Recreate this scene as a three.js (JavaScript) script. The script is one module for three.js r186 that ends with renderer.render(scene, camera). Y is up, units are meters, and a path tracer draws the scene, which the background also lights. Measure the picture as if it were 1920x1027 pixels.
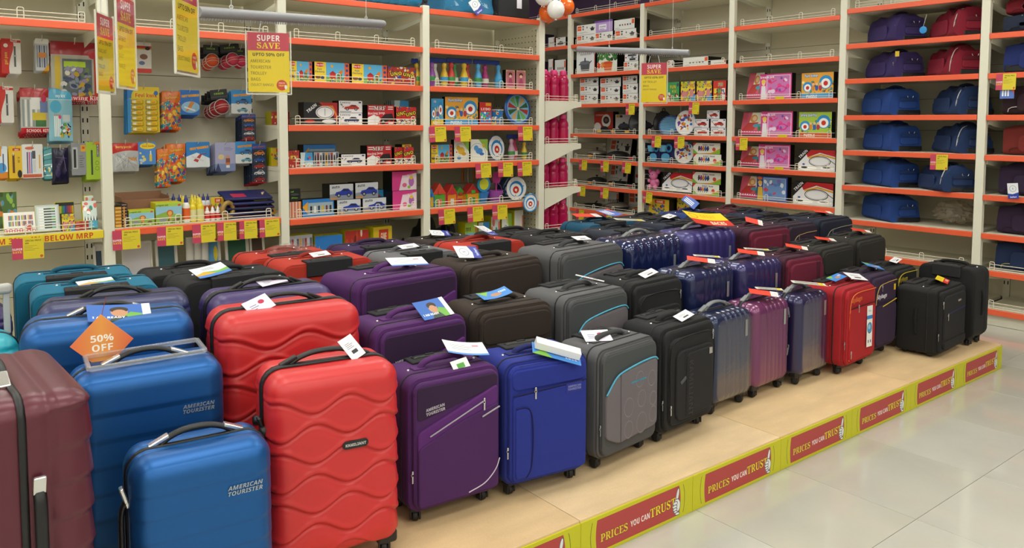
import * as THREE from 'three';
import { RoundedBoxGeometry } from 'three/addons/geometries/RoundedBoxGeometry.js';
import { TextGeometry } from 'three/addons/geometries/TextGeometry.js';
import { FontLoader } from 'three/addons/loaders/FontLoader.js';
import { mergeGeometries, mergeVertices, toCreasedNormals } from 'three/addons/utils/BufferGeometryUtils.js';
import { RectAreaLightUniformsLib } from 'three/addons/lights/RectAreaLightUniformsLib.js';

// ---------------------------------------------------------------- camera, light, exposure
const scene = new THREE.Scene();
const renderer = new THREE.WebGLRenderer({ antialias: true });
renderer.toneMapping = THREE.LinearToneMapping;
renderer.toneMappingExposure = 1.0;
renderer.shadowMap.enabled = true;
RectAreaLightUniformsLib.init();
const camera = new THREE.PerspectiveCamera(38.06, 1920 / 1027, 0.05, 60);
camera.setViewOffset(1920, 1027, 0, 183.3, 1920, 1027);          // the photograph is the lower part of a wider frame
camera.rotation.order = 'YXZ';
camera.rotation.set(-0.0669, -0.6667, 0.0027);
camera.position.set(0, 1.6, 0);
camera.updateMatrixWorld();
scene.add(camera);
scene.background = new THREE.Color(0x000000);
const CEILING = 3.7, LAMP = { color: 0xfbfdf3, power: 7.7, glow: 3 };

// ---------------------------------------------------------------- helpers
const PI = Math.PI, V2 = THREE.Vector2, V3 = THREE.Vector3;
let seed = 20240611;
const rnd = () => { seed = (seed + 0x6d2b79f5) | 0; let t = Math.imul(seed ^ (seed >>> 15), 1 | seed); t = (t + Math.imul(t ^ (t >>> 7), 61 | t)) ^ t; return ((t ^ (t >>> 14)) >>> 0) / 4294967296; };
const rr = (a, b) => a + (b - a) * rnd();
const used = new Map();
function numbered(n) { const k = used.get(n) ?? 0; used.set(n, k + 1); return k ? n + '_' + String(k).padStart(3, '0') : n; }
const mats = new Map();
function M(color, rough = 0.6, o = {}) {
  const k = color + '|' + rough + '|' + JSON.stringify(o);
  if (!mats.has(k)) { const m = (o.clearcoat || o.transmission || o.sheen) ? new THREE.MeshPhysicalMaterial({ color, roughness: rough, ...o }) : new THREE.MeshStandardMaterial({ color, roughness: rough, ...o }); mats.set(k, m); }
  return mats.get(k);
}
function mesh(g, m) { const o = new THREE.Mesh(g, m); o.castShadow = o.receiveShadow = true; return o; }
function part(parent, name, g, m, label) { const o = mesh(g, m); o.name = name; parent.add(o); if (label) o.userData.label = label; return o; }
const things = [];
function tag(o, name, label, category, group) { o.name = numbered(name); o.userData = { label, category }; if (group) o.userData.group = group; scene.add(o); things.push(o); return o; }
function struct(o, name, label) { o.name = name; o.userData = { kind: 'structure', label }; scene.add(o); return o; }
function dup(o) { const c = o.clone(); c.userData = { ...o.userData }; return c; }
const cache = new Map();
const memo = (k, f) => { if (!cache.has(k)) cache.set(k, f()); return cache.get(k); };
function bx(w, h, d, x = 0, y = 0, z = 0) { return new THREE.BoxGeometry(w, h, d).translate(x, y, z); }
function rb(w, h, d, r = 0.004, s = 1) { return memo(`rb${w}|${h}|${d}|${r}|${s}`, () => new RoundedBoxGeometry(w, h, d, s, Math.min(r, w / 2.01, h / 2.01, d / 2.01))); }
function rbt(w, h, d, r, x, y, z, s = 1) { return new RoundedBoxGeometry(w, h, d, s, Math.min(r, w / 2.01, h / 2.01, d / 2.01)).translate(x, y, z); }
function mg(list) { return mergeGeometries(list.map((g) => { const q = g.index ? g.toNonIndexed() : g; for (const k of Object.keys(q.attributes)) if (!['position', 'normal', 'uv'].includes(k)) q.deleteAttribute(k); return q; })); }
function rrect(w, h, r, cx = 0, cy = 0) {            // rounded rectangle Shape centred on cx, cy
  const s = new THREE.Shape(), x = cx - w / 2, y = cy - h / 2;
  s.moveTo(x + r, y); s.lineTo(x + w - r, y); s.absarc(x + w - r, y + r, r, -PI / 2, 0); s.lineTo(x + w, y + h - r); s.absarc(x + w - r, y + h - r, r, 0, PI / 2);
  s.lineTo(x + r, y + h); s.absarc(x + r, y + h - r, r, PI / 2, PI); s.lineTo(x, y + r); s.absarc(x + r, y + r, r, PI, 1.5 * PI); return s;
}
function ext(shape, depth, bevel = 0, seg = 2, curve = 6) {
  return new THREE.ExtrudeGeometry(shape, { depth: Math.max(depth - 2 * bevel, 1e-4), bevelEnabled: bevel > 0, bevelSize: bevel, bevelThickness: bevel, bevelOffset: -bevel, bevelSegments: seg, curveSegments: curve }).translate(0, 0, bevel);
}
function poly(pts, r = 0.012) {                       // polygon Shape with rounded corners
  const s = new THREE.Shape(), n = pts.length;
  for (let i = 0; i < n; i++) {
    const p = new V2(...pts[i]), a = new V2(...pts[(i + n - 1) % n]), b = new V2(...pts[(i + 1) % n]);
    const da = a.sub(p), db = b.sub(p), q = Math.min(r, da.length() * 0.45, db.length() * 0.45);
    da.setLength(q).add(p); db.setLength(q).add(p);
    if (i) s.lineTo(da.x, da.y); else s.moveTo(da.x, da.y);
    s.quadraticCurveTo(p.x, p.y, db.x, db.y);
  }
  s.closePath(); return s;
}
function tube(pts, r, seg = 24, rad = 6, closed = false) { return new THREE.TubeGeometry(new THREE.CatmullRomCurve3(pts.map((p) => new V3(...p)), closed, 'centripetal'), seg, r, rad, closed); }
function wire(a, b, r, rad = 5) { const A = new V3(...a), B = new V3(...b), d = B.clone().sub(A), g = new THREE.CylinderGeometry(r, r, d.length(), rad, 1); g.applyQuaternion(new THREE.Quaternion().setFromUnitVectors(new V3(0, 1, 0), d.normalize())); return g.translate(...A.add(B).multiplyScalar(0.5).toArray()); }
function loopTube(w, h, r, z, rad, cy) {              // tube along a rounded rectangle outline at depth z
  const p = rrect(w, h, r, 0, cy).getSpacedPoints(72).map((q) => [q.x, q.y, z]); p.pop(); return tube(p, rad, 96, 5, true);
}
const lathe = (pts, seg = 20) => new THREE.LatheGeometry(pts.map((p) => new V2(...p)), seg);
const font = await new FontLoader().loadAsync('fonts/droid/droid_sans_bold.typeface.json');
const serif = await new FontLoader().loadAsync('fonts/droid/droid_serif_bold.typeface.json');
function text(str, size, depth = 0.0012, f = font) { return memo('t' + str + size + depth, () => { const g = new TextGeometry(str, { font: f, size, depth, curveSegments: 2, bevelEnabled: false }); g.computeBoundingBox(); const b = g.boundingBox; return g.translate(-(b.min.x + b.max.x) / 2, -(b.min.y + b.max.y) / 2, 0); }); }

// ---------------------------------------------------------------- printed sheets: flat print packed into a few canvases
const sheets = []; let sheet = null;
function newSheet() { const c = document.createElement('canvas'); c.width = c.height = 2048; const t = new THREE.CanvasTexture(c); t.colorSpace = THREE.SRGBColorSpace; t.magFilter = THREE.LinearFilter; sheet = { c, t, g: c.getContext('2d'), x: 0, y: 0, row: 0, m: {} }; sheets.push(sheet); }
const prints = new Map();
function print(id, w, h, paint) {                     // paint(ctx, w, h) once; gives { sheet, uv rectangle }
  if (prints.has(id)) return prints.get(id);
  if (!sheet) newSheet();
  if (sheet.x + w + 4 > 2048) { sheet.x = 0; sheet.y += sheet.row; sheet.row = 0; }
  if (sheet.y + h + 4 > 2048) newSheet();
  const s = sheet, x = s.x + 2, y = s.y + 2; s.x += w + 4; s.row = Math.max(s.row, h + 4);
  s.g.save(); s.g.translate(x, y); s.g.beginPath(); s.g.rect(-2, -2, w + 4, h + 4); s.g.clip(); paint(s.g, w, h); s.g.restore();
  const r = { s, u0: (x + 1) / 2048, u1: (x + w - 1) / 2048, v0: 1 - (y + h - 1) / 2048, v1: 1 - (y + 1) / 2048 };
  prints.set(id, r); return r;
}
function sheetMat(r, kind = 'card') {
  const k = { card: { roughness: 0.42 }, gloss: { roughness: 0.16 }, matt: { roughness: 0.7 } }[kind];
  return r.s.m[kind] ??= new THREE.MeshStandardMaterial({ map: r.s.t, ...k });
}
function swatch(col) { return print('sw' + col, 8, 8, (g, w, h) => { g.fillStyle = col; g.fillRect(-2, -2, w + 4, h + 4); }); }
function setUV(g, r, box, axes = ['x', 'y']) {        // lays print r over a geometry's box
  const p = g.attributes.position, uv = new Float32Array(p.count * 2); g.computeBoundingBox(); const b = box ?? g.boundingBox;
  for (let i = 0; i < p.count; i++) { const X = axes[0] === 'x' ? p.getX(i) : p.getZ(i), Y = axes[1] === 'y' ? p.getY(i) : p.getZ(i); const u = (X - b.min[axes[0]]) / (b.max[axes[0]] - b.min[axes[0]]), v = (Y - b.min[axes[1]]) / (b.max[axes[1]] - b.min[axes[1]]); uv[2 * i] = r.u0 + Math.min(1, Math.max(0, u)) * (r.u1 - r.u0); uv[2 * i + 1] = r.v0 + Math.min(1, Math.max(0, v)) * (r.v1 - r.v0); }
  g.setAttribute('uv', new THREE.BufferAttribute(uv, 2)); return g;
}
function cartonGeo(w, h, d, front, side, top) {       // printed carton standing on y = 0: print on +z, side print or tint elsewhere
  return memo(`c${[w, h, d].map((v) => v.toFixed(3))}|${front.u0},${front.v0}|${side.u0},${side.v0}|${top ? top.u0 + ',' + top.v0 : ''}`, () => {
    const g = new RoundedBoxGeometry(w, h, d, 1, Math.min(0.0022, d / 3, w / 3)).translate(0, h / 2, 0), p = g.attributes.position, uv = g.attributes.uv, n = p.count / 6;
    for (let i = 0; i < p.count; i++) {
      const f = Math.floor(i / n), r = f === 4 ? front : f === 2 && top ? top : side;
      const a = f < 2 ? 0.5 + (f ? 1 : -1) * p.getZ(i) / d : p.getX(i) / w + 0.5, b = f === 2 || f === 3 ? 0.5 - p.getZ(i) / d : p.getY(i) / h;
      uv.setXY(i, r.u0 + Math.min(1, Math.max(0, a)) * (r.u1 - r.u0), r.v0 + Math.min(1, Math.max(0, b)) * (r.v1 - r.v0));
    }
    return g;
  });
}
// small canvas helpers
const box_ = (g, c, x, y, w, h) => { g.fillStyle = c; g.fillRect(x, y, w, h); };
const oval = (g, c, x, y, a, b = a, rot = 0) => { g.fillStyle = c; g.beginPath(); g.ellipse(x, y, a, b, rot, 0, 2 * PI); g.fill(); };
const ring = (g, c, lw, x, y, a, b = a, rot = 0) => { g.strokeStyle = c; g.lineWidth = lw; g.beginPath(); g.ellipse(x, y, a, b, rot, 0, 2 * PI); g.stroke(); };
const pathc = (g, c, pts) => { g.fillStyle = c; g.beginPath(); pts.forEach((p, i) => (i ? g.lineTo(...p) : g.moveTo(...p))); g.closePath(); g.fill(); };
const linec = (g, c, lw, pts) => { g.strokeStyle = c; g.lineWidth = lw; g.beginPath(); pts.forEach((p, i) => (i ? g.lineTo(...p) : g.moveTo(...p))); g.stroke(); };
function word(g, str, x, y, size, c, o = {}) {
  g.save(); g.translate(x, y); if (o.rot) g.rotate(o.rot); if (o.sx) g.scale(o.sx, 1); g.font = `${o.light ? '' : 'bold '}${size}px ${o.font ?? 'sans-serif'}`; g.textAlign = o.align ?? 'center'; g.textBaseline = 'middle';
  if (o.edge) { g.lineJoin = 'round'; g.strokeStyle = o.edge; g.lineWidth = o.lw ?? size * 0.18; g.strokeText(str, 0, 0); } g.fillStyle = c; g.fillText(str, 0, 0); g.restore();
}
const dots = (g, w, h, n, cols, a, b, x0 = 0, y0 = 0) => { for (let i = 0; i < n; i++) oval(g, cols[Math.floor(rnd() * cols.length)], x0 + rnd() * w, y0 + rnd() * h, rr(a, b), rr(a, b), rnd() * 3); };
const lines = (g, c, x, y, w, n, step, lw = 2) => { for (let i = 0; i < n; i++) box_(g, c, x, y + i * step, w * rr(0.55, 1), lw); };

// ---------------------------------------------------------------- grain and noise textures (tone and fine relief only)
function noiseTex(n, f, srgb, rep) { const d = new Uint8Array(n * n * 4); for (let i = 0; i < n * n; i++) { const c = f(i % n, Math.floor(i / n), n); d.set([c[0], c[1] ?? c[0], c[2] ?? c[0], 255], i * 4); } const t = new THREE.DataTexture(d, n, n); t.wrapS = t.wrapT = THREE.RepeatWrapping; t.magFilter = THREE.LinearFilter; t.minFilter = THREE.LinearMipmapLinearFilter; t.generateMipmaps = true; if (srgb) t.colorSpace = THREE.SRGBColorSpace; if (rep) t.repeat.set(rep, rep); t.needsUpdate = true; return t; }
function periodic(n, oct) { const base = []; let f = 4; for (let o = 0; o < oct; o++, f *= 2) { const g = Float32Array.from({ length: f * f }, () => rnd()); base.push([f, g]); } return (x, y) => { let s = 0, a = 0.5; for (const [q, g] of base) { const u = (x / n) * q, v = (y / n) * q, i = Math.floor(u), j = Math.floor(v), fu = u - i, fv = v - j, k = (p, r) => g[(p % q) + (r % q) * q]; s += a * ((k(i, j) * (1 - fu) + k(i + 1, j) * fu) * (1 - fv) + (k(i, j + 1) * (1 - fu) + k(i + 1, j + 1) * fu) * fv); a /= 2; } return s; }; }
const woodTex = (() => { const p = periodic(512, 6); return noiseTex(512, (x, y) => { const s = p((x * 2) % 512, (y * 14) % 512), f = p((x * 2) % 512, y); const k = 0.93 + 0.1 * (s - 0.5) + 0.05 * (f - 0.5) + (rnd() - 0.5) * 0.03; return [245 * k, 213 * k, 169 * k].map((v) => Math.min(255, v)); }, true); })();
const weave = noiseTex(64, (x, y) => [128 + 60 * (((x >> 1) + (y >> 1)) % 2 ? 1 : -1) + rr(-50, 50)], false);
const fine = (() => { const p = periodic(256, 5); return noiseTex(256, (x, y) => [255 * p(x, y)], false); })();
const floorTone = (() => { const p = periodic(256, 4); return noiseTex(256, (x, y) => { const k = 0.95 + 0.09 * (p(x, y) - 0.5); return [204 * k, 202 * k, 192 * k]; }, true); })();

// ---------------------------------------------------------------- room shell
const X0 = -5, X1 = 7.62, Z0 = -8.6, Z1 = 5, TH = 0.15;
const matWall = M(0x5b4566, 0.75), matPlain = M(0xd9d4c8, 0.8), matCeil = M(0xe6e4de, 0.85);
struct(mesh(bx(X1 - X0 + 2 * TH, CEILING, TH, (X0 + X1) / 2, CEILING / 2, Z0 - TH / 2), matWall), 'wall_back', 'dark purple painted wall above the shelving');
struct(mesh(bx(TH, CEILING, Z1 - Z0, X1 + TH / 2, CEILING / 2, (Z0 + Z1) / 2), matWall), 'wall_right', 'dark purple painted wall behind the tall shelving');
struct(mesh(bx(TH, CEILING, Z1 - Z0, X0 - TH / 2, CEILING / 2, (Z0 + Z1) / 2), matPlain), 'wall_left');
struct(mesh(bx(X1 - X0 + 2 * TH, CEILING, TH, (X0 + X1) / 2, CEILING / 2, Z1 + TH / 2), matPlain), 'wall_front');
struct(mesh(bx(X1 - X0 + 2 * TH, TH, Z1 - Z0 + 2 * TH, (X0 + X1) / 2, CEILING + TH / 2, (Z0 + Z1) / 2), matCeil), 'ceiling');
{ // floor: bedding with separate polished tiles, joints recessed
  const f = struct(new THREE.Group(), 'floor', 'glossy cream floor tiles with thin joints');
  part(f, 'floor_bed', bx(X1 - X0, 0.1, Z1 - Z0, (X0 + X1) / 2, -0.0535, (Z0 + Z1) / 2), M(0x8d877c, 0.8));
  const P = 0.645, mt = [0, 1, 2].map((i) => { const t = floorTone.clone(); t.repeat.set(0.7, 0.7); t.offset.set(i * 0.37, i * 0.21); t.needsUpdate = true; return new THREE.MeshPhysicalMaterial({ map: t, roughness: 0.16, clearcoat: 0.5, clearcoatRoughness: 0.06, color: [0xffffff, 0xf8f8f6, 0xfdfbf8][i] }); });
  const full = rb(P - 0.0025, 0.02, P - 0.0025, 0.0012), xa = 2.58 - 2 * P, xb = xa + 8 * P, za = -1.438 - 3 * P, zb = za + 6 * P;
  for (let i = 0; i < 8; i++) for (let k = 0; k < 6; k++) part(f, 'tile', full, mt[(i * 3 + k * 5 + i * k) % 3]).position.set(xa + (i + 0.5) * P, -0.01, za + (k + 0.5) * P);   // the open floor in view, tile by tile
  const strip = [], lay = (a, b, c, d) => { for (let x = a; x < b - 0.01; x += P) for (let z = c; z < d - 0.01; z += P) { const w = Math.min(P, b - x), e = Math.min(P, d - z); strip.push(bx(w - 0.0025, 0.02, e - 0.0025, x + w / 2, -0.01, z + e / 2)); } };
  lay(xa - 8 * P, xa, za, Z1); lay(xb, X1, za, Z1); lay(xa, xb, zb, Z1); lay(xa - 8 * P, X1, za - 7 * P, za);
  part(f, 'tiles_beyond_view', mg(strip), mt[0]).userData.kind = 'stuff';
}
// ceiling lamps: flush panels, each a glowing diffuser with an area light of its size just below
{
  const xs = [-3.4, -1.2, 1, 3.2, 5.4], zs = [-7, -4.7, -2.4, -0.1, 2.2, 4.2];
  for (const x of xs) for (const z of zs) {
    const l = tag(new THREE.Group(), 'ceiling_lamp', 'white ceiling light panel with a frosted diffuser', 'lamp', 'ceiling light panels');
    l.position.set(x, CEILING, z);
    part(l, 'frame', mg([bx(1.26, 0.04, 0.04, 0, -0.02, 0.32), bx(1.26, 0.04, 0.04, 0, -0.02, -0.32), bx(0.04, 0.04, 0.6, 0.61, -0.02, 0), bx(0.04, 0.04, 0.6, -0.61, -0.02, 0)]), M(0xf2f2f0, 0.5));
    part(l, 'diffuser', bx(1.18, 0.01, 0.6, 0, -0.02, 0), new THREE.MeshStandardMaterial({ color: 0xffffff, emissive: LAMP.color, emissiveIntensity: LAMP.glow }));
    const a = new THREE.RectAreaLight(LAMP.color, LAMP.power, 1.18, 0.6); a.position.set(0, -0.03, 0); a.rotation.x = -PI / 2; l.add(a);
  }
}

// ---------------------------------------------------------------- platform of plywood boards with printed risers
const PODIUM = 0.159, PZ = -2.043, PB = -4.2, PX0 = -1.854, SIGN = 0.63;
const signPrint = print('riser', 1024, 256, (g, w, h) => {
  box_(g, '#c9c416', -2, -2, w + 4, h + 4);
  g.fillStyle = '#b3403f'; g.beginPath(); g.moveTo(150 - 16, 26); g.lineTo(884, 26); g.quadraticCurveTo(916, 128, 884, 232); g.lineTo(134, 232); g.quadraticCurveTo(112, 128, 134, 26); g.fill();
  for (const [x, k] of [[94, -1], [926, 1]]) { g.strokeStyle = '#4f5413'; g.lineWidth = 4; g.beginPath(); g.moveTo(x, 30); g.quadraticCurveTo(x + k * 30, 128, x, 228); g.stroke(); }
  word(g, 'PRICES', 282, 154, 70, '#e6d32a', { sx: 0.94, font: 'serif', edge: '#7d2222', lw: 7 });
  word(g, 'YOU CAN', 514, 146, 54, '#efeae6', { rot: -0.02, sx: 0.76 });
  word(g, 'TRUST', 728, 134, 84, '#ecd925', { sx: 0.88, font: 'serif', edge: '#7d2222', lw: 8, rot: -0.03 });
  g.save(); g.translate(862, 150); g.strokeStyle = '#55555a'; g.lineWidth = 5;      // thumbs-up hand in a white glove
  const blob = (x, y, a, b, r) => { g.fillStyle = '#e9e9ee'; g.beginPath(); g.ellipse(x, y, a, b, r, 0, 2 * PI); g.fill(); g.stroke(); };
  blob(8, -62, 14, 46, 0.2); blob(0, 12, 36, 48, 0); blob(-14, -8, 22, 13, 0); blob(-18, 14, 22, 12, 0); blob(-16, 34, 20, 11, 0); blob(-10, 52, 17, 9, 0); blob(8, 70, 22, 10, 0.1); g.restore();
});
{
  const p = tag(new THREE.Group(), 'display_platform', 'low plywood platform with a red and yellow printed front carrying the suitcases', 'platform');
  const wood = [0, 1, 2].map((i) => { const t = woodTex.clone(); t.repeat.set(1, 0.8); t.offset.set(0.31 * i, 0.17 * i); t.needsUpdate = true; return new THREE.MeshStandardMaterial({ map: t, roughness: 0.5, color: [0xffffff, 0xfffcf4, 0xfaf6ee][i] }); });
  const n = 12, w = 2 * SIGN, sm = sheetMat(signPrint);
  const board = new RoundedBoxGeometry(w - 0.003, 0.016, PZ - PB, 1, 0.0015), riser = setUV(new RoundedBoxGeometry(SIGN - 0.0015, 0.15, 0.006, 1, 0.001), signPrint);
  for (let i = 0; i < 6; i++) part(p, 'top_board', board, wood[i % 3]).position.set(PX0 + (i + 0.5) * w, PODIUM - 0.008, (PZ + PB) / 2);
  for (let k = 0; k < n; k++) part(p, 'riser_panel', riser, sm).position.set(PX0 + (k + 0.5) * SIGN, 0.0755, PZ + 0.003);
  const X = PX0 + n * SIGN;
  part(p, 'end_panel', bx(0.006, 0.143, PZ - PB - 0.01, X - 0.003, 0.0715, (PZ + PB) / 2), M(0xc9c416, 0.45));
  for (let i = 0; i <= 6; i++) part(p, 'joist', bx(0.04, 0.14, PZ - PB - 0.06, PX0 + 0.03 + i * (w - 0.01), 0.071, (PZ + PB) / 2), M(0x6b5a45, 0.8));
}
// ---------------------------------------------------------------- shelving
const CREAM = 0xe4e1d0, matCream = M(CREAM, 0.35), matDeck = M(0xe2ddc9, 0.5), matPanel = M(0xe0dac4, 0.5), matOrange = M(0xee6644, 0.22), matWire = M(0xe8e3d0, 0.35), matDark = M(0x16161a, 0.7);
const AF = -5.534, AB = -6.2, BF = 6.85, BB = 7.49;      // front and back planes of the two runs
const postGeo = memo('post', () => new RoundedBoxGeometry(0.075, 1, 0.05, 2, 0.006));
function guardGeo(L) {                                   // wire rail along a shelf front: three wires and hoops
  return memo('guard' + L.toFixed(3), () => {
    const o = [], a = -L / 2 + 0.05, b = L / 2 - 0.05;
    for (const y of [0.022, 0.048]) o.push(wire([a, y, 0], [b, y, 0], 0.0029, 4)); o.push(wire([a, 0.004, 0], [b, 0.004, 0], 0.0029, 4));
    const n = Math.max(2, Math.round(L / 0.36) + 1);
    for (let i = 0; i < n; i++) { const x = a + 0.02 + ((b - a - 0.04) * i) / (n - 1), q = [[x - 0.017, 0, 0.003], [x - 0.017, 0.06, 0.003], [x - 0.012, 0.067, 0.003], [x + 0.012, 0.067, 0.003], [x + 0.017, 0.06, 0.003], [x + 0.017, 0, 0.003]]; for (let j = 0; j < 5; j++) o.push(wire(q[j], q[j + 1], 0.0031, 4)); }
    for (const e of [a, b]) { const s = e === a ? 1 : -1, q = [[e, 0, -0.05], [e, 0.048, -0.05], [e, 0.048, 0]]; o.push(wire(q[1], q[2], 0.0022, 4)); }
    return mg(o);
  });
}
function bracketGeo(D, k = 1) { return memo('br' + D + k, () => { const s = new THREE.Shape(); s.moveTo(0, 0); s.lineTo(D, 0); s.lineTo(D, -0.045); s.lineTo(D * 0.35, -0.1 * k); s.lineTo(0, -0.1 * k); return new THREE.ExtrudeGeometry(s, { depth: 0.004, bevelEnabled: false }).rotateY(-PI / 2); }); }
// one bay, built facing +z with its front on z = 0: left post, back panels, shelves at bottom heights hs
function bay(name, label, L, D, top, hs, o = {}) {
  const g = new THREE.Group(), ends = o.lastPost ? [0, L] : [0];
  for (const x of ends) { const u = part(g, 'upright', postGeo, matCream); u.scale.set(0.86, top, 1); u.position.set(x, top / 2, -0.012); part(g, 'back_upright', bx(0.05, top, 0.03, x, top / 2, -D - 0.005), matCream); }
  const np = Math.round(top / 0.31), ph = (top - 0.12) / np, pw = bx(L - 0.056, ph - 0.004, 0.012, L / 2, 0, -D - 0.012);
  for (let i = 0; i < np; i++) part(g, 'back_panel', pw, matPanel).position.y = 0.12 + (i + 0.5) * ph;
  part(g, 'backing', bx(L - 0.056, top - 0.1, 0.004, L / 2, (top + 0.1) / 2, -D - 0.024), M(0x8d8776, 0.8));
  const slots = []; for (const x of ends.flatMap((e) => [e - 0.014, e + 0.014])) for (let y = 0.25; y < top - 0.05; y += 0.08) slots.push(bx(0.008, 0.03, 0.002, x, y, -D + 0.0105)); part(g, 'slot_row', mg(slots), matDark).userData.kind = 'stuff';
  if (o.base) { part(g, 'base_deck', bx(L - 0.07, 0.03, D - 0.02, L / 2, o.base - 0.015, -D / 2 + 0.005), matDeck); part(g, 'kick_plate', bx(L - 0.07, o.base - 0.05, 0.01, L / 2, (o.base - 0.05) / 2 + 0.002, -0.03), matCream); const s = part(g, 'price_strip', rbt(L - 0.07, 0.045, 0.02, 0.004, L / 2, o.base - 0.022, 0.006), matOrange, 'orange price strip'); if (o.baseGuard) part(g, 'wire_guard', guardGeo(L - 0.1), matWire).position.set(L / 2, o.base + 0.002, -0.012); }
  for (const [h, guard, yellow] of hs) {
    const s = part(g, 'shelf', bx(L - 0.07, 0.03, D - 0.03, L / 2, h + 0.03, -D / 2 + 0.005), matDeck);
    part(s, 'price_strip', rbt(L - 0.07, 0.045, 0.022, 0.005, L / 2, h + 0.0225, 0.006), yellow ? sheetMat(yellow) : matOrange, yellow ? 'yellow printed strip' : 'orange price strip');
    if (yellow) { const st = s.children[0]; st.geometry = setUV(new RoundedBoxGeometry(L - 0.07, 0.05, 0.02, 1, 0.003).translate(L / 2, h + 0.022, 0.006), yellow); }
    for (const x of [0.04, L - 0.04]) part(s, "bracket", bracketGeo(D - 0.04), matCream).position.set(x + 0.002, h + 0.015, -D + 0.02);
    if (guard) part(s, 'wire_guard', guardGeo(L - 0.09), matWire).position.set(L / 2, h + 0.045, -0.012);
  }
  return tag(g, name, label, 'shelving');
}
const stripPrint = print('strip', 1024, 44, (g, w, h) => { box_(g, '#e8cf2e', -2, -2, w + 4, h + 4); word(g, 'FROM 3% - 4% BELOW MRP', 700, 23, 40, '#c2472d', { sx: 1.05 }); });
const AX = [-0.11, 1.09, 2.252, 3.46, 4.69], AH = [2.477, 2.164, 1.853, 1.535, 1.22, 0.848], LOW = 0.87;
for (let i = 0; i < 4; i++) {
  const L = AX[i + 1] - AX[i], peg = i < 2;
  const hs = peg ? [[2.477, 0], [2.164, 1], [LOW, 1, i === 0 ? stripPrint : null]] : AH.map((h, k) => [h, k > 0]);
  const b = bay('shelving_bay', ['cream shelving bay with stationery on hooks and a yellow strip reading below MRP', 'cream shelving bay with glue cards and toy cars hanging on hooks', 'cream shelving bay with clay sets and red racing car boxes', 'cream shelving bay with bowling sets, dartboard and toy houses'][i], L, AF - AB, 2.545, hs, { base: 0.2, lastPost: i === 3 });
  b.position.set(AX[i], 0, AF);
}
{ // gondola end: side panel and tapering end shelves that carry the pink bottles
  const e = new THREE.Group(), top = 2.545, z0 = AF - 0.02, z1 = AB - 0.02;
  part(e, 'side_panel', bx(0.016, top - 0.1, z0 - z1, 4.735, (top + 0.1) / 2, (z0 + z1) / 2), matPanel);
  const holes = []; for (let y = 0.3; y < 2.45; y += 0.05) for (let z = z1 + 0.06; z < z0 - 0.04; z += 0.05) holes.push(bx(0.0015, 0.009, 0.009, 4.7262, y, z)); part(e, 'peg_holes', mg(holes), matDark).userData.kind = 'stuff';
  for (const h of [1.8, 1.405, 0.993, 0.6]) {
    const s = part(e, 'end_shelf', bx(0.45, 0.03, z0 - z1, 4.96, h - 0.015, (z0 + z1) / 2), matDeck);
    const sh = new THREE.Shape(); sh.moveTo(0, 0); sh.lineTo(0.455, 0); sh.lineTo(0.455, -0.045); sh.lineTo(0.36, -0.06); sh.lineTo(0, -0.19);
    for (const z of [z0, z1]) part(s, 'bracket', new THREE.ExtrudeGeometry(sh, { depth: 0.006, bevelEnabled: false }).translate(4.748, h, z), matCream);
    part(s, 'lip', bx(0.012, 0.045, z0 - z1, 5.19, h - 0.02, (z0 + z1) / 2), matCream);
    part(s, 'wire_guard', mg([guardGeo(0.5).clone().translate(4.965, h, z0 - 0.006), guardGeo(z0 - z1).clone().rotateY(PI / 2).translate(5.185, h, (z0 + z1) / 2)]), matWire);
  }
  tag(e, 'end_shelving', 'cream end shelves holding rows of pink water bottles', 'shelving');
}
const BZ = [-7.525, -6.294, -5.065, -3.851, -2.664], BH1 = [2.92, 2.54, 2.169, 1.792, 1.422, 1.106, 0.781, 0.48], BH3 = [2.585, 2.27, 1.958, 1.632, 1.316, 0.999, 0.692, 0.4];
const bLab = ['cream shelving bay stacked with white cookware boxes and black pans', 'cream shelving bay with jigsaw boxes, oval plates and train sets', 'cream shelving bay with pink play sets and cartoon boxes', 'cream shelving bay with blue and purple wheeled duffel bags', 'cream shelving bay beside the duffels holding larger travel bags'];
for (let i = -1; i < 5; i++) {
  const z0 = i < 0 ? BZ[0] - 1.0 : BZ[i], L = i < 0 ? 1.0 : i < 4 ? BZ[i + 1] - BZ[i] : 1.2, top = 2.965;
  const hs = i < 3 ? BH1.filter((h, k) => !(i === 2 && k === 7)).map((h) => [h, 1]) : (i === 3 ? BH3 : BH3.map((h) => h - 0.003)).map((h, k) => [h, k === 0 || k === 7]);
  const b = bay('shelving_bay', i < 0 ? 'cream shelving bay behind the balloons with small white boxes' : bLab[i], L, BB - BF, top, hs, { base: 0.135, lastPost: i === 4, baseGuard: i > 2 });
  b.position.set(BF, 0, z0); b.rotation.y = -PI / 2;
}

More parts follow.
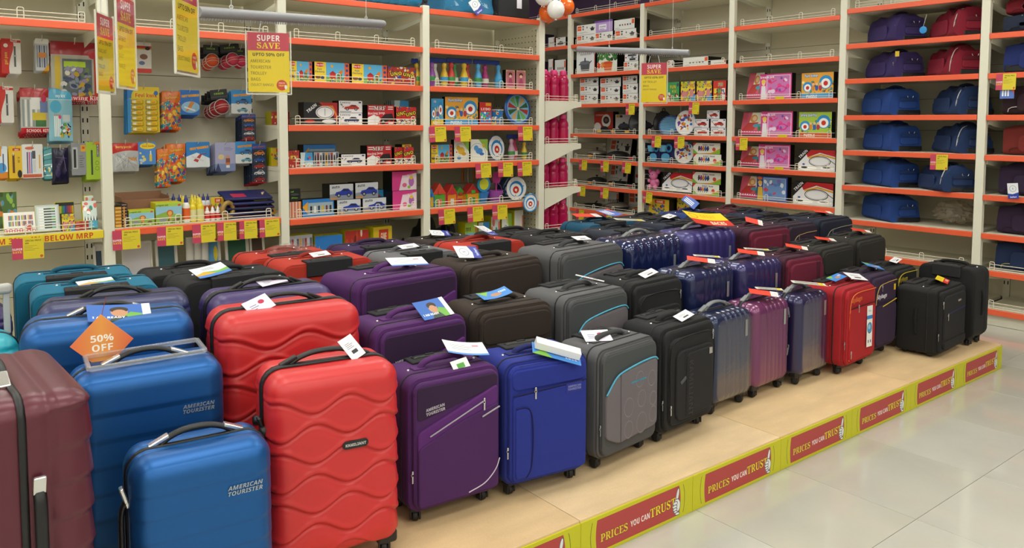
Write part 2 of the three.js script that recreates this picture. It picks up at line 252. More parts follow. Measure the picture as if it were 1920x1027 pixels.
// ---------------------------------------------------------------- suitcases
const fabricMats = new Map();
function fabric(c, rough = 0.85) { if (!fabricMats.has(c)) { const t = weave.clone(); t.repeat.set(14, 14); t.needsUpdate = true; fabricMats.set(c, new THREE.MeshPhysicalMaterial({ color: c, roughness: rough, bumpMap: t, bumpScale: 0.0006, sheen: 0.35, sheenRoughness: 0.5, sheenColor: new THREE.Color(c).lerp(new THREE.Color(0xffffff), 0.3) })); } return fabricMats.get(c); }
const black = M(0x17171a, 0.45), blackSoft = M(0x1c1c20, 0.75), steel = M(0xc8c8c8, 0.25, { metalness: 0.9 }), greyPl = M(0x77797c, 0.4);
function casterParts(o, w, d, z0 = 0, big = 1) {
  const hous = memo('hous', () => mg([rbt(0.044, 0.03, 0.05, 0.008, 0, 0.055, 0), rbt(0.008, 0.045, 0.03, 0.003, 0.016, 0.033, 0), rbt(0.008, 0.045, 0.03, 0.003, -0.016, 0.033, 0)]));
  const wh = memo('wheel', () => mg([lathe([[0.001, -0.011], [0.018, -0.011], [0.022, -0.007], [0.022, 0.007], [0.018, 0.011], [0.001, 0.011]], 18).rotateZ(PI / 2), lathe([[0.001, -0.013], [0.007, -0.013], [0.007, 0.013], [0.001, 0.013]], 10).rotateZ(PI / 2)]));
  for (const x of [-1, 1]) for (const z of [-1, 1]) { const c = part(o, 'caster', hous, black); c.position.set(x * (w / 2 - 0.05), 0, z0 + z * (d / 2 - 0.045)); c.rotation.y = rr(-0.5, 0.5); part(c, 'wheel', wh, black).position.set(0, 0.022, -0.004); }
}
function trolleyTray(o, h, d, ww = 0.24) {              // recessed telescopic grip along the rear top edge
  const t = part(o, 'trolley_tray', mg([rbt(ww, 0.012, 0.075, 0.005, 0, h + 0.003, -d / 2 + 0.032), rbt(ww, 0.075, 0.012, 0.005, 0, h - 0.03, -d / 2 - 0.005)]), blackSoft);
  part(t, 'trolley_grip', mg([rbt(ww * 0.74, 0.02, 0.026, 0.009, 0, h + 0.006, -d / 2 + 0.022, 2), rbt(0.02, 0.02, 0.03, 0.006, ww * 0.34, h + 0.004, -d / 2 + 0.022), rbt(0.02, 0.02, 0.03, 0.006, -ww * 0.34, h + 0.004, -d / 2 + 0.022), rbt(ww * 0.2, 0.006, 0.012, 0.002, 0, h + 0.016, -d / 2 + 0.022)]), black);
}
function zipPull(o, x, y, z, m = steel) { part(o, 'zipper_pull', memo('zp', () => mg([rbt(0.008, 0.014, 0.006, 0.002, 0, 0.01, 0), new THREE.TorusGeometry(0.005, 0.0013, 5, 10).translate(0, 0.001, 0), rbt(0.007, 0.026, 0.0025, 0.001, 0, -0.016, 0.001)])), m).position.set(x, y, z); }
// soft case; spec.front lists what lies on the front: pads {p: outline in 0..1 of the front, t: thickness}, cords {l: points, r}, words
function softCase(q) {
  const { w, h, d } = q, o = new THREE.Group(), c0 = q.c0 ?? 0.052, hb = h - c0, cy = c0 + hb / 2, R = q.R ?? 0.05, mb = fabric(q.col), mt = fabric(q.trim ?? q.col), mf = fabric(q.face ?? q.col);
  part(o, 'body', memo(`sb${w}|${h}|${d}|${R}`, () => ext(rrect(w, hb, R, 0, cy), d, 0.014, 3, 8).translate(0, 0, -d / 2)), mb);
  part(o, 'gusset_zip', loopTube(w + 0.001, hb + 0.001, R, d / 2 - 0.055, 0.0035, cy), blackSoft);
  part(o, 'piping', loopTube(w - 0.012, hb - 0.012, R - 0.006, d / 2 - 0.006, 0.0045, cy), mt); part(o, 'piping', loopTube(w - 0.012, hb - 0.012, R - 0.006, -d / 2 + 0.006, 0.0045, cy), mt);
  const W = w - 0.028, H = hb - 0.028, zf = d / 2 - 0.004;
  const fp = part(o, 'front_panel', ext(rrect(W, H, R - 0.008, 0, cy), 0.026, 0.011, 3, 8).translate(0, 0, zf), mf);
  part(o, 'front_piping', loopTube(W - 0.008, H - 0.008, R - 0.012, zf + 0.019, 0.0038, cy), mt);
  const Z = zf + 0.025, U = (u, v) => [(u - 0.5) * W, cy + (v - 0.5) * H];
  for (const f of q.front ?? []) {
    if (f.p) part(fp, f.n ?? 'pocket', ext(poly(f.p.map((a) => U(...a)), f.r ?? 0.02), f.t + 0.006, Math.min(0.006, f.t * 0.5 + 0.002), 2, 5).translate(0, 0, Z - 0.006 + (f.z ?? 0)), f.m ?? mf);
    else if (f.l) part(fp, f.n ?? 'piping', tube(f.l.map((a) => [...U(a[0], a[1]), Z + (a[2] ?? f.z ?? 0.002)]), f.r ?? 0.002, f.seg ?? 28, 5), f.m ?? steel, f.label);
    else if (f.word) { const g = part(fp, 'lettering', text(f.word, f.s, 0.0012, f.font), f.m ?? M(0xb9b4bf, 0.4)); g.position.set(...U(f.u, f.v), Z + (f.z ?? 0)); g.rotation.z = f.rot ?? 0; if (f.slant) { g.geometry = g.geometry.clone().applyMatrix4(new THREE.Matrix4().makeShear(0, 0, f.slant, 0, 0, 0)); } }
    else if (f.pull) zipPull(fp, ...U(...f.pull), Z + (f.z ?? 0.006), f.m);
    else if (f.ring) { const g = part(fp, 'embossed_ring', new THREE.TorusGeometry(f.ring, 0.004, 5, 28).scale(f.sx ?? 0.8, 1, 0.5), f.m); g.position.set(...U(f.u, f.v), Z + f.z); }
    else if (f.badge) { part(fp, f.n ?? 'badge', rb(f.badge[0], f.badge[1], 0.004, 0.0018), f.m ?? steel).position.set(...U(f.u, f.v), Z + (f.z ?? 0)); fp.children.at(-1).rotation.z = f.rot ?? 0; }
  }
  const hw = q.handle ?? 0.095, hh = q.handleH ?? 0.019, hz = q.handleZ ?? 0.0;
  part(o, 'top_handle', memo(`th${hw}|${hh}|${h}|${hz}`, () => mg([tube([[-hw, h - 0.004, 0], [-hw * 0.86, h + hh * 0.55, 0], [-hw * 0.5, h + hh, 0], [0, h + hh * 1.08, 0], [hw * 0.5, h + hh, 0], [hw * 0.86, h + hh * 0.55, 0], [hw, h - 0.004, 0]], 0.0105, 24, 8).scale(1, 1, 1.5).translate(0, 0, hz), rbt(0.05, 0.008, 0.04, 0.003, -hw - 0.005, h + 0.001, hz), rbt(0.05, 0.008, 0.04, 0.003, hw + 0.005, h + 0.001, hz)])), q.handleM ?? mt);
  for (const x of [-1, 1]) part(o, 'rivet', memo('rivet', () => lathe([[0.001, 0.004], [0.004, 0.0035], [0.006, 0.001], [0.006, -0.002]], 12)), steel).position.set(x * (hw + 0.045), h + 0.0005, hz);
  part(o, 'side_handle', tube([[-w / 2, cy - 0.08, 0], [-w / 2 - 0.006, cy - 0.06, 0], [-w / 2 - 0.008, cy, 0], [-w / 2 - 0.006, cy + 0.06, 0], [-w / 2, cy + 0.08, 0]], 0.009, 16, 6).scale(1, 1, 1), mt);
  if (q.tray !== 0) trolleyTray(o, h, d, Math.min(0.24, w * 0.5));
  if (q.casters !== 0) casterParts(o, w, d); else { for (const x of [-1, 1]) part(o, 'foot', rbt(0.05, c0 + 0.02, 0.03, 0.008, x * (w / 2 - 0.06), (c0 + 0.02) / 2, d / 2 - 0.03), black); casterParts(o, w, d); o.children.splice(0, 0); }
  zipPull(o, -w / 2 + 0.012, c0 + hb * 0.3, d / 2 - 0.0 + 0.012);
  return o;
}
// hard shell from a rounded block whose skin is pushed along its normals
function shellGeo(w, h, d, r, disp, nx = 52, ny = 72, nz = 22) {
  let g = new THREE.BoxGeometry(w, h, d, nx, ny, nz); g.deleteAttribute('uv'); g.deleteAttribute('normal'); g = mergeVertices(g, 1e-5);
  const p = g.attributes.position, a = new V3(), b = new V3();
  const warp = (v, half) => { const t = v / half, k = Math.abs(t); return Math.sign(t) * half * (k < 0.8 ? (k / 0.8) * (1 - (r / half) * 1.0) * 1 : (1 - r / half) + ((k - 0.8) / 0.2) * (r / half)); };
  for (let i = 0; i < p.count; i++) {
    a.set(warp(p.getX(i), w / 2), warp(p.getY(i), h / 2), warp(p.getZ(i), d / 2));
    // spread the rounding evenly over the corner cells
    b.set(THREE.MathUtils.clamp(a.x, -w / 2 + r, w / 2 - r), THREE.MathUtils.clamp(a.y, -h / 2 + r, h / 2 - r), THREE.MathUtils.clamp(a.z, -d / 2 + r, d / 2 - r));
    const n = a.clone().sub(b); if (n.lengthSq() < 1e-12) n.set(0, 0, Math.sign(a.z) || 1);
    const t = (v) => Math.tan((v / r) * (PI / 4)); n.set(t(n.x), t(n.y), t(n.z)).normalize();
    const q = b.clone().addScaledVector(n, r), k = disp(q, n, w, h, d); q.addScaledVector(n, k); p.setXYZ(i, q.x, q.y, q.z);
  }
  g.computeVertexNormals(); return g;
}
const gauss = (t, s) => Math.exp(-(t / s) * (t / s)), sstep = (a, b, x) => { const t = Math.min(1, Math.max(0, (x - a) / (b - a))); return t * t * (3 - 2 * t); };
const seam = (q, n) => -0.005 * gauss(Math.abs(q.z) - 0.022, 0.006) * (1 - Math.abs(n.z));
const skins = {
  bands: (q, n, w, h) => { const v = (q.y / h + 0.5) * 7.5, f = v - Math.floor(v), on = sstep(0.02, 0.12, Math.abs(q.z)) * sstep(0.97, 0.8, q.y / h + 0.5); return seam(q, n) + on * (0.0035 * (1 - f) * sstep(0, 0.12, f) - 0.001); },
  waves: (q, n, w, h) => {
    const P = 0.08, k = (2 * PI) / (w * 0.52); let s = seam(q, n); const on = sstep(0.028, 0.05, Math.abs(q.z));
    if (on > 0 && q.y < h / 2 - 0.06) { const top = h / 2 - 0.1, xx = q.x + Math.sign(q.x) * 0; let best = 0;
      for (let i = 0; i < 8; i++) { const y0 = top - i * P + 0.022 * Math.sin(k * xx + (i % 2 ? PI : 0) + 0.6), t = q.y - y0; best += -0.008 * gauss(t + 0.006, 0.0055) + 0.0035 * gauss(t - 0.008, 0.009) - 0.003 * gauss(t + 0.02, 0.014); }
      s += on * best; }
    return s; },
  ribs: (q, n, w, h) => { const v = (q.y / h + 0.5) * 8.5, f = v - Math.floor(v), on = sstep(0.05, 0.075, q.z) * (1 - gauss(n.y - 1, 0.3)); return -0.008 * gauss(q.z - 0.055, 0.006) * (1 - n.z * n.z) + -0.004 * gauss(q.z, 0.012) * (1 - n.z * n.z) + on * 0.009 * (1 - f) * sstep(0, 0.08, f); },
  flutes: (q, n, w, h) => { let s = seam(q, n); const on = sstep(0.03, 0.055, Math.abs(q.z)), u = q.x / w + 0.5; for (const c of [0.3, 0.42, 0.54, 0.66, 0.78, 0.88]) s -= on * 0.006 * gauss(u - c, 0.014) * (c < 0.6 ? 0.45 + 0.55 * sstep(0.1, 0.5, q.y / h) : 1); return s; },
  bigflutes: (q, n, w, h) => { let s = seam(q, n); const on = sstep(0.03, 0.06, Math.abs(q.z)), u = q.x / w + 0.5; for (const c of [0.2, 0.33, 0.46, 0.59, 0.74, 0.86]) s += on * (-0.009 * gauss(u - c, 0.022)); return s; },
  lines: (q, n, w, h) => { let s = seam(q, n); const on = sstep(0.03, 0.055, Math.abs(q.z)), v = q.y / h + 0.5; for (const c of [0.93, 0.84, 0.7, 0.56, 0.42, 0.28]) s -= on * 0.006 * gauss(v - c, 0.012); return s; },
};
const filmBump = (() => { const t = fine.clone(); t.repeat.set(2, 5); t.needsUpdate = true; return t; })();
function hardMat(c, o = {}) { return memo('hm' + c + JSON.stringify(o), () => new THREE.MeshPhysicalMaterial({ color: c, roughness: o.rough ?? 0.38, metalness: o.metal ?? 0.35, clearcoat: o.coat ?? 0.25, clearcoatRoughness: o.cr ?? 0.25 })); }
function hardCase(q) {
  const { w, h, d } = q, o = new THREE.Group(), c0 = 0.05, hb = h - c0, cy = c0 + hb / 2, R = q.R ?? 0.06, m = hardMat(q.col, q.mo);
  const g = memo(`hs${w}|${h}|${d}|${q.skin}|${R}`, () => { const n = q.skin === 'waves' ? [90, 130, 26] : [52, 84, 24]; return shellGeo(w, hb, d, R, skins[q.skin], ...n); });
  const s = part(o, 'shell', g, m); s.position.y = cy;
  part(o, 'zipper_band', memo(`zb${w}|${hb}`, () => { const L = loopTube(w - 0.001, hb - 0.001, R, 0, 0.006, cy); return L; }), black).scale.z = q.zipW ?? 1.6;
  const hz = q.handleZ ?? -0.01, a = q.handle ?? 0.098, H = q.handleH ?? 0.03;
  const hd = part(o, 'top_handle', memo(`hh${a}|${H}|${h}`, () => tube([[-a, h, 0], [-a * 0.78, h + H * 0.55, 0], [-a * 0.4, h + H, 0], [0, h + H * 1.12, 0], [a * 0.4, h + H, 0], [a * 0.78, h + H * 0.55, 0], [a, h, 0]], 0.0085, 26, 8).scale(1, 1, 1.7)), q.handleM ?? black, q.handleLabel); hd.position.z = hz;
  for (const x of [-1, 1]) { const e = part(hd, 'handle_end', rb(0.06, 0.012, 0.026, 0.004), q.ends ?? black, q.ends ? 'chrome handle end' : undefined); e.position.set(x * (a + 0.004), h + 0.012, 0); e.rotation.z = -x * 0.42; }
  const sh = part(o, 'side_handle', tube([[-w / 2, cy - 0.1, 0], [-w / 2 - 0.014, cy - 0.075, 0], [-w / 2 - 0.018, cy, 0], [-w / 2 - 0.014, cy + 0.075, 0], [-w / 2, cy + 0.1, 0]], 0.008, 18, 6).scale(1, 1, 1.8), black); sh.position.set(0, q.sideY ?? 0.03, q.sideZ ?? 0.035);
  for (const k of [-1, 1]) { const e = part(sh, 'handle_end', rb(0.012, 0.06, 0.028, 0.004), q.ends ?? black); e.position.set(-w / 2 - 0.008, cy + k * 0.105, (0.035) * 0); e.rotation.z = k * 0.3; }
  for (const z of [0.055, -0.055]) if (q.studs) part(o, 'side_stud', lathe([[0.001, 0.016], [0.012, 0.015], [0.016, 0.01], [0.017, 0]], 14).rotateZ(PI / 2).translate(-w / 2 - 0.001, cy + hb * 0.2, z), black);
  if (q.plate) part(o, 'badge', rb(0.02, 0.085, 0.004, 0.0018), M(0xbfc1c4, 0.3, { metalness: 0.7 }), 'slim silver badge').position.set(q.plate * w, cy + hb * 0.29, d / 2 + 0.001);
  if (q.pill) { const b = part(o, 'badge', ext(rrect(0.085, 0.026, 0.0125), 0.005, 0.0015), M(0x1a1a1d, 0.4), 'black oval badge with silver lettering'); b.position.set(q.pill[0] * w, cy + q.pill[1] * hb, d / 2 + 0.002); part(b, 'lettering', text('KAMILIANT', 0.009, 0.0012), M(0xc9c9c9, 0.35)).position.z = 0.005; }
  if (q.words) for (const [k, t] of ['AMERICAN', 'TOURISTER'].entries()) part(o, 'lettering', text(t, 0.0118, 0.0015).clone().scale(1.12, 1, 1).applyMatrix4(new THREE.Matrix4().makeShear(0, 0, 0.2, 0, 0, 0)), M(0xa9b4bd, 0.35, { metalness: 0.5 })).position.set(q.words[0] * w, cy + q.words[1] * hb - k * 0.0158, d / 2 + (q.words[2] ?? 0.003));
  for (const x of [-1, 1]) for (const z of [-1, 1]) part(o, 'corner_guard', memo('cg', () => rbt(0.07, 0.045, 0.05, 0.012, 0, 0.062, 0)), black).position.set(x * (w / 2 - 0.045), 0, z * (d / 2 - 0.045));
  if (q.film) part(o, 'clear_film', memo(`film${w}|${hb}|${d}`, () => { const f = ext(rrect(w * 0.86, hb * 0.9, 0.05, 0, cy), 0.004, 0.0015, 1, 4); return f.translate(0, 0, d / 2 + 0.003); }), new THREE.MeshPhysicalMaterial({ color: 0xffffff, transmission: 1, thickness: 0, roughness: 0.08, bumpMap: filmBump, bumpScale: 0.003, ior: 1.35 }), 'crinkled clear film');
  casterParts(o, w, d);
  if (q.trolley) { // telescopic pull handle drawn out
    const [len, mm] = q.trolley, tx = q.trolleyX ?? 0, t = part(o, 'trolley_rods', mg([rbt(0.022, len, 0.014, 0.004, tx - 0.08, h + len / 2 - 0.03, -d / 2 + 0.04), rbt(0.022, len, 0.014, 0.004, tx + 0.08, h + len / 2 - 0.03, -d / 2 + 0.04)]), mm);
    part(t, 'trolley_grip', rbt(0.2, 0.04, 0.034, 0.015, tx, h + len - 0.03, -d / 2 + 0.04, 2), q.gripM ?? mm);
  }
  return o;
}
function stand(o, name, label, x0, zf, q, yaw = 0, group) {   // front-left corner at x0, front plane at zf, turned about the front centre
  const a = (yaw * PI) / 180, cx = x0 + q.w / 2, dz = (q.back ? -1 : 1) * q.d / 2;
  o.position.set(cx - Math.sin(a) * q.d / 2, PODIUM, zf - Math.cos(a) * q.d / 2); o.rotation.y = a + (q.back ? PI : 0);
  return tag(o, name, label, 'suitcase', group);
}
// fronts
const greyCord = M(0x9b949f, 0.5), darkCord = M(0x121216, 0.6);
const F = {
  diagonal: (c2, c3) => [
    { p: [[0.03, 0.7], [0.97, 0.86], [0.97, 0.97], [0.03, 0.97]], t: 0.004, m: fabric(c2), n: 'upper_panel' },
    { p: [[0.03, 0.62], [0.97, 0.88], [0.97, 0.72], [0.03, 0.45]], t: 0.01, m: fabric(c3), n: 'zip_pocket' },
    { p: [[0.03, 0.5], [0.5, 0.645], [0.97, 0.74], [0.97, 0.03], [0.03, 0.03]], t: 0.015, n: 'lower_pocket' },
    { l: [[0.16, 0.58], [0.78, 0.765]], r: 0.003, z: 0.013, m: greyCord, n: 'zip_track', label: 'grey zip track' }, { l: [[0.76, 0.645], [0.97, 0.7]], r: 0.0035, z: 0.018, m: greyCord, n: 'zip_track' },
    { l: [[0.6, 0.055], [0.8, 0.1], [0.93, 0.19], [0.975, 0.27]], r: 0.0022, z: 0.017, m: M(0xcfc6d4, 0.5), n: 'piping', label: 'pale corner piping' },
    { pull: [0.79, 0.755], z: 0.014 }, { word: 'AMERICAN', s: 0.0105, u: 0.23, v: 0.795, rot: 0.12, z: 0.004 }, { word: 'TOURISTER', s: 0.0105, u: 0.235, v: 0.762, rot: 0.12, z: 0.004 }],
  straight: (edge = 0.74, lc = 0x8d8478) => [
    { p: [[0.03, edge + 0.03], [0.97, edge + 0.03], [0.97, 0.97], [0.03, 0.97]], t: 0.006, n: 'upper_panel', r: 0.04 },
    { p: [[0.03, edge - 0.02], [0.97, edge], [0.97, 0.03], [0.03, 0.03]], t: 0.013, n: 'lower_pocket' }, { l: [[0.03, edge - 0.015], [0.97, edge + 0.005]], r: 0.003, z: 0.012, m: darkCord },
    { pull: [0.3, edge], z: 0.014 }, { word: 'AMERICAN', s: 0.012, u: 0.76, v: edge - 0.07, z: 0.013, m: M(lc, 0.5) }, { word: 'TOURISTER', s: 0.012, u: 0.765, v: edge - 0.096, z: 0.013, m: M(lc, 0.5) }],
  sidePocket: () => [
    { p: [[0.03, 0.8], [0.97, 0.8], [0.97, 0.97], [0.03, 0.97]], t: 0.007, n: 'upper_panel', r: 0.03 },
    { p: [[0.03, 0.755], [0.97, 0.79], [0.97, 0.03], [0.03, 0.03]], t: 0.012, n: 'lower_pocket' }, { l: [[0.03, 0.765], [0.97, 0.8]], r: 0.0032, z: 0.011, m: fabric(0x0e1150) },
    { p: [[0.05, 0.66], [0.2, 0.65], [0.24, 0.6], [0.24, 0.12], [0.18, 0.05], [0.05, 0.05]], t: 0.019, n: 'side_pocket', r: 0.03 }, { l: [[0.06, 0.66], [0.19, 0.655], [0.245, 0.6], [0.245, 0.13], [0.19, 0.055]], r: 0.0025, z: 0.016, m: fabric(0x10145e) },
    { pull: [0.3, 0.775], z: 0.014 }, { badge: [0.075, 0.04], u: 0.8, v: 0.75, z: 0.012, m: fabric(0x2a3296), n: 'woven_label' }, { word: 'AMERICAN', s: 0.0085, u: 0.8, v: 0.762, z: 0.0145, m: M(0x7f86c4, 0.5) }, { word: 'TOURISTER', s: 0.0085, u: 0.8, v: 0.737, z: 0.0145, m: M(0x7f86c4, 0.5) }],
  slanted: (c2, k = 0) => [
    { p: [[0.03, 0.1], [0.97, 0.1], [0.97, 0.97], [0.03, 0.97]], t: 0.003, n: 'upper_panel', r: 0.04, m: fabric(0x45484a) },
    { p: [[0.03, 0.6 + k], [0.2, 0.745 + k], [0.3, 0.775 + k], [0.93, 0.82 + k], [0.97, 0.79 + k], [0.97, 0.16], [0.9, 0.13], [0.25, 0.1], [0.03, 0.19]], t: 0.014, n: 'lower_pocket', m: fabric(c2) },
    { l: [[0.03, 0.61 + k], [0.2, 0.75 + k], [0.3, 0.783 + k], [0.93, 0.828 + k], [0.97, 0.8 + k]], r: 0.004, z: 0.012, m: M(0x4aa3c4, 0.5), n: 'piping', label: 'sky blue piping' },
    { l: [[0.27, 0.77], [0.28, 0.11]], r: 0.002, z: 0.014, m: fabric(0x4c474a) },
    ...[[0.62, 0.66, 0.034], [0.85, 0.63, 0.034], [0.42, 0.42, 0.04], [0.66, 0.46, 0.036], [0.88, 0.42, 0.03], [0.42, 0.2, 0.036], [0.66, 0.22, 0.044], [0.88, 0.26, 0.034]].map(([u, v, r]) => ({ ring: r, u, v, z: 0.013, m: fabric(0x7d777d) })), { word: 'AMERICAN TOURISTER', s: 0.007, u: 0.6, v: 0.655, z: 0.0145, m: M(0x4aa3c4, 0.5) }],
  nested: () => [
    { p: [[0.05, 0.05], [0.95, 0.05], [0.95, 0.92], [0.05, 0.92]], t: 0.014, n: 'outer_pocket', r: 0.05 }, { l: [[0.07, 0.1], [0.07, 0.85], [0.13, 0.9], [0.87, 0.9], [0.93, 0.85], [0.93, 0.1]], r: 0.003, z: 0.015, m: M(0x0b0b0d, 0.4) },
    { p: [[0.14, 0.09], [0.9, 0.09], [0.9, 0.8], [0.14, 0.8]], t: 0.026, n: 'inner_pocket', r: 0.05 }, { l: [[0.3, 0.78], [0.3, 0.62], [0.34, 0.45], [0.33, 0.12]], r: 0.0026, z: 0.026, m: M(0x0b0b0d, 0.4) },
    { p: [[0.32, 0.12], [0.86, 0.12], [0.86, 0.76], [0.32, 0.76]], t: 0.031, n: 'flap', r: 0.03 }, { badge: [0.024, 0.03], u: 0.8, v: 0.72, z: 0.033 }, { badge: [0.045, 0.016], u: 0.26, v: 0.5, z: 0.028, rot: 0.5, m: M(0x4b4b50, 0.5), n: 'rubber_tab' },
    { word: 'KAMILIANT', s: 0.034, u: 0.4, v: 0.4, rot: -PI / 2, z: 0.031, m: M(0x26262a, 0.6) }, { pull: [0.06, 0.24], z: 0.018 }, { pull: [0.9, 0.88], z: 0.018 }],
  plain: (c2) => [{ p: [[0.04, 0.04], [0.96, 0.04], [0.96, 0.95], [0.04, 0.95]], t: 0.016, n: 'front_pocket', r: 0.06 }, { p: [[0.74, 0.04], [0.86, 0.04], [0.86, 0.95], [0.74, 0.95]], t: 0.019, n: 'vertical_strip', m: fabric(c2), r: 0.006 }],
  corded: (cord, name, top = 0.8) => [{ p: [[0.05, 0.05], [0.95, 0.05], [0.95, top - 0.04], [0.05, top - 0.04]], t: 0.013, n: 'lower_pocket', r: 0.03 },
    { l: [[0.07, 0.06], [0.07, 0.8], [0.12, 0.9], [0.25, 0.95], [0.97, 0.955]], r: 0.0032, z: 0.006, m: M(cord, 0.5), n: 'piping', label: 'coloured piping' }, { word: name, s: 0.026, u: 0.3, v: 0.86, z: 0.001, slant: 0.3, m: M(cord, 0.5), font: serif }, { l: [[0.08, top - 0.03], [0.95, top - 0.03]], r: 0.0025, z: 0.012, m: darkCord }, { pull: [0.32, top - 0.04], z: 0.014 }, { pull: [0.09, 0.16], z: 0.014 }],
  scoop: (cord) => [{ p: [[0.06, 0.05], [0.94, 0.05], [0.94, 0.62], [0.06, 0.62]], t: 0.014, n: 'lower_pocket', r: 0.04 }, { p: [[0.08, 0.66], [0.94, 0.66], [0.94, 0.9], [0.2, 0.9]], t: 0.008, n: 'upper_pocket', r: 0.05 }, { l: [[0.06, 0.64], [0.1, 0.78], [0.22, 0.89], [0.5, 0.92], [0.94, 0.93]], r: 0.003, z: 0.009, m: M(cord, 0.5), n: 'piping', label: 'curved piping' }, { pull: [0.3, 0.88], z: 0.012 }],
  cabin: () => [{ p: [[0.06, 0.06], [0.94, 0.06], [0.94, 0.93], [0.06, 0.93]], t: 0.012, n: 'front_pocket', r: 0.04 }, { p: [[0.06, 0.06], [0.94, 0.06], [0.94, 0.2], [0.06, 0.2]], t: 0.018, n: 'bumper', r: 0.02 }, { l: [[0.22, 0.63], [0.92, 0.66]], r: 0.0022, z: 0.012, m: M(0x2b2f7a, 0.5), n: 'piping', label: 'blue zip line' }, { badge: [0.045, 0.014], u: 0.66, v: 0.8, z: 0.013, n: 'badge' }, { pull: [0.2, 0.6], z: 0.014 }, { pull: [0.02, 0.82], z: 0.01 }],
};
const RED = 0xc8292c, ATB = 0x1c5a9e, PUR = 0x4a1a5c, BRN = 0x33261f, GRY = 0x55555a, BLK = 0x17171a, NAV = 0x1b2a63, MAU = 0x743663, PNV = 0x332f66, MAR = 0x6b1230;
const chrome = M(0xdcdcdc, 0.2, { metalness: 0.85 });
const cases = {};
const put = (key, mk, name, label, x0, z, q, yaw, group) => (cases[key] = { o: stand(mk(q), name, label, x0, z, q, yaw, group), q });
const S = (x) => ({ handleZ: 0.01, ...x });
// left end: hard shells
{ const q = { w: 0.52, h: 0.8, d: 0.3, col: 0x5e2433, skin: 'ribs', R: 0.055, ends: chrome, mo: { metal: 0.3, rough: 0.42 }, sideY: 0.06, sideZ: 0.03 };
  const o = hardCase(q); o.position.set(0.205, PODIUM, -2.1 - q.w / 2); o.rotation.y = PI / 2 + 0.05; tag(o, 'hard_suitcase', 'dark maroon hard suitcase with ribbed sides seen edge-on with a side grip', 'suitcase'); cases.maroon = { o, q }; }
put('blueS', hardCase, 'hard_suitcase', 'smallest metallic blue hard suitcase, in front of the two larger blue ones', 0.468, -2.19, { w: 0.378, h: 0.535, d: 0.23, col: ATB, skin: 'bands', ends: chrome, words: [0.27, 0.26], mo: { metal: 0.6, rough: 0.42, coat: 0.1 } }, -5);
put('blueM', hardCase, 'hard_suitcase', 'medium metallic blue hard suitcase with a clear tray around its handle', 0.4, -2.6, { w: 0.445, h: 0.672, d: 0.24, col: ATB, skin: 'bands', ends: chrome, words: [0.3, 0.28], mo: { metal: 0.6, rough: 0.42, coat: 0.1 } }, -5);
put('blueL', hardCase, 'hard_suitcase', 'largest metallic blue hard suitcase wearing the orange half-price diamond', 0.3, -2.9, { w: 0.535, h: 0.77, d: 0.29, col: ATB, skin: 'bands', ends: chrome, R: 0.065, mo: { metal: 0.6, rough: 0.42, coat: 0.1 } }, -9);
put('navyH', hardCase, 'hard_suitcase', 'dusty navy hard suitcase with long grooves behind the largest blue one', 0.385, -3.22, { w: 0.53, h: 0.765, d: 0.28, col: 0x2c3160, skin: 'lines', R: 0.06, mo: { metal: 0.2, rough: 0.45 } }, -11);
put('redM', hardCase, 'hard_suitcase', 'bright red hard suitcase with wavy grooves and a black oval badge in front', 0.88, -2.27, { w: 0.425, h: 0.658, d: 0.27, col: RED, skin: 'waves', R: 0.06, pill: [0.12, 0.1], studs: 1, handle: 0.12, zipW: 3.2, mo: { metal: 0, rough: 0.42, coat: 0.15 } }, -9);
put('redL', hardCase, 'hard_suitcase', 'larger bright red wavy hard suitcase behind the badge-bearing red one', 0.872, -2.69, { w: 0.52, h: 0.765, d: 0.3, col: RED, skin: 'waves', R: 0.065, studs: 1, handle: 0.12, zipW: 3.2, mo: { metal: 0, rough: 0.42, coat: 0.15 } }, -5);
put('purH', hardCase, 'hard_suitcase', 'muted purple hard suitcase behind the larger red wavy one', 0.955, -3.04, { w: 0.5, h: 0.765, d: 0.28, col: 0x3b2a66, skin: 'waves', R: 0.065, handle: 0.12, zipW: 3.2, mo: { metal: 0.05, rough: 0.45 } }, -3);
put('tealH', hardCase, 'hard_suitcase', 'turquoise hard suitcase with a pale extended pull handle at the platform end', -0.165, -3.24, { w: 0.52, h: 0.68, d: 0.26, trolleyX: 0.16, col: 0x18a3b8, skin: 'lines', R: 0.07, mo: { metal: 0, rough: 0.45 }, trolley: [0.17, M(0xb7b8ba, 0.4)], gripM: M(0xb9b9b6, 0.5) }, 2);
put('purE', hardCase, 'hard_suitcase', 'purple hard suitcase with a dark extended pull handle behind the turquoise one', -0.14, -3.56, { trolleyX: 0.13, w: 0.5, h: 0.72, d: 0.28, col: 0x3a2a63, skin: 'lines', R: 0.06, mo: { metal: 0.05, rough: 0.45 }, trolley: [0.27, M(0x9a9c9f, 0.35, { metalness: 0.6 })], gripM: M(0x3a3b3e, 0.5) }, 0);
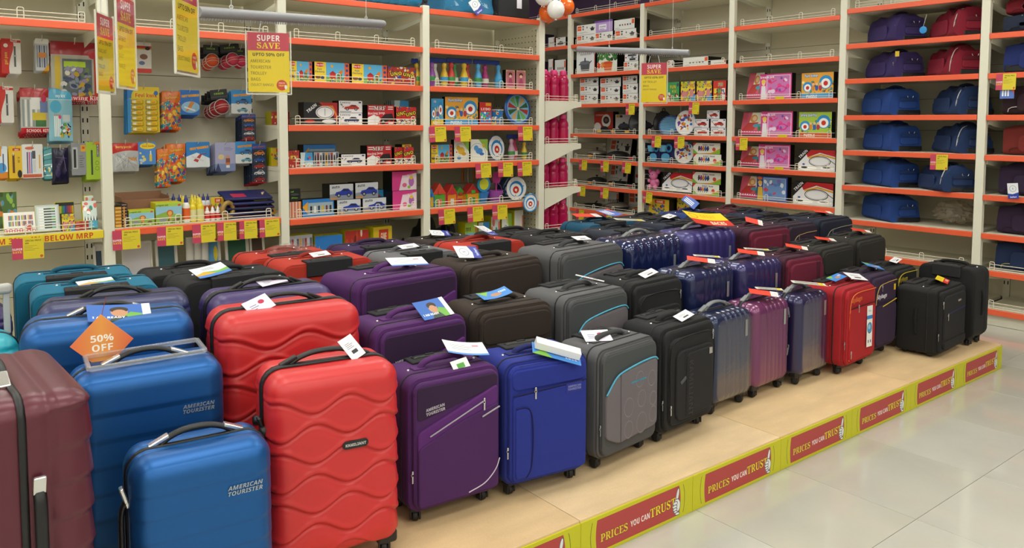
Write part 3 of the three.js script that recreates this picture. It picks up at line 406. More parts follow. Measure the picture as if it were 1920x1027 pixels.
// purple, brown, grey and black soft sets, small in front, large behind
const pq = (w, h, d) => S({ w, h, d, col: PUR, face: 0x451a58, trim: 0x541f68, handleH: 0.028, front: F.diagonal(0x2c1038, 0x561f6c) });
put('purS', softCase, 'soft_suitcase', 'smallest purple soft suitcase with diagonal zip pocket, in the front row', 1.4, -2.355, pq(0.385, 0.54, 0.22), -4);
put('purM', softCase, 'soft_suitcase', 'medium purple soft suitcase directly behind the smallest purple one', 1.43, -2.66, pq(0.43, 0.655, 0.25), 2);
put('purL', softCase, 'soft_suitcase', 'largest purple soft suitcase with a long white card tied to its handle', 1.515, -3.0, pq(0.55, 0.775, 0.3), 7);
put('royS', softCase, 'soft_suitcase', 'royal blue soft suitcase with a white packet on its handle, front row', 1.792, -2.3, S({ w: 0.385, h: 0.535, d: 0.22, col: 0x1a2884, face: 0x1b2b8a, trim: 0x121c62, front: F.sidePocket() }), -8);
const bq = (w, h, d) => S({ w, h, d, col: BRN, face: 0x2f231d, trim: 0x241a15, front: F.straight() });
put('brM', softCase, 'soft_suitcase', 'medium dark brown soft suitcase behind the royal blue one', 1.9, -2.65, bq(0.405, 0.655, 0.26), -3);
put('brL', softCase, 'soft_suitcase', 'large dark brown soft suitcase beside the largest grey one', 2.1, -3.03, bq(0.5, 0.77, 0.3), 6);
const gq = (w, h, d) => S({ w, h, d, col: 0x5a595c, face: 0x4a4a4d, trim: 0x38383b, front: F.slanted(0x6c656b, h > 0.6 ? 0.05 : 0) });
put('grS', softCase, 'soft_suitcase', 'smallest grey soft suitcase with embossed rings and sky blue piping', 2.235, -2.3, gq(0.4, 0.515, 0.22), 6);
put('grM', softCase, 'soft_suitcase', 'medium grey soft suitcase behind the one with embossed rings', 2.345, -2.62, gq(0.435, 0.66, 0.27), 4);
put('grL', softCase, 'soft_suitcase', 'largest grey soft suitcase next to the shiny navy shell', 2.63, -3.0, gq(0.53, 0.785, 0.3), 7);
const kq = (w, h, d) => S({ w, h, d, col: BLK, face: 0x1a1a1d, trim: 0x0e0e10, front: F.nested() });
put('blS', softCase, 'soft_suitcase', 'black soft suitcase with nested front pockets and a metal badge, front row', 2.648, -2.325, kq(0.415, 0.53, 0.22), 5);
put('blM', softCase, 'soft_suitcase', 'medium black soft suitcase behind the front black one', 2.8, -2.65, kq(0.415, 0.66, 0.25), 4);
// navy, mauve and violet shells
const hq = (w, h, d, col, skin = 'flutes', x = {}) => ({ w, h, d, col, skin, R: 0.05, plate: 0.3, ends: greyPl, handleM: greyPl, mo: { metal: 0.35, rough: 0.28, coat: 0.6, cr: 0.1 }, ...x });
put('nvS', hardCase, 'hard_suitcase', 'small navy fluted hard suitcase in crinkled film, beside the front black one', 3.12, -2.385, hq(0.355, 0.5, 0.22, 0x1d2a4e, 'flutes', { film: 1 }), 3);
put('nvM', hardCase, 'hard_suitcase', 'medium navy fluted hard suitcase behind the film-wrapped small one', 3.26, -2.65, hq(0.438, 0.66, 0.26, 0x222b58), 5);
put('nvL', hardCase, 'hard_suitcase', 'large shiny navy fluted hard suitcase reflecting the lamps, beside the grey one', 3.19, -3.03, hq(0.53, 0.785, 0.3, 0x1c2858, 'bigflutes', { mo: { metal: 0.3, rough: 0.12, coat: 1, cr: 0.03 }, R: 0.06 }), 5);
put('mvS', hardCase, 'hard_suitcase', 'mauve pink fluted hard suitcase with a red card, front row', 3.49, -2.4, hq(0.345, 0.5, 0.22, MAU), 3);
put('vnS', hardCase, 'hard_suitcase', 'small violet navy fluted hard suitcase beside the mauve one', 3.86, -2.38, hq(0.34, 0.5, 0.22, 0x272450, 'flutes', { film: 1 }), 3);
put('viM', hardCase, 'hard_suitcase', 'medium violet fluted hard suitcase behind the mauve one', 3.72, -2.65, hq(0.42, 0.655, 0.26, PNV), 1);
put('viL', hardCase, 'hard_suitcase', 'large violet hard suitcase with deep flutes beneath the yellow sale board', 3.75, -3.06, hq(0.53, 0.78, 0.3, 0x3c3678, 'bigflutes', { R: 0.065, mo: { metal: 0.25, rough: 0.34 } }), 3);
const mq = (w, h, d) => S({ w, h, d, col: 0x3d1029, face: 0x6a1230, trim: 0x3a0d22, front: F.plain(0x4a0c22) });
put('maM', softCase, 'soft_suitcase', 'medium maroon soft suitcase behind the front red one', 4.15, -2.665, mq(0.4, 0.645, 0.25), -1);
put('maL', softCase, 'soft_suitcase', 'large maroon soft suitcase beside the deep-fluted violet shell', 4.33, -3.05, mq(0.46, 0.755, 0.3), -1);
put('reS', softCase, 'soft_suitcase', 'red soft suitcase with orange piping and a long white swing ticket', 4.215, -2.34, S({ w: 0.39, h: 0.505, d: 0.23, col: 0xa01220, face: 0xa6141f, trim: 0x7e0d18, front: F.corded(0xd86a2c, 'Skybags') }), 4);
put('plS', softCase, 'soft_suitcase', 'small plum soft suitcase with yellow zip and logo beside the front red one', 4.63, -2.4, S({ w: 0.345, h: 0.515, d: 0.22, col: 0x2c1838, face: 0x2c1838, trim: 0x20122a, front: [...F.scoop(0xb08b4a), { word: 'Skybags', s: 0.024, u: 0.3, v: 0.74, z: 0.009, slant: 0.3, m: M(0xd9d4de, 0.5), font: serif }, { l: [[0.3, 0.6], [0.9, 0.66]], r: 0.003, z: 0.016, m: M(0xd8b32a, 0.5), n: 'zip_track' }, { badge: [0.022, 0.038], u: 0.86, v: 0.83, z: 0.009, m: M(0xe0b42a, 0.4), n: 'badge' }] }), 3);
put('plL', softCase, 'soft_suitcase', 'large plum soft suitcase with tan curved piping, behind the dark olive pair', 4.82, -3.09, S({ w: 0.375, h: 0.745, d: 0.29, col: 0x2b1a2e, trim: 0x1d1120, front: F.scoop(0xa98a5c) }), 0);
put('nyL', softCase, 'soft_suitcase', 'large dark navy soft suitcase with curved cord, last of the tall row', 5.215, -3.09, S({ w: 0.48, h: 0.75, d: 0.29, col: 0x12182e, trim: 0x0c1020, front: F.scoop(0x8d8a74) }), 2);
put('olM', softCase, 'soft_suitcase', 'medium dark olive soft suitcase beside the maroon one', 4.6, -2.72, S({ w: 0.45, h: 0.65, d: 0.26, col: 0x24221d, trim: 0x191814, front: F.straight(0.7, 0x4a463c) }), 4);
put('olN', softCase, 'soft_suitcase', 'dark olive soft suitcase at the end of the middle row', 5.12, -2.77, S({ w: 0.46, h: 0.655, d: 0.23, col: 0x24221d, trim: 0x191814, front: F.straight(0.7, 0x4a463c) }), 4);
put('kyS', softCase, 'soft_suitcase', 'black soft suitcase with yellow piping and logo behind the boxy black one', 5.065, -2.475, S({ w: 0.345, h: 0.5, d: 0.22, col: 0x151517, trim: 0x0d0d0f, front: F.corded(0xb9a22c, 'Skybags') }), 3);
put('cab', softCase, 'soft_suitcase', 'boxy black cabin case with a thin blue line at the platform corner', 5.0, -2.17, S({ w: 0.435, h: 0.425, d: 0.24, R: 0.03, c0: 0.02, col: 0x131315, trim: 0x0a0a0b, front: F.cabin() }), 4);
put('side', softCase, 'soft_suitcase', 'black soft suitcase standing sideways at the far end of the platform', 5.33, -2.28, S({ w: 0.36, h: 0.51, d: 0.22, col: 0x141416, trim: 0x0b0b0c, front: F.nested() }), 0);
cases.side.o.position.set(5.565, PODIUM, -2.3); cases.side.o.rotation.y = PI / 2;
// back rows, turned away so that their pull-handle trays face the front
const bk = (w, h, d, col, trim, x = {}) => ({ w, h, d, col, trim: trim ?? col, back: 1, handleZ: 0.03, ...x });
const backs = [['tealA', 0.42, -3.6, 0x0c6c8c, 'teal soft suitcase turned away behind the dusty navy shell', -6], ['tealB', 0.4, -3.93, 0x0c6c8c, 'teal soft suitcase in the last row, behind the other teal one', -6],
  ['blkA', 0.965, -3.5, 0x1b1b1e, 'black soft suitcase turned away, behind the muted purple shell', 3], ['blkB', 0.93, -3.93, 0x1b1b1e, 'black soft suitcase in the last row beside the teal one', -2],
  ['redA', 1.46, -3.62, 0xb5301f, 'brick red soft suitcase turned away, behind the largest purple one', -2], ['redB', 1.43, -3.99, 0xb5301f, 'brick red soft suitcase in the last row with film on its pull handle', -1],
  ['gryA', 1.97, -3.52, 0x6b6b70, 'pale grey soft suitcase turned away, behind the largest purple one', 2], ['purB', 1.95, -3.95, 0x35184a, 'purple soft suitcase in the last row beside the brick red one', -2],
  ['brnB', 2.455, -3.935, 0x2a1f19, 'dark brown soft suitcase in the last row beside the purple one', 0], ['redC', 2.46, -3.59, 0xb5301f, 'brick red soft suitcase behind the large brown one', 3],
  ['blkC', 2.95, -3.895, 0x1a1a1c, 'black soft suitcase in the last row nearest the bottle shelves', -2], ['blkD', 2.98, -3.55, 0x1d1d20, 'black soft suitcase with a raised grip behind the largest grey one', 2],
  ['nvgA', 3.5, -3.48, 0x252a38, 'slate navy soft suitcase with pale piping behind the shiny navy shell', 0], ['teaC', 3.66, -3.83, 0x13506e, 'deep teal soft suitcase in the last row behind the slate navy one', 0],
  ['nvyD', 4.02, -3.5, 0x181f33, 'ink navy soft suitcase behind the deep-fluted violet shell', 0], ['blkE', 4.16, -3.84, 0x17181c, 'black soft suitcase in the last row behind the ink navy one', 0],
  ['blkF', 4.515, -3.48, 0x15161a, 'black soft suitcase behind the large maroon one', 0], ['bluG', 4.655, -3.835, 0x16306e, 'blue soft suitcase in the last row behind the black one', 0],
  ['nvyH', 4.995, -3.46, 0x151d3a, 'midnight navy soft suitcase behind the large plum one', 0], ['marI', 5.15, -3.815, 0x541222, 'wine red soft suitcase at the far end of the last row', 0]];
for (const [k, x, z, c, label, yaw] of backs) { const w = k === 'gryA' || k === 'brnB' ? 0.44 : k > 'n' && k < 'o' ? 0.47 : 0.48; put(k, softCase, 'soft_suitcase', label, x, z, bk(w, (k === 'blkB' ? 0.715 : /B$|brnB|blkC/.test(k) && k !== 'tealB' ? 0.735 : 0.752) + (c % 7) * 0.001, 0.28, c, new THREE.Color(c).multiplyScalar(0.6).getHex()), yaw); }

function loftGeo(rings, seg = 28) { // rings: [{z, pts: (t)->[x,y]}]
  const pos = [], idx = [], n = rings.length; for (const r of rings) for (let j = 0; j < seg; j++) { const [x, y] = r.f(j / seg); pos.push(x, y, r.z); }
  for (let i = 0; i < n - 1; i++) for (let j = 0; j < seg; j++) { const a = i * seg + j, b = i * seg + (j + 1) % seg, c = a + seg, d = b + seg; idx.push(a, c, b, b, c, d); }
  for (const [i, f] of [[0, 1], [n - 1, 0]]) { const c = pos.length / 3; let mx = 0, my = 0; for (let j = 0; j < seg; j++) { mx += pos[(i * seg + j) * 3] / seg; my += pos[(i * seg + j) * 3 + 1] / seg; } pos.push(mx, my, rings[i].z); for (let j = 0; j < seg; j++) { const a = i * seg + j, b = i * seg + (j + 1) % seg; f ? idx.push(c, a, b) : idx.push(c, b, a); } }
  const g = new THREE.BufferGeometry(); g.setAttribute('position', new THREE.Float32BufferAttribute(pos, 3)); g.setIndex(idx); g.computeVertexNormals(); return toCreasedNormals(g, 0.7);
}
// slab-sided bag body: dims w (side to side), h, L (front to back); sag lowers the crown, taper narrows the top
function bagBody(w, h, L, taper, lump, sd) { return memo(`bag${[w, h, L, taper, lump, sd]}`, () => { const rings = [], N = 18; for (let i = 0; i <= N; i++) { const u = i / N, z = L / 2 - u * L, e = Math.pow(Math.sin(PI * Math.min(1, Math.max(0, 0.06 + u * 0.88))), 0.32), hh = h * (0.72 + 0.28 * e) * (1 + lump * 0.05 * Math.sin(u * 9 + sd)), ww = w * (0.86 + 0.14 * e); rings.push({ z, f: (t) => { const a = t * 2 * PI - PI / 2, c = Math.cos(a), s = Math.sin(a), k = 0.32; let x = Math.sign(c) * Math.abs(c) ** k * ww / 2, y = (Math.sign(s) * Math.abs(s) ** k * 0.5 + 0.5) * hh; x *= 1 - taper * (y / h) ** 1.6; x += 0.006 * lump * Math.sin(y * 40 + u * 12 + sd); y += (y > h * 0.3 ? 0.008 * lump * Math.sin(u * 17 + t * 25 + sd) : 0); return [x, Math.max(0, y)]; } }); } return loftGeo(rings, 40); }); }

// ---------------------------------------------------------------- print on packaging (flat print only)
const C = {};
const pr = (id, w, h, f) => (C[id] = print(id, w, h, f));
const carArt = (g, x, y, s, c) => { g.save(); g.translate(x, y); g.scale(s, s); pathc(g, c, [[-60, 10], [-52, -6], [-20, -12], [0, -28], [34, -26], [52, -8], [62, 0], [60, 16], [-58, 16]]); pathc(g, '#26303c', [[-12, -12], [4, -24], [30, -22], [40, -10]]); oval(g, '#1b1b1d', -34, 16, 13); oval(g, '#1b1b1d', 36, 16, 13); oval(g, '#b9bcc2', -34, 16, 7); oval(g, '#b9bcc2', 36, 16, 7); g.restore(); };
pr('clay', 300, 176, (g, w, h) => { box_(g, '#5cb3e2', 0, 0, w, h); box_(g, '#efcf2b', -2, -2, 100, h + 4); box_(g, '#6fae3e', 100, 128, w, 50); oval(g, '#e7a42c', 150, 34, 12); oval(g, '#d8322c', 46, 26, 36, 17); word(g, 'Play-Doh', 46, 26, 17, '#fff'); word(g, 'Fun', 44, 62, 22, '#2a4a8c'); word(g, 'Factory', 46, 84, 22, '#2a4a8c'); box_(g, '#c9322b', 130, 96, 50, 42); pathc(g, '#a8201f', [[124, 98], [155, 72], [186, 98]]); oval(g, '#2f6b2c', 214, 112, 20, 28); oval(g, '#d87b28', 224, 84, 14, 24, 0.6); oval(g, '#7b4b26', 30, 130, 22, 14); oval(g, '#31435c', 68, 134, 16, 12); dots(g, 130, 40, 26, ['#e6d23a', '#c3342d', '#3d5fb0', '#3b2a20'], 3, 8, 130, 130); box_(g, '#e4612a', w - 44, -2, 48, h + 4); for (let i = 0; i < 4; i++) oval(g, '#3a3f8a', w - 22, 24 + i * 42, 12); });
pr('uno', 120, 190, (g, w, h) => { box_(g, '#c8232b', -2, -2, w + 4, h + 4); dots(g, w, h, 40, ['#e8b22a', '#a51820', '#d8402c', '#3a4f9c', '#4a8c3c'], 3, 10); box_(g, '#e9e5da', 4, 128, w - 8, 58); dots(g, w - 12, 50, 30, ['#2d3f8c', '#b42a2a', '#2f6f3a', '#d8b72b', '#222'], 4, 9, 6, 132); word(g, 'UNO', 60, 72, 50, '#f1d22c', { edge: '#1c1a18', lw: 12, rot: -0.25 }); });
pr('train', 340, 190, (g, w, h) => { box_(g, '#e9e9ec', 0, 0, w, h); pathc(g, '#c6252a', [[60, 0], [w, 0], [w, 60], [200, 26], [90, 70]]); pathc(g, '#e0a52b', [[100, 66], [210, 36], [w, 66], [w, 80], [210, 50], [96, 82]]); pathc(g, '#17171a', [[-2, -2], [120, -2], [-2, 130]]); word(g, 'TRAIN', 48, 40, 34, '#f2f2f2', { rot: -0.78 }); ring(g, '#1d1d20', 6, 200, 104, 96, 44); linec(g, '#1d1d20', 5, [[290, 90], [338, 122]]); ring(g, '#4c4c50', 2, 200, 104, 84, 36); oval(g, '#fff', 90, 164, 84, 22); oval(g, '#2a2d33', 60, 160, 30, 8); oval(g, '#fafafa', 270, 160, 60, 18); oval(g, '#2a2d33', 262, 156, 34, 6); oval(g, '#3a55a5', 54, 132, 12, 8); });
pr('trainDark', 340, 190, (g, w, h) => { box_(g, '#1b1b1f', 0, 0, w, h); pathc(g, '#b5262a', [[150, 0], [w, 0], [w, 190], [300, 120]]); pathc(g, '#d8842a', [[130, 30], [290, 26], [w, 120], [w, 150], [280, 44]]); oval(g, '#e9e9ec', 210, 84, 92, 52); ring(g, '#1d1d20', 4, 210, 84, 80, 44); word(g, 'TRAIN', 80, 50, 38, '#f2f2f2', { rot: -0.6 }); oval(g, '#e6e6ea', 250, 160, 70, 18); oval(g, '#c9322b', 60, 160, 50, 14); linec(g, '#2f2f33', 4, [[210, 50], [210, 110]]); });
const carBox = (id, c, title, bg = '#eceaee') => pr(id, 240, 150, (g, w, h) => { box_(g, bg, -2, -2, w + 4, h + 4); box_(g, '#c9c9d2', 0, 0, w, 5); carArt(g, 128, 84, 1.25, c); word(g, title, 66, 24, 28, '#2b2b33', { font: 'serif' }); oval(g, '#33407c', w - 26, 22, 14, 10); dots(g, 40, 40, 6, ['#55555d', '#8a8a92', c], 4, 8, 8, 44); lines(g, '#6d6d75', 12, 128, 120, 2, 8, 4); });
carBox('carRed', '#c8301f', 'Lowrey'); carBox('carWhite', '#3a3f74', 'Lowrey'); carBox('carRace', '#b3222a', 'Auto');
pr('auto', 240, 150, (g, w, h) => { box_(g, '#cfd3da', -2, -2, w + 4, h + 4); pathc(g, '#8f97a4', [[0, 96], [w, 64], [w, h], [0, h]]); word(g, 'auto', 62, 26, 36, '#26262c', { rot: -0.04 }); carArt(g, 140, 84, 1.45, '#2a3fae'); box_(g, '#d88a2c', 8, h - 22, 70, 14); ring(g, '#2d2d33', 4, w / 2, h / 2, w, h); });
pr('mrf', 260, 190, (g, w, h) => { box_(g, '#c1272f', -2, -2, w + 4, h + 4); pathc(g, '#ecebee', [[0, 120], [60, 92], [130, 130], [90, 190], [0, 190]]); word(g, 'MRF', 118, 32, 52, '#f5f2ee', { font: 'serif', edge: '#7a1015' }); for (const x of [12, 196]) for (let i = 0; i < 2; i++) box_(g, '#f2ecec', x, 14 + i * 20, 50, 9); word(g, 'Racing Jeep', 84, 78, 28, '#f3eeee', { font: 'serif', rot: -0.05 }); pathc(g, '#2a1d20', [[120, 130], [170, 86], [238, 80], [250, 120], [180, 160]]); oval(g, '#111', 150, 156, 26); oval(g, '#111', 232, 132, 22); oval(g, '#a9a9b0', 150, 156, 11); box_(g, '#e8e4e0', 200, 160, 48, 18); });
const fruitParty = (id, bg, band, title) => pr(id, 300, 220, (g, w, h) => { box_(g, bg, -2, -2, w + 4, h + 4); box_(g, band, -2, 176, w + 4, 48); dots(g, w, 110, 40, ['#6ab04c', '#4d8f8b', '#f3e1a0', '#7a4a2a'], 5, 14, 0, 70); for (const [x, y, s] of [[60, 120, 46], [228, 84, 60]]) { oval(g, '#2f8fd0', x, y, s, s * 0.95); oval(g, '#f4f4f2', x, y + s * 0.16, s * 0.72, s * 0.68); oval(g, '#c8322b', x, y + s * 0.16, s * 0.34); } for (let i = 0; i < 3; i++) { oval(g, ['#d88a2c', '#3a5fb0', '#b03a4a'][i], 112 + i * 34, 128, 15, 26); oval(g, '#e8bd94', 112 + i * 34, 98, 12); } word(g, title, 92, 26, 30, '#e9f2fb', { edge: '#2a5a94', lw: 5 }); word(g, 'PUZZLE', 100, 200, 30, '#fff'); });
fruitParty('puzzleOrange', '#e9a63a', '#4ea0d8', 'fun time'); fruitParty('puzzleGreen', '#a9c845', '#cf5a33', 'play party'); fruitParty('puzzleBlue', '#3f9bd4', '#e4c336', 'FUN');
pr('ludo', 150, 260, (g, w, h) => { box_(g, '#cf2a25', -2, -2, w + 4, h + 4); word(g, 'LUDO', 76, 78, 40, '#fff', { font: 'serif' }); box_(g, '#3b8fd0', 12, 110, 126, 120); dots(g, 110, 100, 18, ['#e8d23a', '#c33', '#2c5', '#eee', '#222'], 6, 14, 20, 118); box_(g, '#e8a52b', 76, 8, 66, 34); });
pr('doll', 130, 240, (g, w, h) => { box_(g, '#cf8f8e', -2, -2, w + 4, h + 4); box_(g, '#b96f78', 14, 20, 102, 180); oval(g, '#e8c6ab', 65, 72, 20, 24); oval(g, '#5a2a22', 65, 58, 26, 24); oval(g, '#e8c6ab', 65, 78, 16, 18); pathc(g, '#a8436a', [[50, 104], [80, 104], [104, 190], [28, 190]]); for (const [x, y] of [[6, 6], [w - 22, 6], [6, h - 22], [w - 22, h - 22]]) box_(g, '#d8c53a', x, y, 16, 16); });
pr('pinkSet', 280, 200, (g, w, h) => { box_(g, '#d83f92', -2, -2, w + 4, h + 4); box_(g, '#f4d3e6', 60, 12, w - 72, h - 32); box_(g, '#c97ab8', 66, 18, w - 84, h - 44); dots(g, 170, 110, 16, ['#e24c8e', '#7a4fb0', '#e9d6ec', '#d8306c'], 8, 18, 80, 34); ring(g, '#e2308a', 9, 190, 120, 36, 22); linec(g, '#e0487c', 10, [[96, 76], [150, 50]]); word(g, 'dream set', 62, 26, 26, '#fff', { font: 'serif' }); oval(g, '#f0cfa0', 34, 70, 16, 20); oval(g, '#e8c858', 34, 58, 20, 16); pathc(g, '#e6e4ec', [[16, 92], [52, 92], [62, 196], [10, 196]]); });
pr('blueSet', 280, 200, (g, w, h) => { box_(g, '#27449c', -2, -2, w + 4, h + 4); box_(g, '#a9c4e4', 62, 12, w - 76, h - 30); box_(g, '#6f93c8', 68, 18, w - 88, h - 42); dots(g, 170, 130, 18, ['#dfe6f0', '#5a7fc0', '#c94a5c', '#8a5fae'], 8, 18, 80, 30); oval(g, '#ecc8a0', 34, 66, 16, 20); oval(g, '#e8b838', 32, 54, 20, 16); pathc(g, '#d8b23c', [[14, 90], [54, 90], [62, 196], [8, 196]]); oval(g, '#d9702c', 30, 20, 24, 14); });
pr('leaning', 200, 240, (g, w, h) => { box_(g, '#c9546a', -2, -2, w + 4, h + 4); pathc(g, '#e7e2cc', [[90, 0], [w, 0], [w, 120], [70, 120]]); oval(g, '#d88b3a', 110, 66, 34, 40); oval(g, '#f0cfa2', 116, 64, 20, 25); pathc(g, '#b8342f', [[60, 110], [160, 104], [120, 190], [10, 190]]); oval(g, '#3f9bb0', 150, 140, 40, 18); box_(g, '#2f7a3c', 160, 150, 40, 40); box_(g, '#c2326a', 0, 190, w, 50); for (let i = 0; i < 8; i++) box_(g, '#e9e4e8', 10 + i * 24, 200, 12, 12); });
pr('cook', 240, 130, (g, w, h) => { box_(g, '#e4e3df', -2, -2, w + 4, h + 4); box_(g, '#de5a2e', 10, 14, 50, 60); word(g, 'PIGEON', 35, 44, 11, '#f6e9e0'); box_(g, '#3a3a3e', 70, 16, 22, 16); box_(g, '#6b6b70', 72, 44, 18, 26); oval(g, '#55555a', 130, 40, 6, 12); pathc(g, '#2a2a2e', [[170, 50], [220, 50], [212, 84], [178, 84]]); linec(g, '#2a2a2e', 5, [[162, 54], [228, 54]]); oval(g, '#2a2a2e', 195, 42, 12, 7); lines(g, '#8d8d90', 12, 92, 130, 3, 10, 3); });
pr('cookPlain', 240, 110, (g, w, h) => { box_(g, '#e2e2de', -2, -2, w + 4, h + 4); for (let i = 0; i < 5; i++) oval(g, ['#3a3a3e', '#5a6b4a', '#8a4a3a', '#3a3a3e', '#55555a'][i], 70 + i * 30, 60, 8, 10); lines(g, '#9a9a9c', 12, 88, 90, 2, 9, 3); box_(g, '#de5a2e', w - 34, 10, 28, 46); });
pr('cookPurple', 240, 130, (g, w, h) => { box_(g, '#b79ad0', -2, -2, w + 4, h + 4); box_(g, '#7a4fa0', -2, -2, w + 4, 24); box_(g, '#e9e6ee', 60, 44, 100, 62); word(g, 'COOKER', 110, 70, 20, '#6a4a94'); lines(g, '#55406e', 70, 92, 80, 2, 8, 3); });
pr('stockpot', 220, 190, (g, w, h) => { box_(g, '#dfe0e2', -2, -2, w + 4, h + 4); box_(g, '#a8321f', w - 10, -2, 14, h + 4); word(g, 'wonderchef', 110, 28, 24, '#6d7178', { light: 1 }); pathc(g, '#55575d', [[44, 96], [160, 96], [150, 164], [58, 164]]); oval(g, '#6f7178', 102, 96, 60, 16); oval(g, '#3a3c40', 102, 74, 8, 20); linec(g, '#33353a', 8, [[30, 112], [50, 106]]); linec(g, '#33353a', 8, [[154, 104], [178, 84]]); });
pr('orangePot', 220, 190, (g, w, h) => { box_(g, '#dcdcd2', -2, -2, w + 4, h + 4); dots(g, w, 80, 60, ['#2f5a2c', '#3f7a38', '#5a8f46', '#24451f'], 8, 20); pathc(g, '#d9622c', [[70, 100], [170, 100], [158, 176], [84, 176]]); oval(g, '#c9502a', 120, 100, 52, 12); dots(g, 80, 40, 16, ['#d8402c', '#e08a3a'], 6, 14, 10, 100); });
pr('blackCook', 220, 170, (g, w, h) => { box_(g, '#dedfe0', -2, -2, w + 4, h + 4); pathc(g, '#33353b', [[60, 30], [170, 30], [188, 70], [46, 70]]); box_(g, '#c2392c', 8, 80, 30, 24); box_(g, '#2b2d31', 80, 112, 96, 40); linec(g, '#2b2d31', 8, [[60, 100], [200, 100]]); oval(g, '#2b2d31', 128, 88, 20, 12); });
pr('panRed', 220, 170, (g, w, h) => { box_(g, '#b8321f', -2, -2, w + 4, h + 4); word(g, 'cookware', 64, 26, 22, '#f0d8c8', { light: 1 }); oval(g, '#e8e4e0', 140, 70, 52, 50); oval(g, '#2c2220', 140, 66, 34, 28); oval(g, '#7a5a48', 140, 66, 18, 14); oval(g, '#e8e4e0', 40, 120, 42, 36); oval(g, '#2c2a2c', 120, 132, 44, 20); });
pr('panWhite', 220, 170, (g, w, h) => { box_(g, '#e0dfdb', -2, -2, w + 4, h + 4); box_(g, '#d8a02c', 16, 8, 40, 20); box_(g, '#2b2320', 58, 8, 34, 20); oval(g, '#3c3e44', 110, 110, 74, 26); oval(g, '#505259', 110, 96, 60, 20); oval(g, '#2a2b2f', 110, 74, 14, 8); linec(g, '#2a2b2f', 12, [[176, 108], [214, 96]]); });
pr('robot', 300, 110, (g, w, h) => { box_(g, '#eceade', -2, -2, w + 4, h + 4); pathc(g, '#7fb838', [[0, 60], [60, 110], [0, 114]]); pathc(g, '#8abf3a', [[150, 114], [300, 60], [304, 114]]); pathc(g, '#e0a52b', [[60, 108], [200, 98], [300, 52], [300, 62], [200, 110]]); pathc(g, '#d8402c', [[0, 0], [40, 0], [0, 40]]); word(g, 'ROBOT TRAIN', 170, 22, 19, '#3a3f7a'); for (let i = 0; i < 5; i++) { const c = ['#3a3f44', '#8a3a8c', '#d88a2c', '#3a5fb0', '#2f3a5c'][i]; oval(g, c, 70 + i * 24, 58, 13, 17); oval(g, c, 70 + i * 24, 40, 9); oval(g, '#222', 66 + i * 24, 76, 6); } oval(g, '#d8503c', 232, 62, 18); });
pr('zoo', 230, 200, (g, w, h) => { box_(g, '#e6cf34', -2, -2, w + 4, h + 4); dots(g, w, h, 34, ['#b8483a', '#5a8f3c', '#3f6fb0', '#c97a8a', '#8a3a7a'], 8, 22); box_(g, '#3f9bd0', 160, 130, 70, 70); word(g, 'ZOO', 70, 36, 52, '#f2d63a', { edge: '#4a6a2a', lw: 8 }); word(g, 'FUN', 180, 44, 40, '#f2d63a', { edge: '#a83a3a', lw: 7 }); oval(g, '#d08a8a', 60, 130, 44, 36); oval(g, '#d08a8a', 176, 120, 30, 40); });
pr('jigGreen', 230, 200, (g, w, h) => { box_(g, '#3f9c5c', -2, -2, w + 4, h + 4); word(g, 'FUN', 130, 50, 46, '#e8d23a', { edge: '#2a5a34', lw: 6 }); word(g, '4 U', 150, 92, 44, '#e8d23a', { edge: '#2a5a34', lw: 6 }); dots(g, 200, 80, 18, ['#c9543c', '#e8e2c8', '#7a4a2a', '#e08a9a'], 8, 20, 14, 110); oval(g, '#4a4a5c', 206, 30, 18); });
pr('jigRed', 230, 200, (g, w, h) => { box_(g, '#cc3a30', -2, -2, w + 4, h + 4); word(g, 'FUN', 130, 40, 42, '#3a5fb0', { edge: '#e8d23a', lw: 6 }); for (let i = 0; i < 6; i++) box_(g, ['#e8d23a', '#5aa04c', '#ecece4'][i % 3], 16 + (i % 3) * 70, 76 + Math.floor(i / 3) * 62, 56, 50); dots(g, 190, 110, 14, ['#3a5fb0', '#d08a3a', '#333'], 6, 14, 20, 80); });
pr('bear', 200, 210, (g, w, h) => { box_(g, '#e8e9e0', -2, -2, w + 4, h + 4); pathc(g, '#8db84a', [[90, 0], [w, 0], [w, 120]]); word(g, 'clay', 110, 24, 26, '#c9c23a'); ring(g, '#6d8fb0', 3, 80, 150, 96, 110); oval(g, '#e3b53a', 96, 104, 46, 34); oval(g, '#e3b53a', 54, 78, 24); oval(g, '#d8a12c', 130, 134, 30, 16); oval(g, '#5a8fd0', 66, 170, 26, 18); oval(g, '#c9443a', 34, 116, 10, 6); });
pr('bearBlue', 200, 210, (g, w, h) => { box_(g, '#e8e9e0', -2, -2, w + 4, h + 4); pathc(g, '#8db84a', [[90, 0], [w, 0], [w, 120]]); ring(g, '#6d8fb0', 3, 80, 150, 96, 110); oval(g, '#4a8fd8', 100, 112, 40, 28); oval(g, '#5aa0e0', 66, 84, 26); oval(g, '#3a6fc0', 130, 140, 26, 14); oval(g, '#d8b23a', 150, 60, 14, 20); });
pr('pinkBox', 220, 180, (g, w, h) => { box_(g, '#f0dce6', -2, -2, w + 4, h + 4); pathc(g, '#d8408c', [[-2, -2], [w + 2, -2], [w + 2, 20], [90, 40], [60, 182], [-2, 182]]); word(g, 'toy set', 140, 34, 24, '#d8408c', { font: 'serif' }); oval(g, '#b06ab8', 170, 100, 24, 46); oval(g, '#e8c23a', 170, 64, 16); oval(g, '#e06a9a', 110, 130, 20); oval(g, '#8fc04a', 150, 150, 14); });
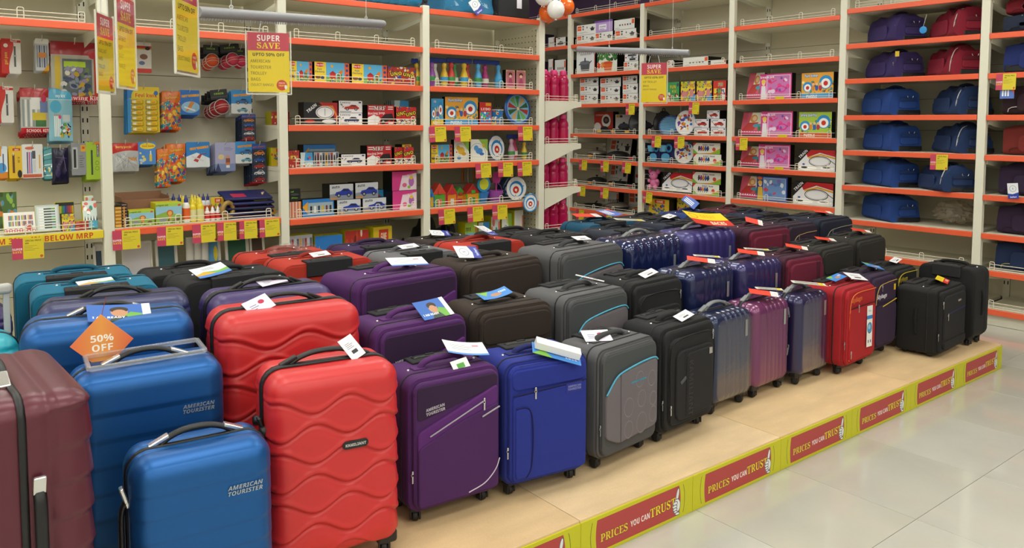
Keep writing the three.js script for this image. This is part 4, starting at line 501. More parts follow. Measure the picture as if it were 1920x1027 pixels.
pr('skyBox', 220, 160, (g, w, h) => { box_(g, '#c8d8dc', -2, -2, w + 4, h + 4); pathc(g, '#3f9bd8', [[90, 0], [w, 0], [w, 110], [60, 110]]); oval(g, '#d8402c', 160, 60, 18); oval(g, '#2a5fb0', 130, 70, 22, 14); dots(g, 200, 40, 16, ['#b8a04a', '#c9543c', '#eee'], 5, 12, 10, 112); });
pr('figures', 260, 140, (g, w, h) => { box_(g, '#2f7fd0', -2, -2, w + 4, h + 4); box_(g, '#9fb4c0', 46, 30, w - 56, h - 46); for (let i = 0; i < 6; i++) { const c = ['#2a2a2e', '#e9e9e4', '#2a3a4a', '#d8b72b', '#7a3a3a', '#333'][i]; oval(g, c, 70 + i * 32, 66, 9, 11); box_(g, c, 62 + i * 32, 74, 16, 36); } pathc(g, '#e8a62c', [[0, 60], [44, 20], [44, 120]]); });
pr('smallCars', 260, 110, (g, w, h) => { box_(g, '#b9bcc4', -2, -2, w + 4, h + 4); for (let i = 0; i < 9; i++) { box_(g, ['#8a8f98', '#a83a3a', '#c9ccd2', '#55626f', '#d8a03a'][i % 5], 6 + i * 28, 6, 22, 98); oval(g, '#26282c', 17 + i * 28, 50, 8, 30); } });
pr('stripeBox', 120, 170, (g, w, h) => { box_(g, '#d8a08a', -2, -2, w + 4, h + 4); for (let i = 0; i < 8; i++) box_(g, i % 2 ? '#c96a4a' : '#eec9b4', i * 16, 0, 10, h); box_(g, '#e0862c', w - 16, -2, 20, h + 4); });
pr('autoCard', 170, 170, (g, w, h) => { box_(g, '#1d211c', -2, -2, w + 4, h + 4); word(g, 'car', 50, 40, 34, '#8fd03a', { rot: -0.1 }); word(g, 'power', 84, 130, 30, '#8fd03a', { rot: 0.1 }); oval(g, '#45484c', 86, 84, 60, 16); });
pr('redDeck', 200, 130, (g, w, h) => { box_(g, '#b5342a', -2, -2, w + 4, h + 4); box_(g, '#e4c23a', 40, 40, 120, 26); dots(g, 180, 120, 24, ['#c8502c', '#7a1f22', '#e8d8c0'], 6, 14, 10, 4); });
pr('unoPile', 240, 170, (g, w, h) => { box_(g, '#a8342c', -2, -2, w + 4, h + 4); dots(g, w, h, 60, ['#c9402c', '#e3b23a', '#8a2a2a', '#ddd', '#3a4a8a'], 6, 16); word(g, 'UNO', 70, 66, 44, '#f1d22c', { edge: '#1c1a18', lw: 10, rot: -0.15 }); word(g, 'UNO', 176, 74, 44, '#f1d22c', { edge: '#1c1a18', lw: 10, rot: 0.2 }); });
pr('yellowToy', 240, 170, (g, w, h) => { box_(g, '#d8b72c', -2, -2, w + 4, h + 4); box_(g, '#c9402c', 70, 8, 120, 34); word(g, 'GAME', 130, 26, 26, '#f5e9c8'); dots(g, 220, 100, 30, ['#3a5fb0', '#b8483a', '#e9dfa8', '#7a4a2a', '#4a8f4c'], 7, 16, 10, 54); });
pr('animalBox', 240, 190, (g, w, h) => { box_(g, '#8fc2d8', -2, -2, w + 4, h + 4); box_(g, '#a8c84a', -2, -2, w + 4, 36); word(g, 'crayon set', 60, 22, 22, '#23301a'); pathc(g, '#8ab04a', [[0, 110], [90, 80], [240, 120], [240, 194], [0, 194]]); oval(g, '#d8903c', 128, 92, 22); oval(g, '#b8642c', 128, 92, 30, 27); oval(g, '#e3a85a', 128, 94, 19); oval(g, '#d8903c', 128, 132, 14, 24); oval(g, '#8a8f96', 66, 150, 34, 22); oval(g, '#6d5a3c', 196, 150, 22, 16); oval(g, '#d8503c', 214, 26, 14, 10); dots(g, 230, 40, 14, ['#5a7a2c', '#c9d89a', '#7a5a3c'], 5, 12, 6, 150); });
pr('brownPack', 60, 190, (g, w, h) => { for (let i = 0; i < 8; i++) { box_(g, i % 2 ? '#4a2f28' : '#3a2420', 0, i * 24, w, 22); box_(g, '#cfc0b0', 10, i * 24 + 8, 40, 4); } });
pr('yellowPack', 110, 190, (g, w, h) => { for (let i = 0; i < 6; i++) { box_(g, i % 2 ? '#e0a52b' : '#d8912a', 0, i * 32, w, 29); box_(g, '#f0dfa0', 10, i * 32 + 12, 70, 5); } });
pr('paintSet', 200, 160, (g, w, h) => { box_(g, '#ebe7e2', -2, -2, w + 4, h + 4); for (let i = 0; i < 4; i++) for (let j = 0; j < 2; j++) { box_(g, '#c9c4c0', 30 + i * 40, 24 + j * 44, 34, 38); for (let k = 0; k < 4; k++) box_(g, ['#c8502c', '#3a5fa0', '#5a9a4c', '#e0b23a', '#8a4a8c', '#333'][(i + j + k) % 6], 32 + i * 40 + k * 8, 26 + j * 44, 6, 34); } for (let i = 0; i < 12; i++) ring(g, '#b8222c', 4, 10 + i * 16, 134 + (i % 2) * 10, 8, 8); oval(g, '#c8222c', 160, 120, 20, 14); });
pr('markers', 170, 210, (g, w, h) => { box_(g, '#b9c4bf', -2, -2, w + 4, h + 4); box_(g, '#d4dad6', 14, 14, w - 28, h - 28); for (let i = 0; i < 8; i++) { box_(g, '#e9ece9', 26, 26 + i * 21, 118, 13); box_(g, '#3c4a44', 60, 27 + i * 21, 52, 11); box_(g, ['#6f9a3c', '#2f6f5a', '#88a', '#5a8'][i % 4], 112, 27 + i * 21, 28, 11); } });
pr('crayons', 200, 110, (g, w, h) => { box_(g, '#2b2d2f', -2, -2, w + 4, h + 4); for (let i = 0; i < 14; i++) box_(g, ['#c9327a', '#d8503c', '#e0862c', '#e8d23a', '#8fc03c', '#3f9a4c', '#3a8fc0', '#3a4fa0', '#6a4a9c', '#8a5a3a'][i % 10], 8 + i * 13.4, 16, 10, 84); });
pr('pencilSet', 130, 210, (g, w, h) => { box_(g, '#d8e6e4', -2, -2, w + 4, h + 4); dots(g, w, 80, 10, ['#3a9a86', '#e07a6a', '#b8d8d4', '#fff'], 8, 20, 0, 20); for (let i = 0; i < 10; i++) pathc(g, i % 2 ? '#2a2a2e' : '#eee', [[i * 13, 150], [i * 13 + 6, 112], [i * 13 + 12, 150]]); box_(g, '#4aa6c8', -2, 150, w + 4, 62); lines(g, '#d8ecf2', 14, 170, 90, 3, 12, 4); });
pr('redPacks', 160, 120, (g, w, h) => { box_(g, '#7a2a2a', -2, -2, w + 4, h + 4); for (let j = 0; j < 4; j++) for (let i = 0; i < 2; i++) { box_(g, '#b83a34', 4 + i * 78, 4 + j * 29, 72, 24); box_(g, '#e0b8a8', 12 + i * 78, 10 + j * 29, 40, 6); } });
pr('green', 140, 180, (g, w, h) => { box_(g, '#4a6a3a', -2, -2, w + 4, h + 4); dots(g, w, h, 26, ['#8ab04a', '#c97a3a', '#3a4a2a', '#5a8fb0'], 8, 22); });
// hanging packs
pr('penCard', 150, 300, (g, w, h) => { box_(g, '#e6e3e0', -2, -2, w + 4, h + 4); g.fillStyle = '#cf2b22'; g.beginPath(); g.moveTo(-2, -2); g.lineTo(80, -2); g.bezierCurveTo(130, 90, 40, 150, 60, 304); g.lineTo(-2, 304); g.fill(); word(g, 'gel pen', 34, 170, 30, '#e9c23a', { rot: -PI / 2 }); oval(g, '#f0ebe6', 36, 60, 17); box_(g, '#c2241f', 0, 12, w, 20); word(g, 'PILOT', 100, 22, 16, '#fff'); box_(g, '#55585e', 96, 64, 14, 176); box_(g, '#aeb2b8', 92, 140, 22, 14); });
pr('penPack', 110, 280, (g, w, h) => { box_(g, '#c9ccd0', -2, -2, w + 4, h + 4); box_(g, '#eceff0', 0, 0, w, 46); for (let i = 0; i < 5; i++) { box_(g, i % 2 ? '#3a4f8c' : '#8f98a4', 10 + i * 19, 60, 12, 190); } box_(g, '#e08a2c', 24, 122, 62, 44); pathc(g, '#e0a02c', [[60, 280], [110, 210], [110, 280]]); });
pr('drawKit', 360, 480, (g, w, h) => { box_(g, '#b8b4a8', -2, -2, w + 4, h + 4); box_(g, '#a8202c', -2, -2, w + 4, 110); box_(g, '#c2272f', 0, 428, w, 54); box_(g, '#d8b83a', 30, 120, 40, 300); box_(g, '#c2442c', 320, 120, 30, 310); box_(g, '#5f6a6f', 84, 140, 220, 300); box_(g, '#b8d838', 96, 160, 160, 46); dots(g, 210, 220, 60, ['#8a94a0', '#3a4a6a', '#d8d8d4', '#6a7f5a', '#9a8fb0', '#c9a23a'], 8, 26, 90, 214); word(g, 'Drawing Kit', 210, 456, 46, '#f5ecec', { font: 'serif' }); oval(g, '#c8303c', 314, 100, 36, 34); });
pr('schoolKit', 300, 420, (g, w, h) => { box_(g, '#b9b9b4', -2, -2, w + 4, h + 4); box_(g, '#b8282c', -2, -2, w + 4, 90); box_(g, '#c2272f', 0, 372, w, 50); for (let i = 0; i < 6; i++) box_(g, i % 2 ? '#e4e6e6' : '#8f9a9c', 20 + i * 26, 110, 18, 250); box_(g, '#e8e9ea', 110, 90, 90, 110); box_(g, '#6f86b8', 200, 120, 80, 110); box_(g, '#d8bf3a', 120, 230, 140, 70); box_(g, '#4a7a4c', 150, 300, 110, 60); word(g, 'SCHOOL KIT', 170, 397, 40, '#f5ecec'); oval(g, '#c83a5c', 240, 100, 28, 36); });
pr('blueKit', 260, 460, (g, w, h) => { box_(g, '#8fc4d8', -2, -2, w + 4, h + 4); box_(g, '#5ab4dc', -2, -2, w + 4, 96); linec(g, '#e4f2f6', 3, [[0, 98], [w, 98]]); word(g, 'my kit', 130, 66, 34, '#e8f6fb'); oval(g, '#4fb0d8', 80, 160, 60, 56); for (let i = 0; i < 4; i++) { box_(g, '#eef2f2', 60 + i * 18, 240, 12, 180); pathc(g, '#c97a3a', [[60 + i * 18, 240], [66 + i * 18, 216], [72 + i * 18, 240]]); } oval(g, '#d8407a', 120, 250, 16); box_(g, '#c9d4d8', 150, 230, 80, 60); dots(g, 100, 110, 40, ['#eef', '#3a5f8a', '#d8b23a', '#c9504a', '#5aa04c', '#223'], 6, 18, 130, 310); });
pr('penOrange', 120, 250, (g, w, h) => { box_(g, '#dde6ee', -2, -2, w + 4, h + 4); box_(g, '#e08f2a', -2, -2, 60, 80); box_(g, '#d8862a', 0, 200, w, 54); oval(g, '#4a9ad8', 60, 170, 46, 40); box_(g, '#3a4a7a', 70, 60, 12, 130); });
pr('penYellow', 130, 300, (g, w, h) => { box_(g, '#e0b82a', -2, -2, w + 4, h + 4); box_(g, '#c2382a', 40, 24, 74, 22); word(g, 'mini', 78, 36, 18, '#fff'); box_(g, '#5f3a22', 36, 80, 22, 170); box_(g, '#d8d8d8', 42, 60, 9, 30); oval(g, '#26282c', 104, 260, 22, 36); word(g, '0.38', 96, 130, 28, '#7a5a12', { rot: PI / 2 }); });
pr('penSet', 190, 300, (g, w, h) => { box_(g, '#dedfe0', -2, -2, w + 4, h + 4); oval(g, '#d87a5c', 70, 36, 40, 14); word(g, 'exam kit', 70, 36, 18, '#c23a2c'); for (let i = 0; i < 3; i++) box_(g, ['#3a3a6a', '#c93a8c', '#5a7ac0'][i], 44 + i * 18, 70, 11, 190); box_(g, '#4a4a50', 92, 60, 30, 70); box_(g, '#c9ccd0', 96, 140, 28, 110); box_(g, '#e0a83a', 152, 96, 12, 120); box_(g, '#c85a3c', 6, 266, 170, 28); });
pr('pencilTeal', 90, 260, (g, w, h) => { box_(g, '#5aa0a8', -2, -2, w + 4, h + 4); for (let i = 0; i < 6; i++) linec(g, i % 2 ? '#d8e8e8' : '#2f6f78', 8, [[0, 30 + i * 40], [90, 10 + i * 44]]); dots(g, w, 90, 14, ['#e8c86a', '#c97a4a', '#fff', '#2f5f6a'], 6, 13, 0, 150); });
pr('navyPouch', 180, 300, (g, w, h) => { box_(g, '#1b1838', -2, -2, w + 4, h + 4); word(g, 'exam', 90, 120, 44, '#5a4a7a', { rot: -0.9, font: 'serif' }); linec(g, '#8a84a8', 4, [[120, 60], [150, 200]]); linec(g, '#5a5478', 3, [[40, 80], [160, 90]]); oval(g, '#3a3460', 60, 210, 26, 40); });
pr('calculator', 150, 300, (g, w, h) => { box_(g, '#8f9298', -2, -2, w + 4, h + 4); box_(g, '#b9bcc0', 14, 40, 50, 200); box_(g, '#26282c', 24, 60, 24, 170); box_(g, '#e0a52b', 96, 20, 50, 60); box_(g, '#c8502c', 110, 36, 24, 20); lines(g, '#5a5c62', 80, 120, 50, 6, 20, 6); });
pr('markerLime', 150, 320, (g, w, h) => { box_(g, '#a8c83a', -2, -2, w + 4, h + 4); pathc(g, '#e08a2c', [[80, 0], [w, 0], [w, 120]]); box_(g, '#23262a', 104, 20, 22, 110); word(g, 'LUMOCOLOR', 115, 76, 17, '#eef', { rot: -PI / 2 }); box_(g, '#2f4a3c', 50, 70, 16, 210); ring(g, '#4a6a2c', 3, 106, 180, 16); ring(g, '#4a6a2c', 3, 106, 226, 16); });
pr('glueCard', 300, 400, (g, w, h) => { box_(g, '#e3c427', -2, -2, w + 4, h + 4); g.fillStyle = '#2f7fc8'; g.beginPath(); g.moveTo(-2, -2); g.lineTo(110, -2); g.quadraticCurveTo(30, 40, 40, 100); g.lineTo(-2, 110); g.fill(); box_(g, '#3a8fd0', -2, 108, 34, 294); box_(g, '#e9d030', 60, 40, 220, 60); word(g, 'Fevi kwik', 176, 76, 46, '#cf3a26'); oval(g, '#2f6fb8', 268, 54, 20); oval(g, '#c8302a', 30, 16, 26, 18); for (let j = 0; j < 6; j++) for (let i = 0; i < 2; i++) box_(g, '#3b93d2', 34 + i * 136, 112 + j * 48, 60, 38); });
pr('glueTube', 120, 40, (g, w, h) => { box_(g, '#e3c427', -2, -2, w + 4, h + 4); pathc(g, '#e9e9e4', [[0, 20], [40, 6], [40, 34]]); box_(g, '#c9a81f', 104, 0, 18, 44); word(g, 'kwik', 74, 20, 18, '#c8402a'); });
pr('glueBlue', 180, 280, (g, w, h) => { box_(g, '#4a86d0', -2, -2, w + 4, h + 4); oval(g, '#ead02c', 100, 50, 76, 40); word(g, 'Fevi kwik', 104, 52, 26, '#c8402a'); box_(g, '#e3c427', 116, 150, 24, 90); box_(g, '#e9e9e4', 122, 110, 12, 46); dots(g, 50, 160, 8, ['#b8d0ea', '#e8d26a'], 10, 18, 20, 100); });
pr('orangePouch', 200, 360, (g, w, h) => { box_(g, '#d8722a', -2, -2, w + 4, h + 4); word(g, 'balloons', 104, 60, 34, '#f0c23a', { edge: '#a8401c', rot: -0.08 }); dots(g, w, 250, 80, ['#e09a3a', '#c9502c', '#e8c84a', '#6a8f5a', '#5a4a8a', '#3a8fa0', '#c23a4a'], 8, 24, 0, 100); dots(g, w, 260, 40, ['#f4e0b8', '#fff2d8'], 2, 5, 0, 90); });
pr('planeCard', 200, 260, (g, w, h) => { box_(g, '#2f7ec8', -2, -2, w + 4, h + 4); pathc(g, '#dfe6ec', [[0, 150], [90, 110], [200, 170], [200, 264], [0, 264]]); word(g, 'HOT WHEELS', 110, 62, 26, '#e04a24', { edge: '#e8c23a', lw: 5, rot: -0.15 }); pathc(g, '#b8322c', [[60, 190], [120, 120], [134, 130], [96, 210]]); pathc(g, '#d8d4d0', [[50, 140], [150, 190], [144, 204], [46, 156]]); linec(g, '#8a2a24', 6, [[120, 130], [170, 120]]); });
pr('planeBlue', 200, 260, (g, w, h) => { box_(g, '#2a6fc4', -2, -2, w + 4, h + 4); oval(g, '#8fbfe0', 110, 180, 90, 60); word(g, 'HOT WHEELS', 110, 60, 28, '#e0662a', { edge: '#e8c23a', lw: 5, rot: -0.1 }); pathc(g, '#d8822c', [[60, 230], [110, 120], [150, 130], [110, 200]]); pathc(g, '#e8e4dc', [[50, 170], [160, 210], [154, 224], [46, 186]]); });
pr('carCard', 200, 260, (g, w, h) => { box_(g, '#3a8fd4', -2, -2, w + 4, h + 4); box_(g, '#e2e6e8', -2, 150, w + 4, 114); word(g, 'HOT WHEELS', 104, 56, 27, '#e0442a', { edge: '#e8c23a', lw: 5, rot: -0.1 }); carArt(g, 106, 124, 1.1, '#3f6fa8'); carArt(g, 108, 218, 0.9, '#6fb0c8'); });
pr('lilacCard', 200, 340, (g, w, h) => { box_(g, '#a8a8cc', -2, -2, w + 4, h + 4); box_(g, '#7f8fb8', -2, 250, w + 4, 92); pathc(g, '#3a4468', [[0, 340], [30, 240], [60, 340]]); oval(g, '#e0c890', 60, 170, 30); oval(g, '#d89a7a', 124, 170, 18); box_(g, '#8a4a3a', 104, 186, 42, 60); box_(g, '#d8772c', 108, 236, 36, 26); box_(g, '#e4e4e8', 108, 268, 34, 30); lines(g, '#6a6a90', 90, 60, 90, 3, 14, 4); });
pr('multiCars', 170, 400, (g, w, h) => { box_(g, '#25324a', -2, -2, w + 4, h + 4); box_(g, '#2f56a8', -2, -2, w + 4, 60); word(g, 'HOT WHEELS', 84, 34, 24, '#e0662a', { rot: -0.06 }); for (let i = 0; i < 5; i++) carArt(g, 86, 96 + i * 66, 1.05, ['#e0822c', '#2f5fb8', '#b82f2c', '#d4d6da', '#a8302c'][i]); box_(g, '#a8242a', 0, 384, w, 18); });
pr('silverPouch', 280, 300, (g, w, h) => { box_(g, '#b8babd', -2, -2, w + 4, h + 4); g.fillStyle = '#c2302a'; g.beginPath(); g.moveTo(-2, -2); g.lineTo(w, -2); g.lineTo(w, 90); g.quadraticCurveTo(140, 60, -2, 120); g.fill(); word(g, 'party pack', 120, 40, 30, '#e8c23a'); word(g, 'FUN', 210, 170, 44, '#d8a02c', { edge: '#b8502c', lw: 4 }); for (let i = 0; i < 16; i++) linec(g, i % 2 ? '#d8dadc' : '#8f9296', 4, [[rnd() * w, 100 + rnd() * 60], [rnd() * w, 200 + rnd() * 90]]); });
pr('ballCard', 170, 110, (g, w, h) => { box_(g, '#26282a', -2, -2, w + 4, h + 4); word(g, 'cosco', 84, 44, 36, '#9fd03a'); box_(g, '#4a4c50', 0, 76, w, 8); });
pr('dogBox', 150, 340, (g, w, h) => { box_(g, '#e4e0da', -2, -2, w + 4, h + 4); box_(g, '#c8342a', 0, 40, w, 26); box_(g, '#d8b23a', 0, 66, w, 14); box_(g, '#c8342a', 0, 290, w, 50); oval(g, '#26221f', 110, 66, 26, 20); oval(g, '#8a5a44', 70, 160, 40, 30); oval(g, '#6a7ab0', 50, 230, 30, 22); });
// signs and price cards
const seal = (g, x, y, s) => { oval(g, '#c9402c', x, y, s); word(g, 'PRICES', x, y - s * 0.4, s * 0.36, '#f0d8c8'); word(g, 'TRUST', x, y + s * 0.1, s * 0.42, '#f0d23a'); oval(g, '#eceaea', x + s * 0.75, y + s * 0.35, s * 0.26, s * 0.42); };
const saveSign = (id, off, rows) => pr(id, 420, 610, (g, w, h) => { box_(g, '#e5cb1c', -2, -2, w + 4, h + 4); box_(g, '#c23550', -2, -2, w + 4, 188); word(g, 'SUPER', 210, 58, 84, '#f6ecec', { sx: 0.92 }); word(g, 'SAVE', 210, 134, 84, '#efd622', { font: 'serif', sx: 1.05 }); word(g, off, 210, 226, 46, '#2a2618', { sx: 1.02 }); rows.forEach((r, i) => word(g, r, 26, 292 + i * 62 - (r[0] === '(' ? 6 : 0), r[0] === '(' ? 34 : 44, '#3c3618', { light: 1, align: 'left', sx: 0.94 })); seal(g, 340, 536, 54); });
saveSign('save50', 'UPTO 50% OFF', ['AMERICAN', 'TOURISTER', 'TROLLEY', 'BAGS', '(SELECT RANGE)']); saveSign('save65', 'UPTO 65% OFF', ['VIP TROLLEY', 'BAGS', '(SELECT RANGE)']); saveSign('save75', 'UPTO 75% OFF', ['KAMILIANT', 'HARD', 'TROLLEY', 'BAGS']); saveSign('save55', 'UPTO 55% OFF', ['SKYBAGS', 'SOFT', '(SELECT', 'RANGE)']);
pr('price', 240, 180, (g, w, h) => { box_(g, '#d9c52c', -2, -2, w + 4, h + 4); box_(g, '#c2405c', -2, -2, 84, h + 4); word(g, 'SUPER', 40, 92, 25, '#f2e4e6'); word(g, 'SAVE', 40, 116, 26, '#ecd22c', { font: 'serif' }); word(g, 'SPECIAL PRICE', 160, 24, 17, '#3a3414'); word(g, '499', 112, 46, 17, '#3a3414'); lines(g, '#8d8222', 92, 66, 110, 4, 13, 3); oval(g, '#c9503c', 220, 160, 12); });
// tickets
pr('tkWhite', 120, 170, (g, w, h) => { box_(g, '#eceaee', -2, -2, w + 4, h + 4); lines(g, '#77777f', 26, 46, 70, 4, 12, 4); box_(g, '#33333a', 40, 104, 46, 26); });
pr('tkLong', 260, 90, (g, w, h) => { box_(g, '#efeef2', -2, -2, w + 4, h + 4); box_(g, '#5a8fd8', -2, 78, w + 4, 14); lines(g, '#8f8f9a', 40, 24, 150, 4, 10, 3); box_(g, '#c98a9a', 180, 20, 40, 12); });
pr('tkFace', 220, 130, (g, w, h) => { box_(g, '#3569c0', -2, -2, w + 4, h + 4); pathc(g, '#6fae46', [[90, 130], [150, 60], [220, 90], [220, 130]]); oval(g, '#c58f6c', 110, 60, 30, 34); oval(g, '#33231c', 110, 42, 32, 22); oval(g, '#c58f6c', 110, 66, 25, 26); pathc(g, '#2f3f3a', [[70, 130], [90, 92], [134, 92], [156, 130]]); word(g, 'I AM READY', 72, 98, 20, '#fff'); box_(g, '#eef0f0', 190, -2, 34, 134); });
pr('tkBlue', 220, 90, (g, w, h) => { box_(g, '#3f86d6', -2, -2, w + 4, h + 4); pathc(g, '#7fb84a', [[0, 0], [90, 0], [50, 50]]); oval(g, '#b98a6c', 120, 50, 40, 18); word(g, 'FREE', 176, 34, 24, '#eaf2fb'); });
pr('tkRed', 90, 190, (g, w, h) => { box_(g, '#e2422c', -2, -2, w + 4, h + 4); box_(g, '#efe6e4', -2, 140, w + 4, 52); lines(g, '#c9a8a4', 14, 152, 60, 3, 11, 3); });
pr('tkStripe', 90, 190, (g, w, h) => { box_(g, '#d9d7cc', -2, -2, w + 4, h + 4); for (let i = 0; i < 3; i++) box_(g, '#4a4a48', 10 + i * 28, 20, 12, 150); box_(g, '#d8c52c', -2, 150, w + 4, 26); });
pr('tkGlobe', 120, 380, (g, w, h) => { box_(g, '#f0f0f0', -2, -2, w + 4, h + 4); lines(g, '#9a9aa0', 30, 40, 70, 2, 10, 4); box_(g, '#3d86c8', -2, 90, w + 4, 34); oval(g, '#4f9ad0', 60, 206, 46); oval(g, '#9fd0ec', 52, 196, 26, 22); ring(g, '#26303a', 6, 60, 206, 48); box_(g, '#4a5f8a', 26, 316, 20, 26); box_(g, '#4a5f8a', 74, 316, 20, 26); });
pr('tkFifty', 200, 200, (g, w, h) => { const G = g.createLinearGradient(0, 0, w, h); G.addColorStop(0, '#ee7a4a'); G.addColorStop(0.5, '#f0a04c'); G.addColorStop(1, '#ea6a44'); g.fillStyle = G; g.fillRect(-2, -2, w + 4, h + 4); g.save(); g.translate(100, 100); g.rotate(PI / 4); word(g, '50%', 0, -22, 46, '#fdf6ee', { sx: 1.15 }); word(g, 'OFF', 0, 24, 46, '#fdf6ee', { sx: 1.15 }); g.restore(); });
pr('tkSafari', 200, 130, (g, w, h) => { box_(g, '#e9eef0', -2, -2, w + 4, h + 4); box_(g, '#4a7fd0', -2, 100, w + 4, 34); pathc(g, '#e0a62c', [[0, 90], [60, 60], [130, 100], [0, 104]]); pathc(g, '#6fae46', [[60, 60], [140, 80], [200, 70], [200, 100], [120, 102]]); lines(g, '#5a6a70', 60, 24, 90, 2, 14, 5); });
pr('tkHeart', 120, 90, (g, w, h) => { box_(g, '#e4dcf0', -2, -2, w + 4, h + 4); oval(g, '#b8224a', 78, 34, 14, 12); lines(g, '#77708a', 20, 36, 40, 3, 12, 4); });
pr('tkGreen', 100, 70, (g, w, h) => { box_(g, '#eef2ec', -2, -2, w + 4, h + 4); box_(g, '#4f9a3c', 28, 20, 44, 24); });
pr('tkSale', 320, 120, (g, w, h) => { box_(g, '#e9cf22', -2, -2, w + 4, h + 4); box_(g, '#d2352c', -2, 70, w + 4, 54); ring(g, '#d8742c', 5, 60, 36, 30, 22); word(g, 'GREAT', 180, 36, 40, '#e2a81c'); word(g, 'BACKS', 210, 96, 40, '#f5ecc8'); });
pr('tkStripes3', 160, 110, (g, w, h) => { box_(g, '#5a78c8', -2, -2, w + 4, h + 4); for (let i = 0; i < 3; i++) box_(g, '#eef0f4', 24 + i * 30, 14, 18, 70); pathc(g, '#d8503c', [[110, 0], [160, 0], [160, 60]]); });
pr('tkNavy', 110, 170, (g, w, h) => { box_(g, '#e6e8ee', -2, -2, w + 4, h + 4); ring(g, '#6a6f88', 3, 55, 60, 32); word(g, 'S', 55, 60, 26, '#5a5f80'); pathc(g, '#2f3fa0', [[-2, 110], [50, 120], [112, 100], [112, 174], [-2, 174]]); word(g, 'Safari', 56, 150, 24, '#eef'); });
for (const [id, a, b, c] of [['picFountain', '#d4cfd0', '#6f86a8', '#b0603c'], ['picTeal', '#2f5f68', '#4a8f94', '#24403c'], ['picBeach', '#5a9fd0', '#d8d4c0', '#8a5a2c'], ['picBoard', '#1f5a40', '#26684a', '#e8e6e0'], ['picBrown', '#4a3424', '#7a5a3a', '#c9b84a'], ['picCity', '#3a4a5c', '#8a9aa8', '#c9503c']])
  pr(id, 180, 230, (g, w, h) => { box_(g, '#d8d4ce', -2, -2, w + 4, h + 4); box_(g, a, 14, 14, w - 28, h - 28); if (id === 'picBoard') { word(g, 'abc', 90, 150, 30, '#e8e6e0', { light: 1 }); oval(g, '#e8e6e0', 80, 100, 22, 10); return; } dots(g, w - 40, 90, 26, [b, c, a], 8, 24, 20, 110); if (id === 'picFountain') for (let i = 0; i < 40; i++) linec(g, '#c8cfe0', 2, [[96, 110], [96 + 70 * Math.cos(i), 110 + 70 * Math.sin(i)]]); if (id === 'picBeach') { oval(g, '#e8d22c', 140, 50, 22); dots(g, 120, 30, 10, ['#fff', '#b84a2c'], 8, 16, 20, 170); } });

// ---------------------------------------------------------------- goods on the shelves
const AD = AH.map((h) => h + 0.046), BD1 = BH1.map((h) => h + 0.046), BD3 = BH3.map((h) => h + 0.046), LOWD = LOW + 0.046;
const ord = ['first', 'second', 'third', 'fourth', 'fifth', 'sixth', 'seventh', 'eighth'];
const aName = (bay, k) => bay < 2 ? (k === 9 ? `the bottom ledge of the ${bay ? 'glue' : 'pen'} bay` : 'the base') : `${ord[k]} shelf of the ${bay === 2 ? 'clay set' : 'bowling set'} bay`;
const sw = (c) => swatch(c);
const within = (x, w, e) => { const i = e.findIndex((v) => v > x), a = (e[i - 1] ?? e[0] - 1.1) + 0.05, b = (e[i] ?? 99) - 0.05; w = Math.min(w, b - a); return [Math.min(Math.max(x, a + w / 2), b - w / 2), w]; };   // and clear of the posts
const capY = (yt, deck, hs) => Math.min(yt, Math.min(...hs.filter((h) => h > deck), 9) - 0.006);   // goods stay under the shelf above
// carton on run A (facing the platform): centre x, width, top y, shelf deck, print, options
function cA(print, [x, w, yt], deck, name, label, cat, o = {}) {
  [x, w] = within(x, w * 0.97, AX); yt = capY(yt, deck, AH); const h = yt - deck - (o.lift ?? 0), d = o.d ?? 0.12, m = mesh(cartonGeo(w, h, d, C[print], o.side ? (C[o.side] ?? sw(o.side)) : sw('#b9b4a8')), sheetMat(C[print], o.mat ?? 'card'));
  m.position.set(x, deck + (o.lift ?? 0) + 0.0005, -5.6 - d / 2 - (o.z ?? 0)); m.rotation.y = o.yaw ?? rr(-0.03, 0.03); if (o.lean) { m.rotation.x = -o.lean; m.position.y += (Math.sin(o.lean) * d) / 2; }
  return tag(m, name, label, cat, o.group);
}
function cB(print, [z, w, yt], deck, name, label, cat, o = {}) {
  [z, w] = within(z, w * 0.97, BZ); yt = capY(yt, deck, BH1); const h = yt - deck - (o.lift ?? 0), d = o.d ?? 0.16, m = mesh(cartonGeo(w, h, d, C[print], o.side ? (C[o.side] ?? sw(o.side)) : sw('#b9b4a8')), sheetMat(C[print], o.mat ?? 'card'));
  m.position.set(6.92 + d / 2 + (o.z ?? 0), deck + (o.lift ?? 0) + 0.0005, z); m.rotation.y = -PI / 2 + (o.yaw ?? rr(-0.03, 0.03)); if (o.lean) { m.rotateX(-o.lean); m.position.y += (Math.sin(o.lean) * d) / 2; }
  return tag(m, name, label, cat, o.group);
}
const G2 = 'toy_box';
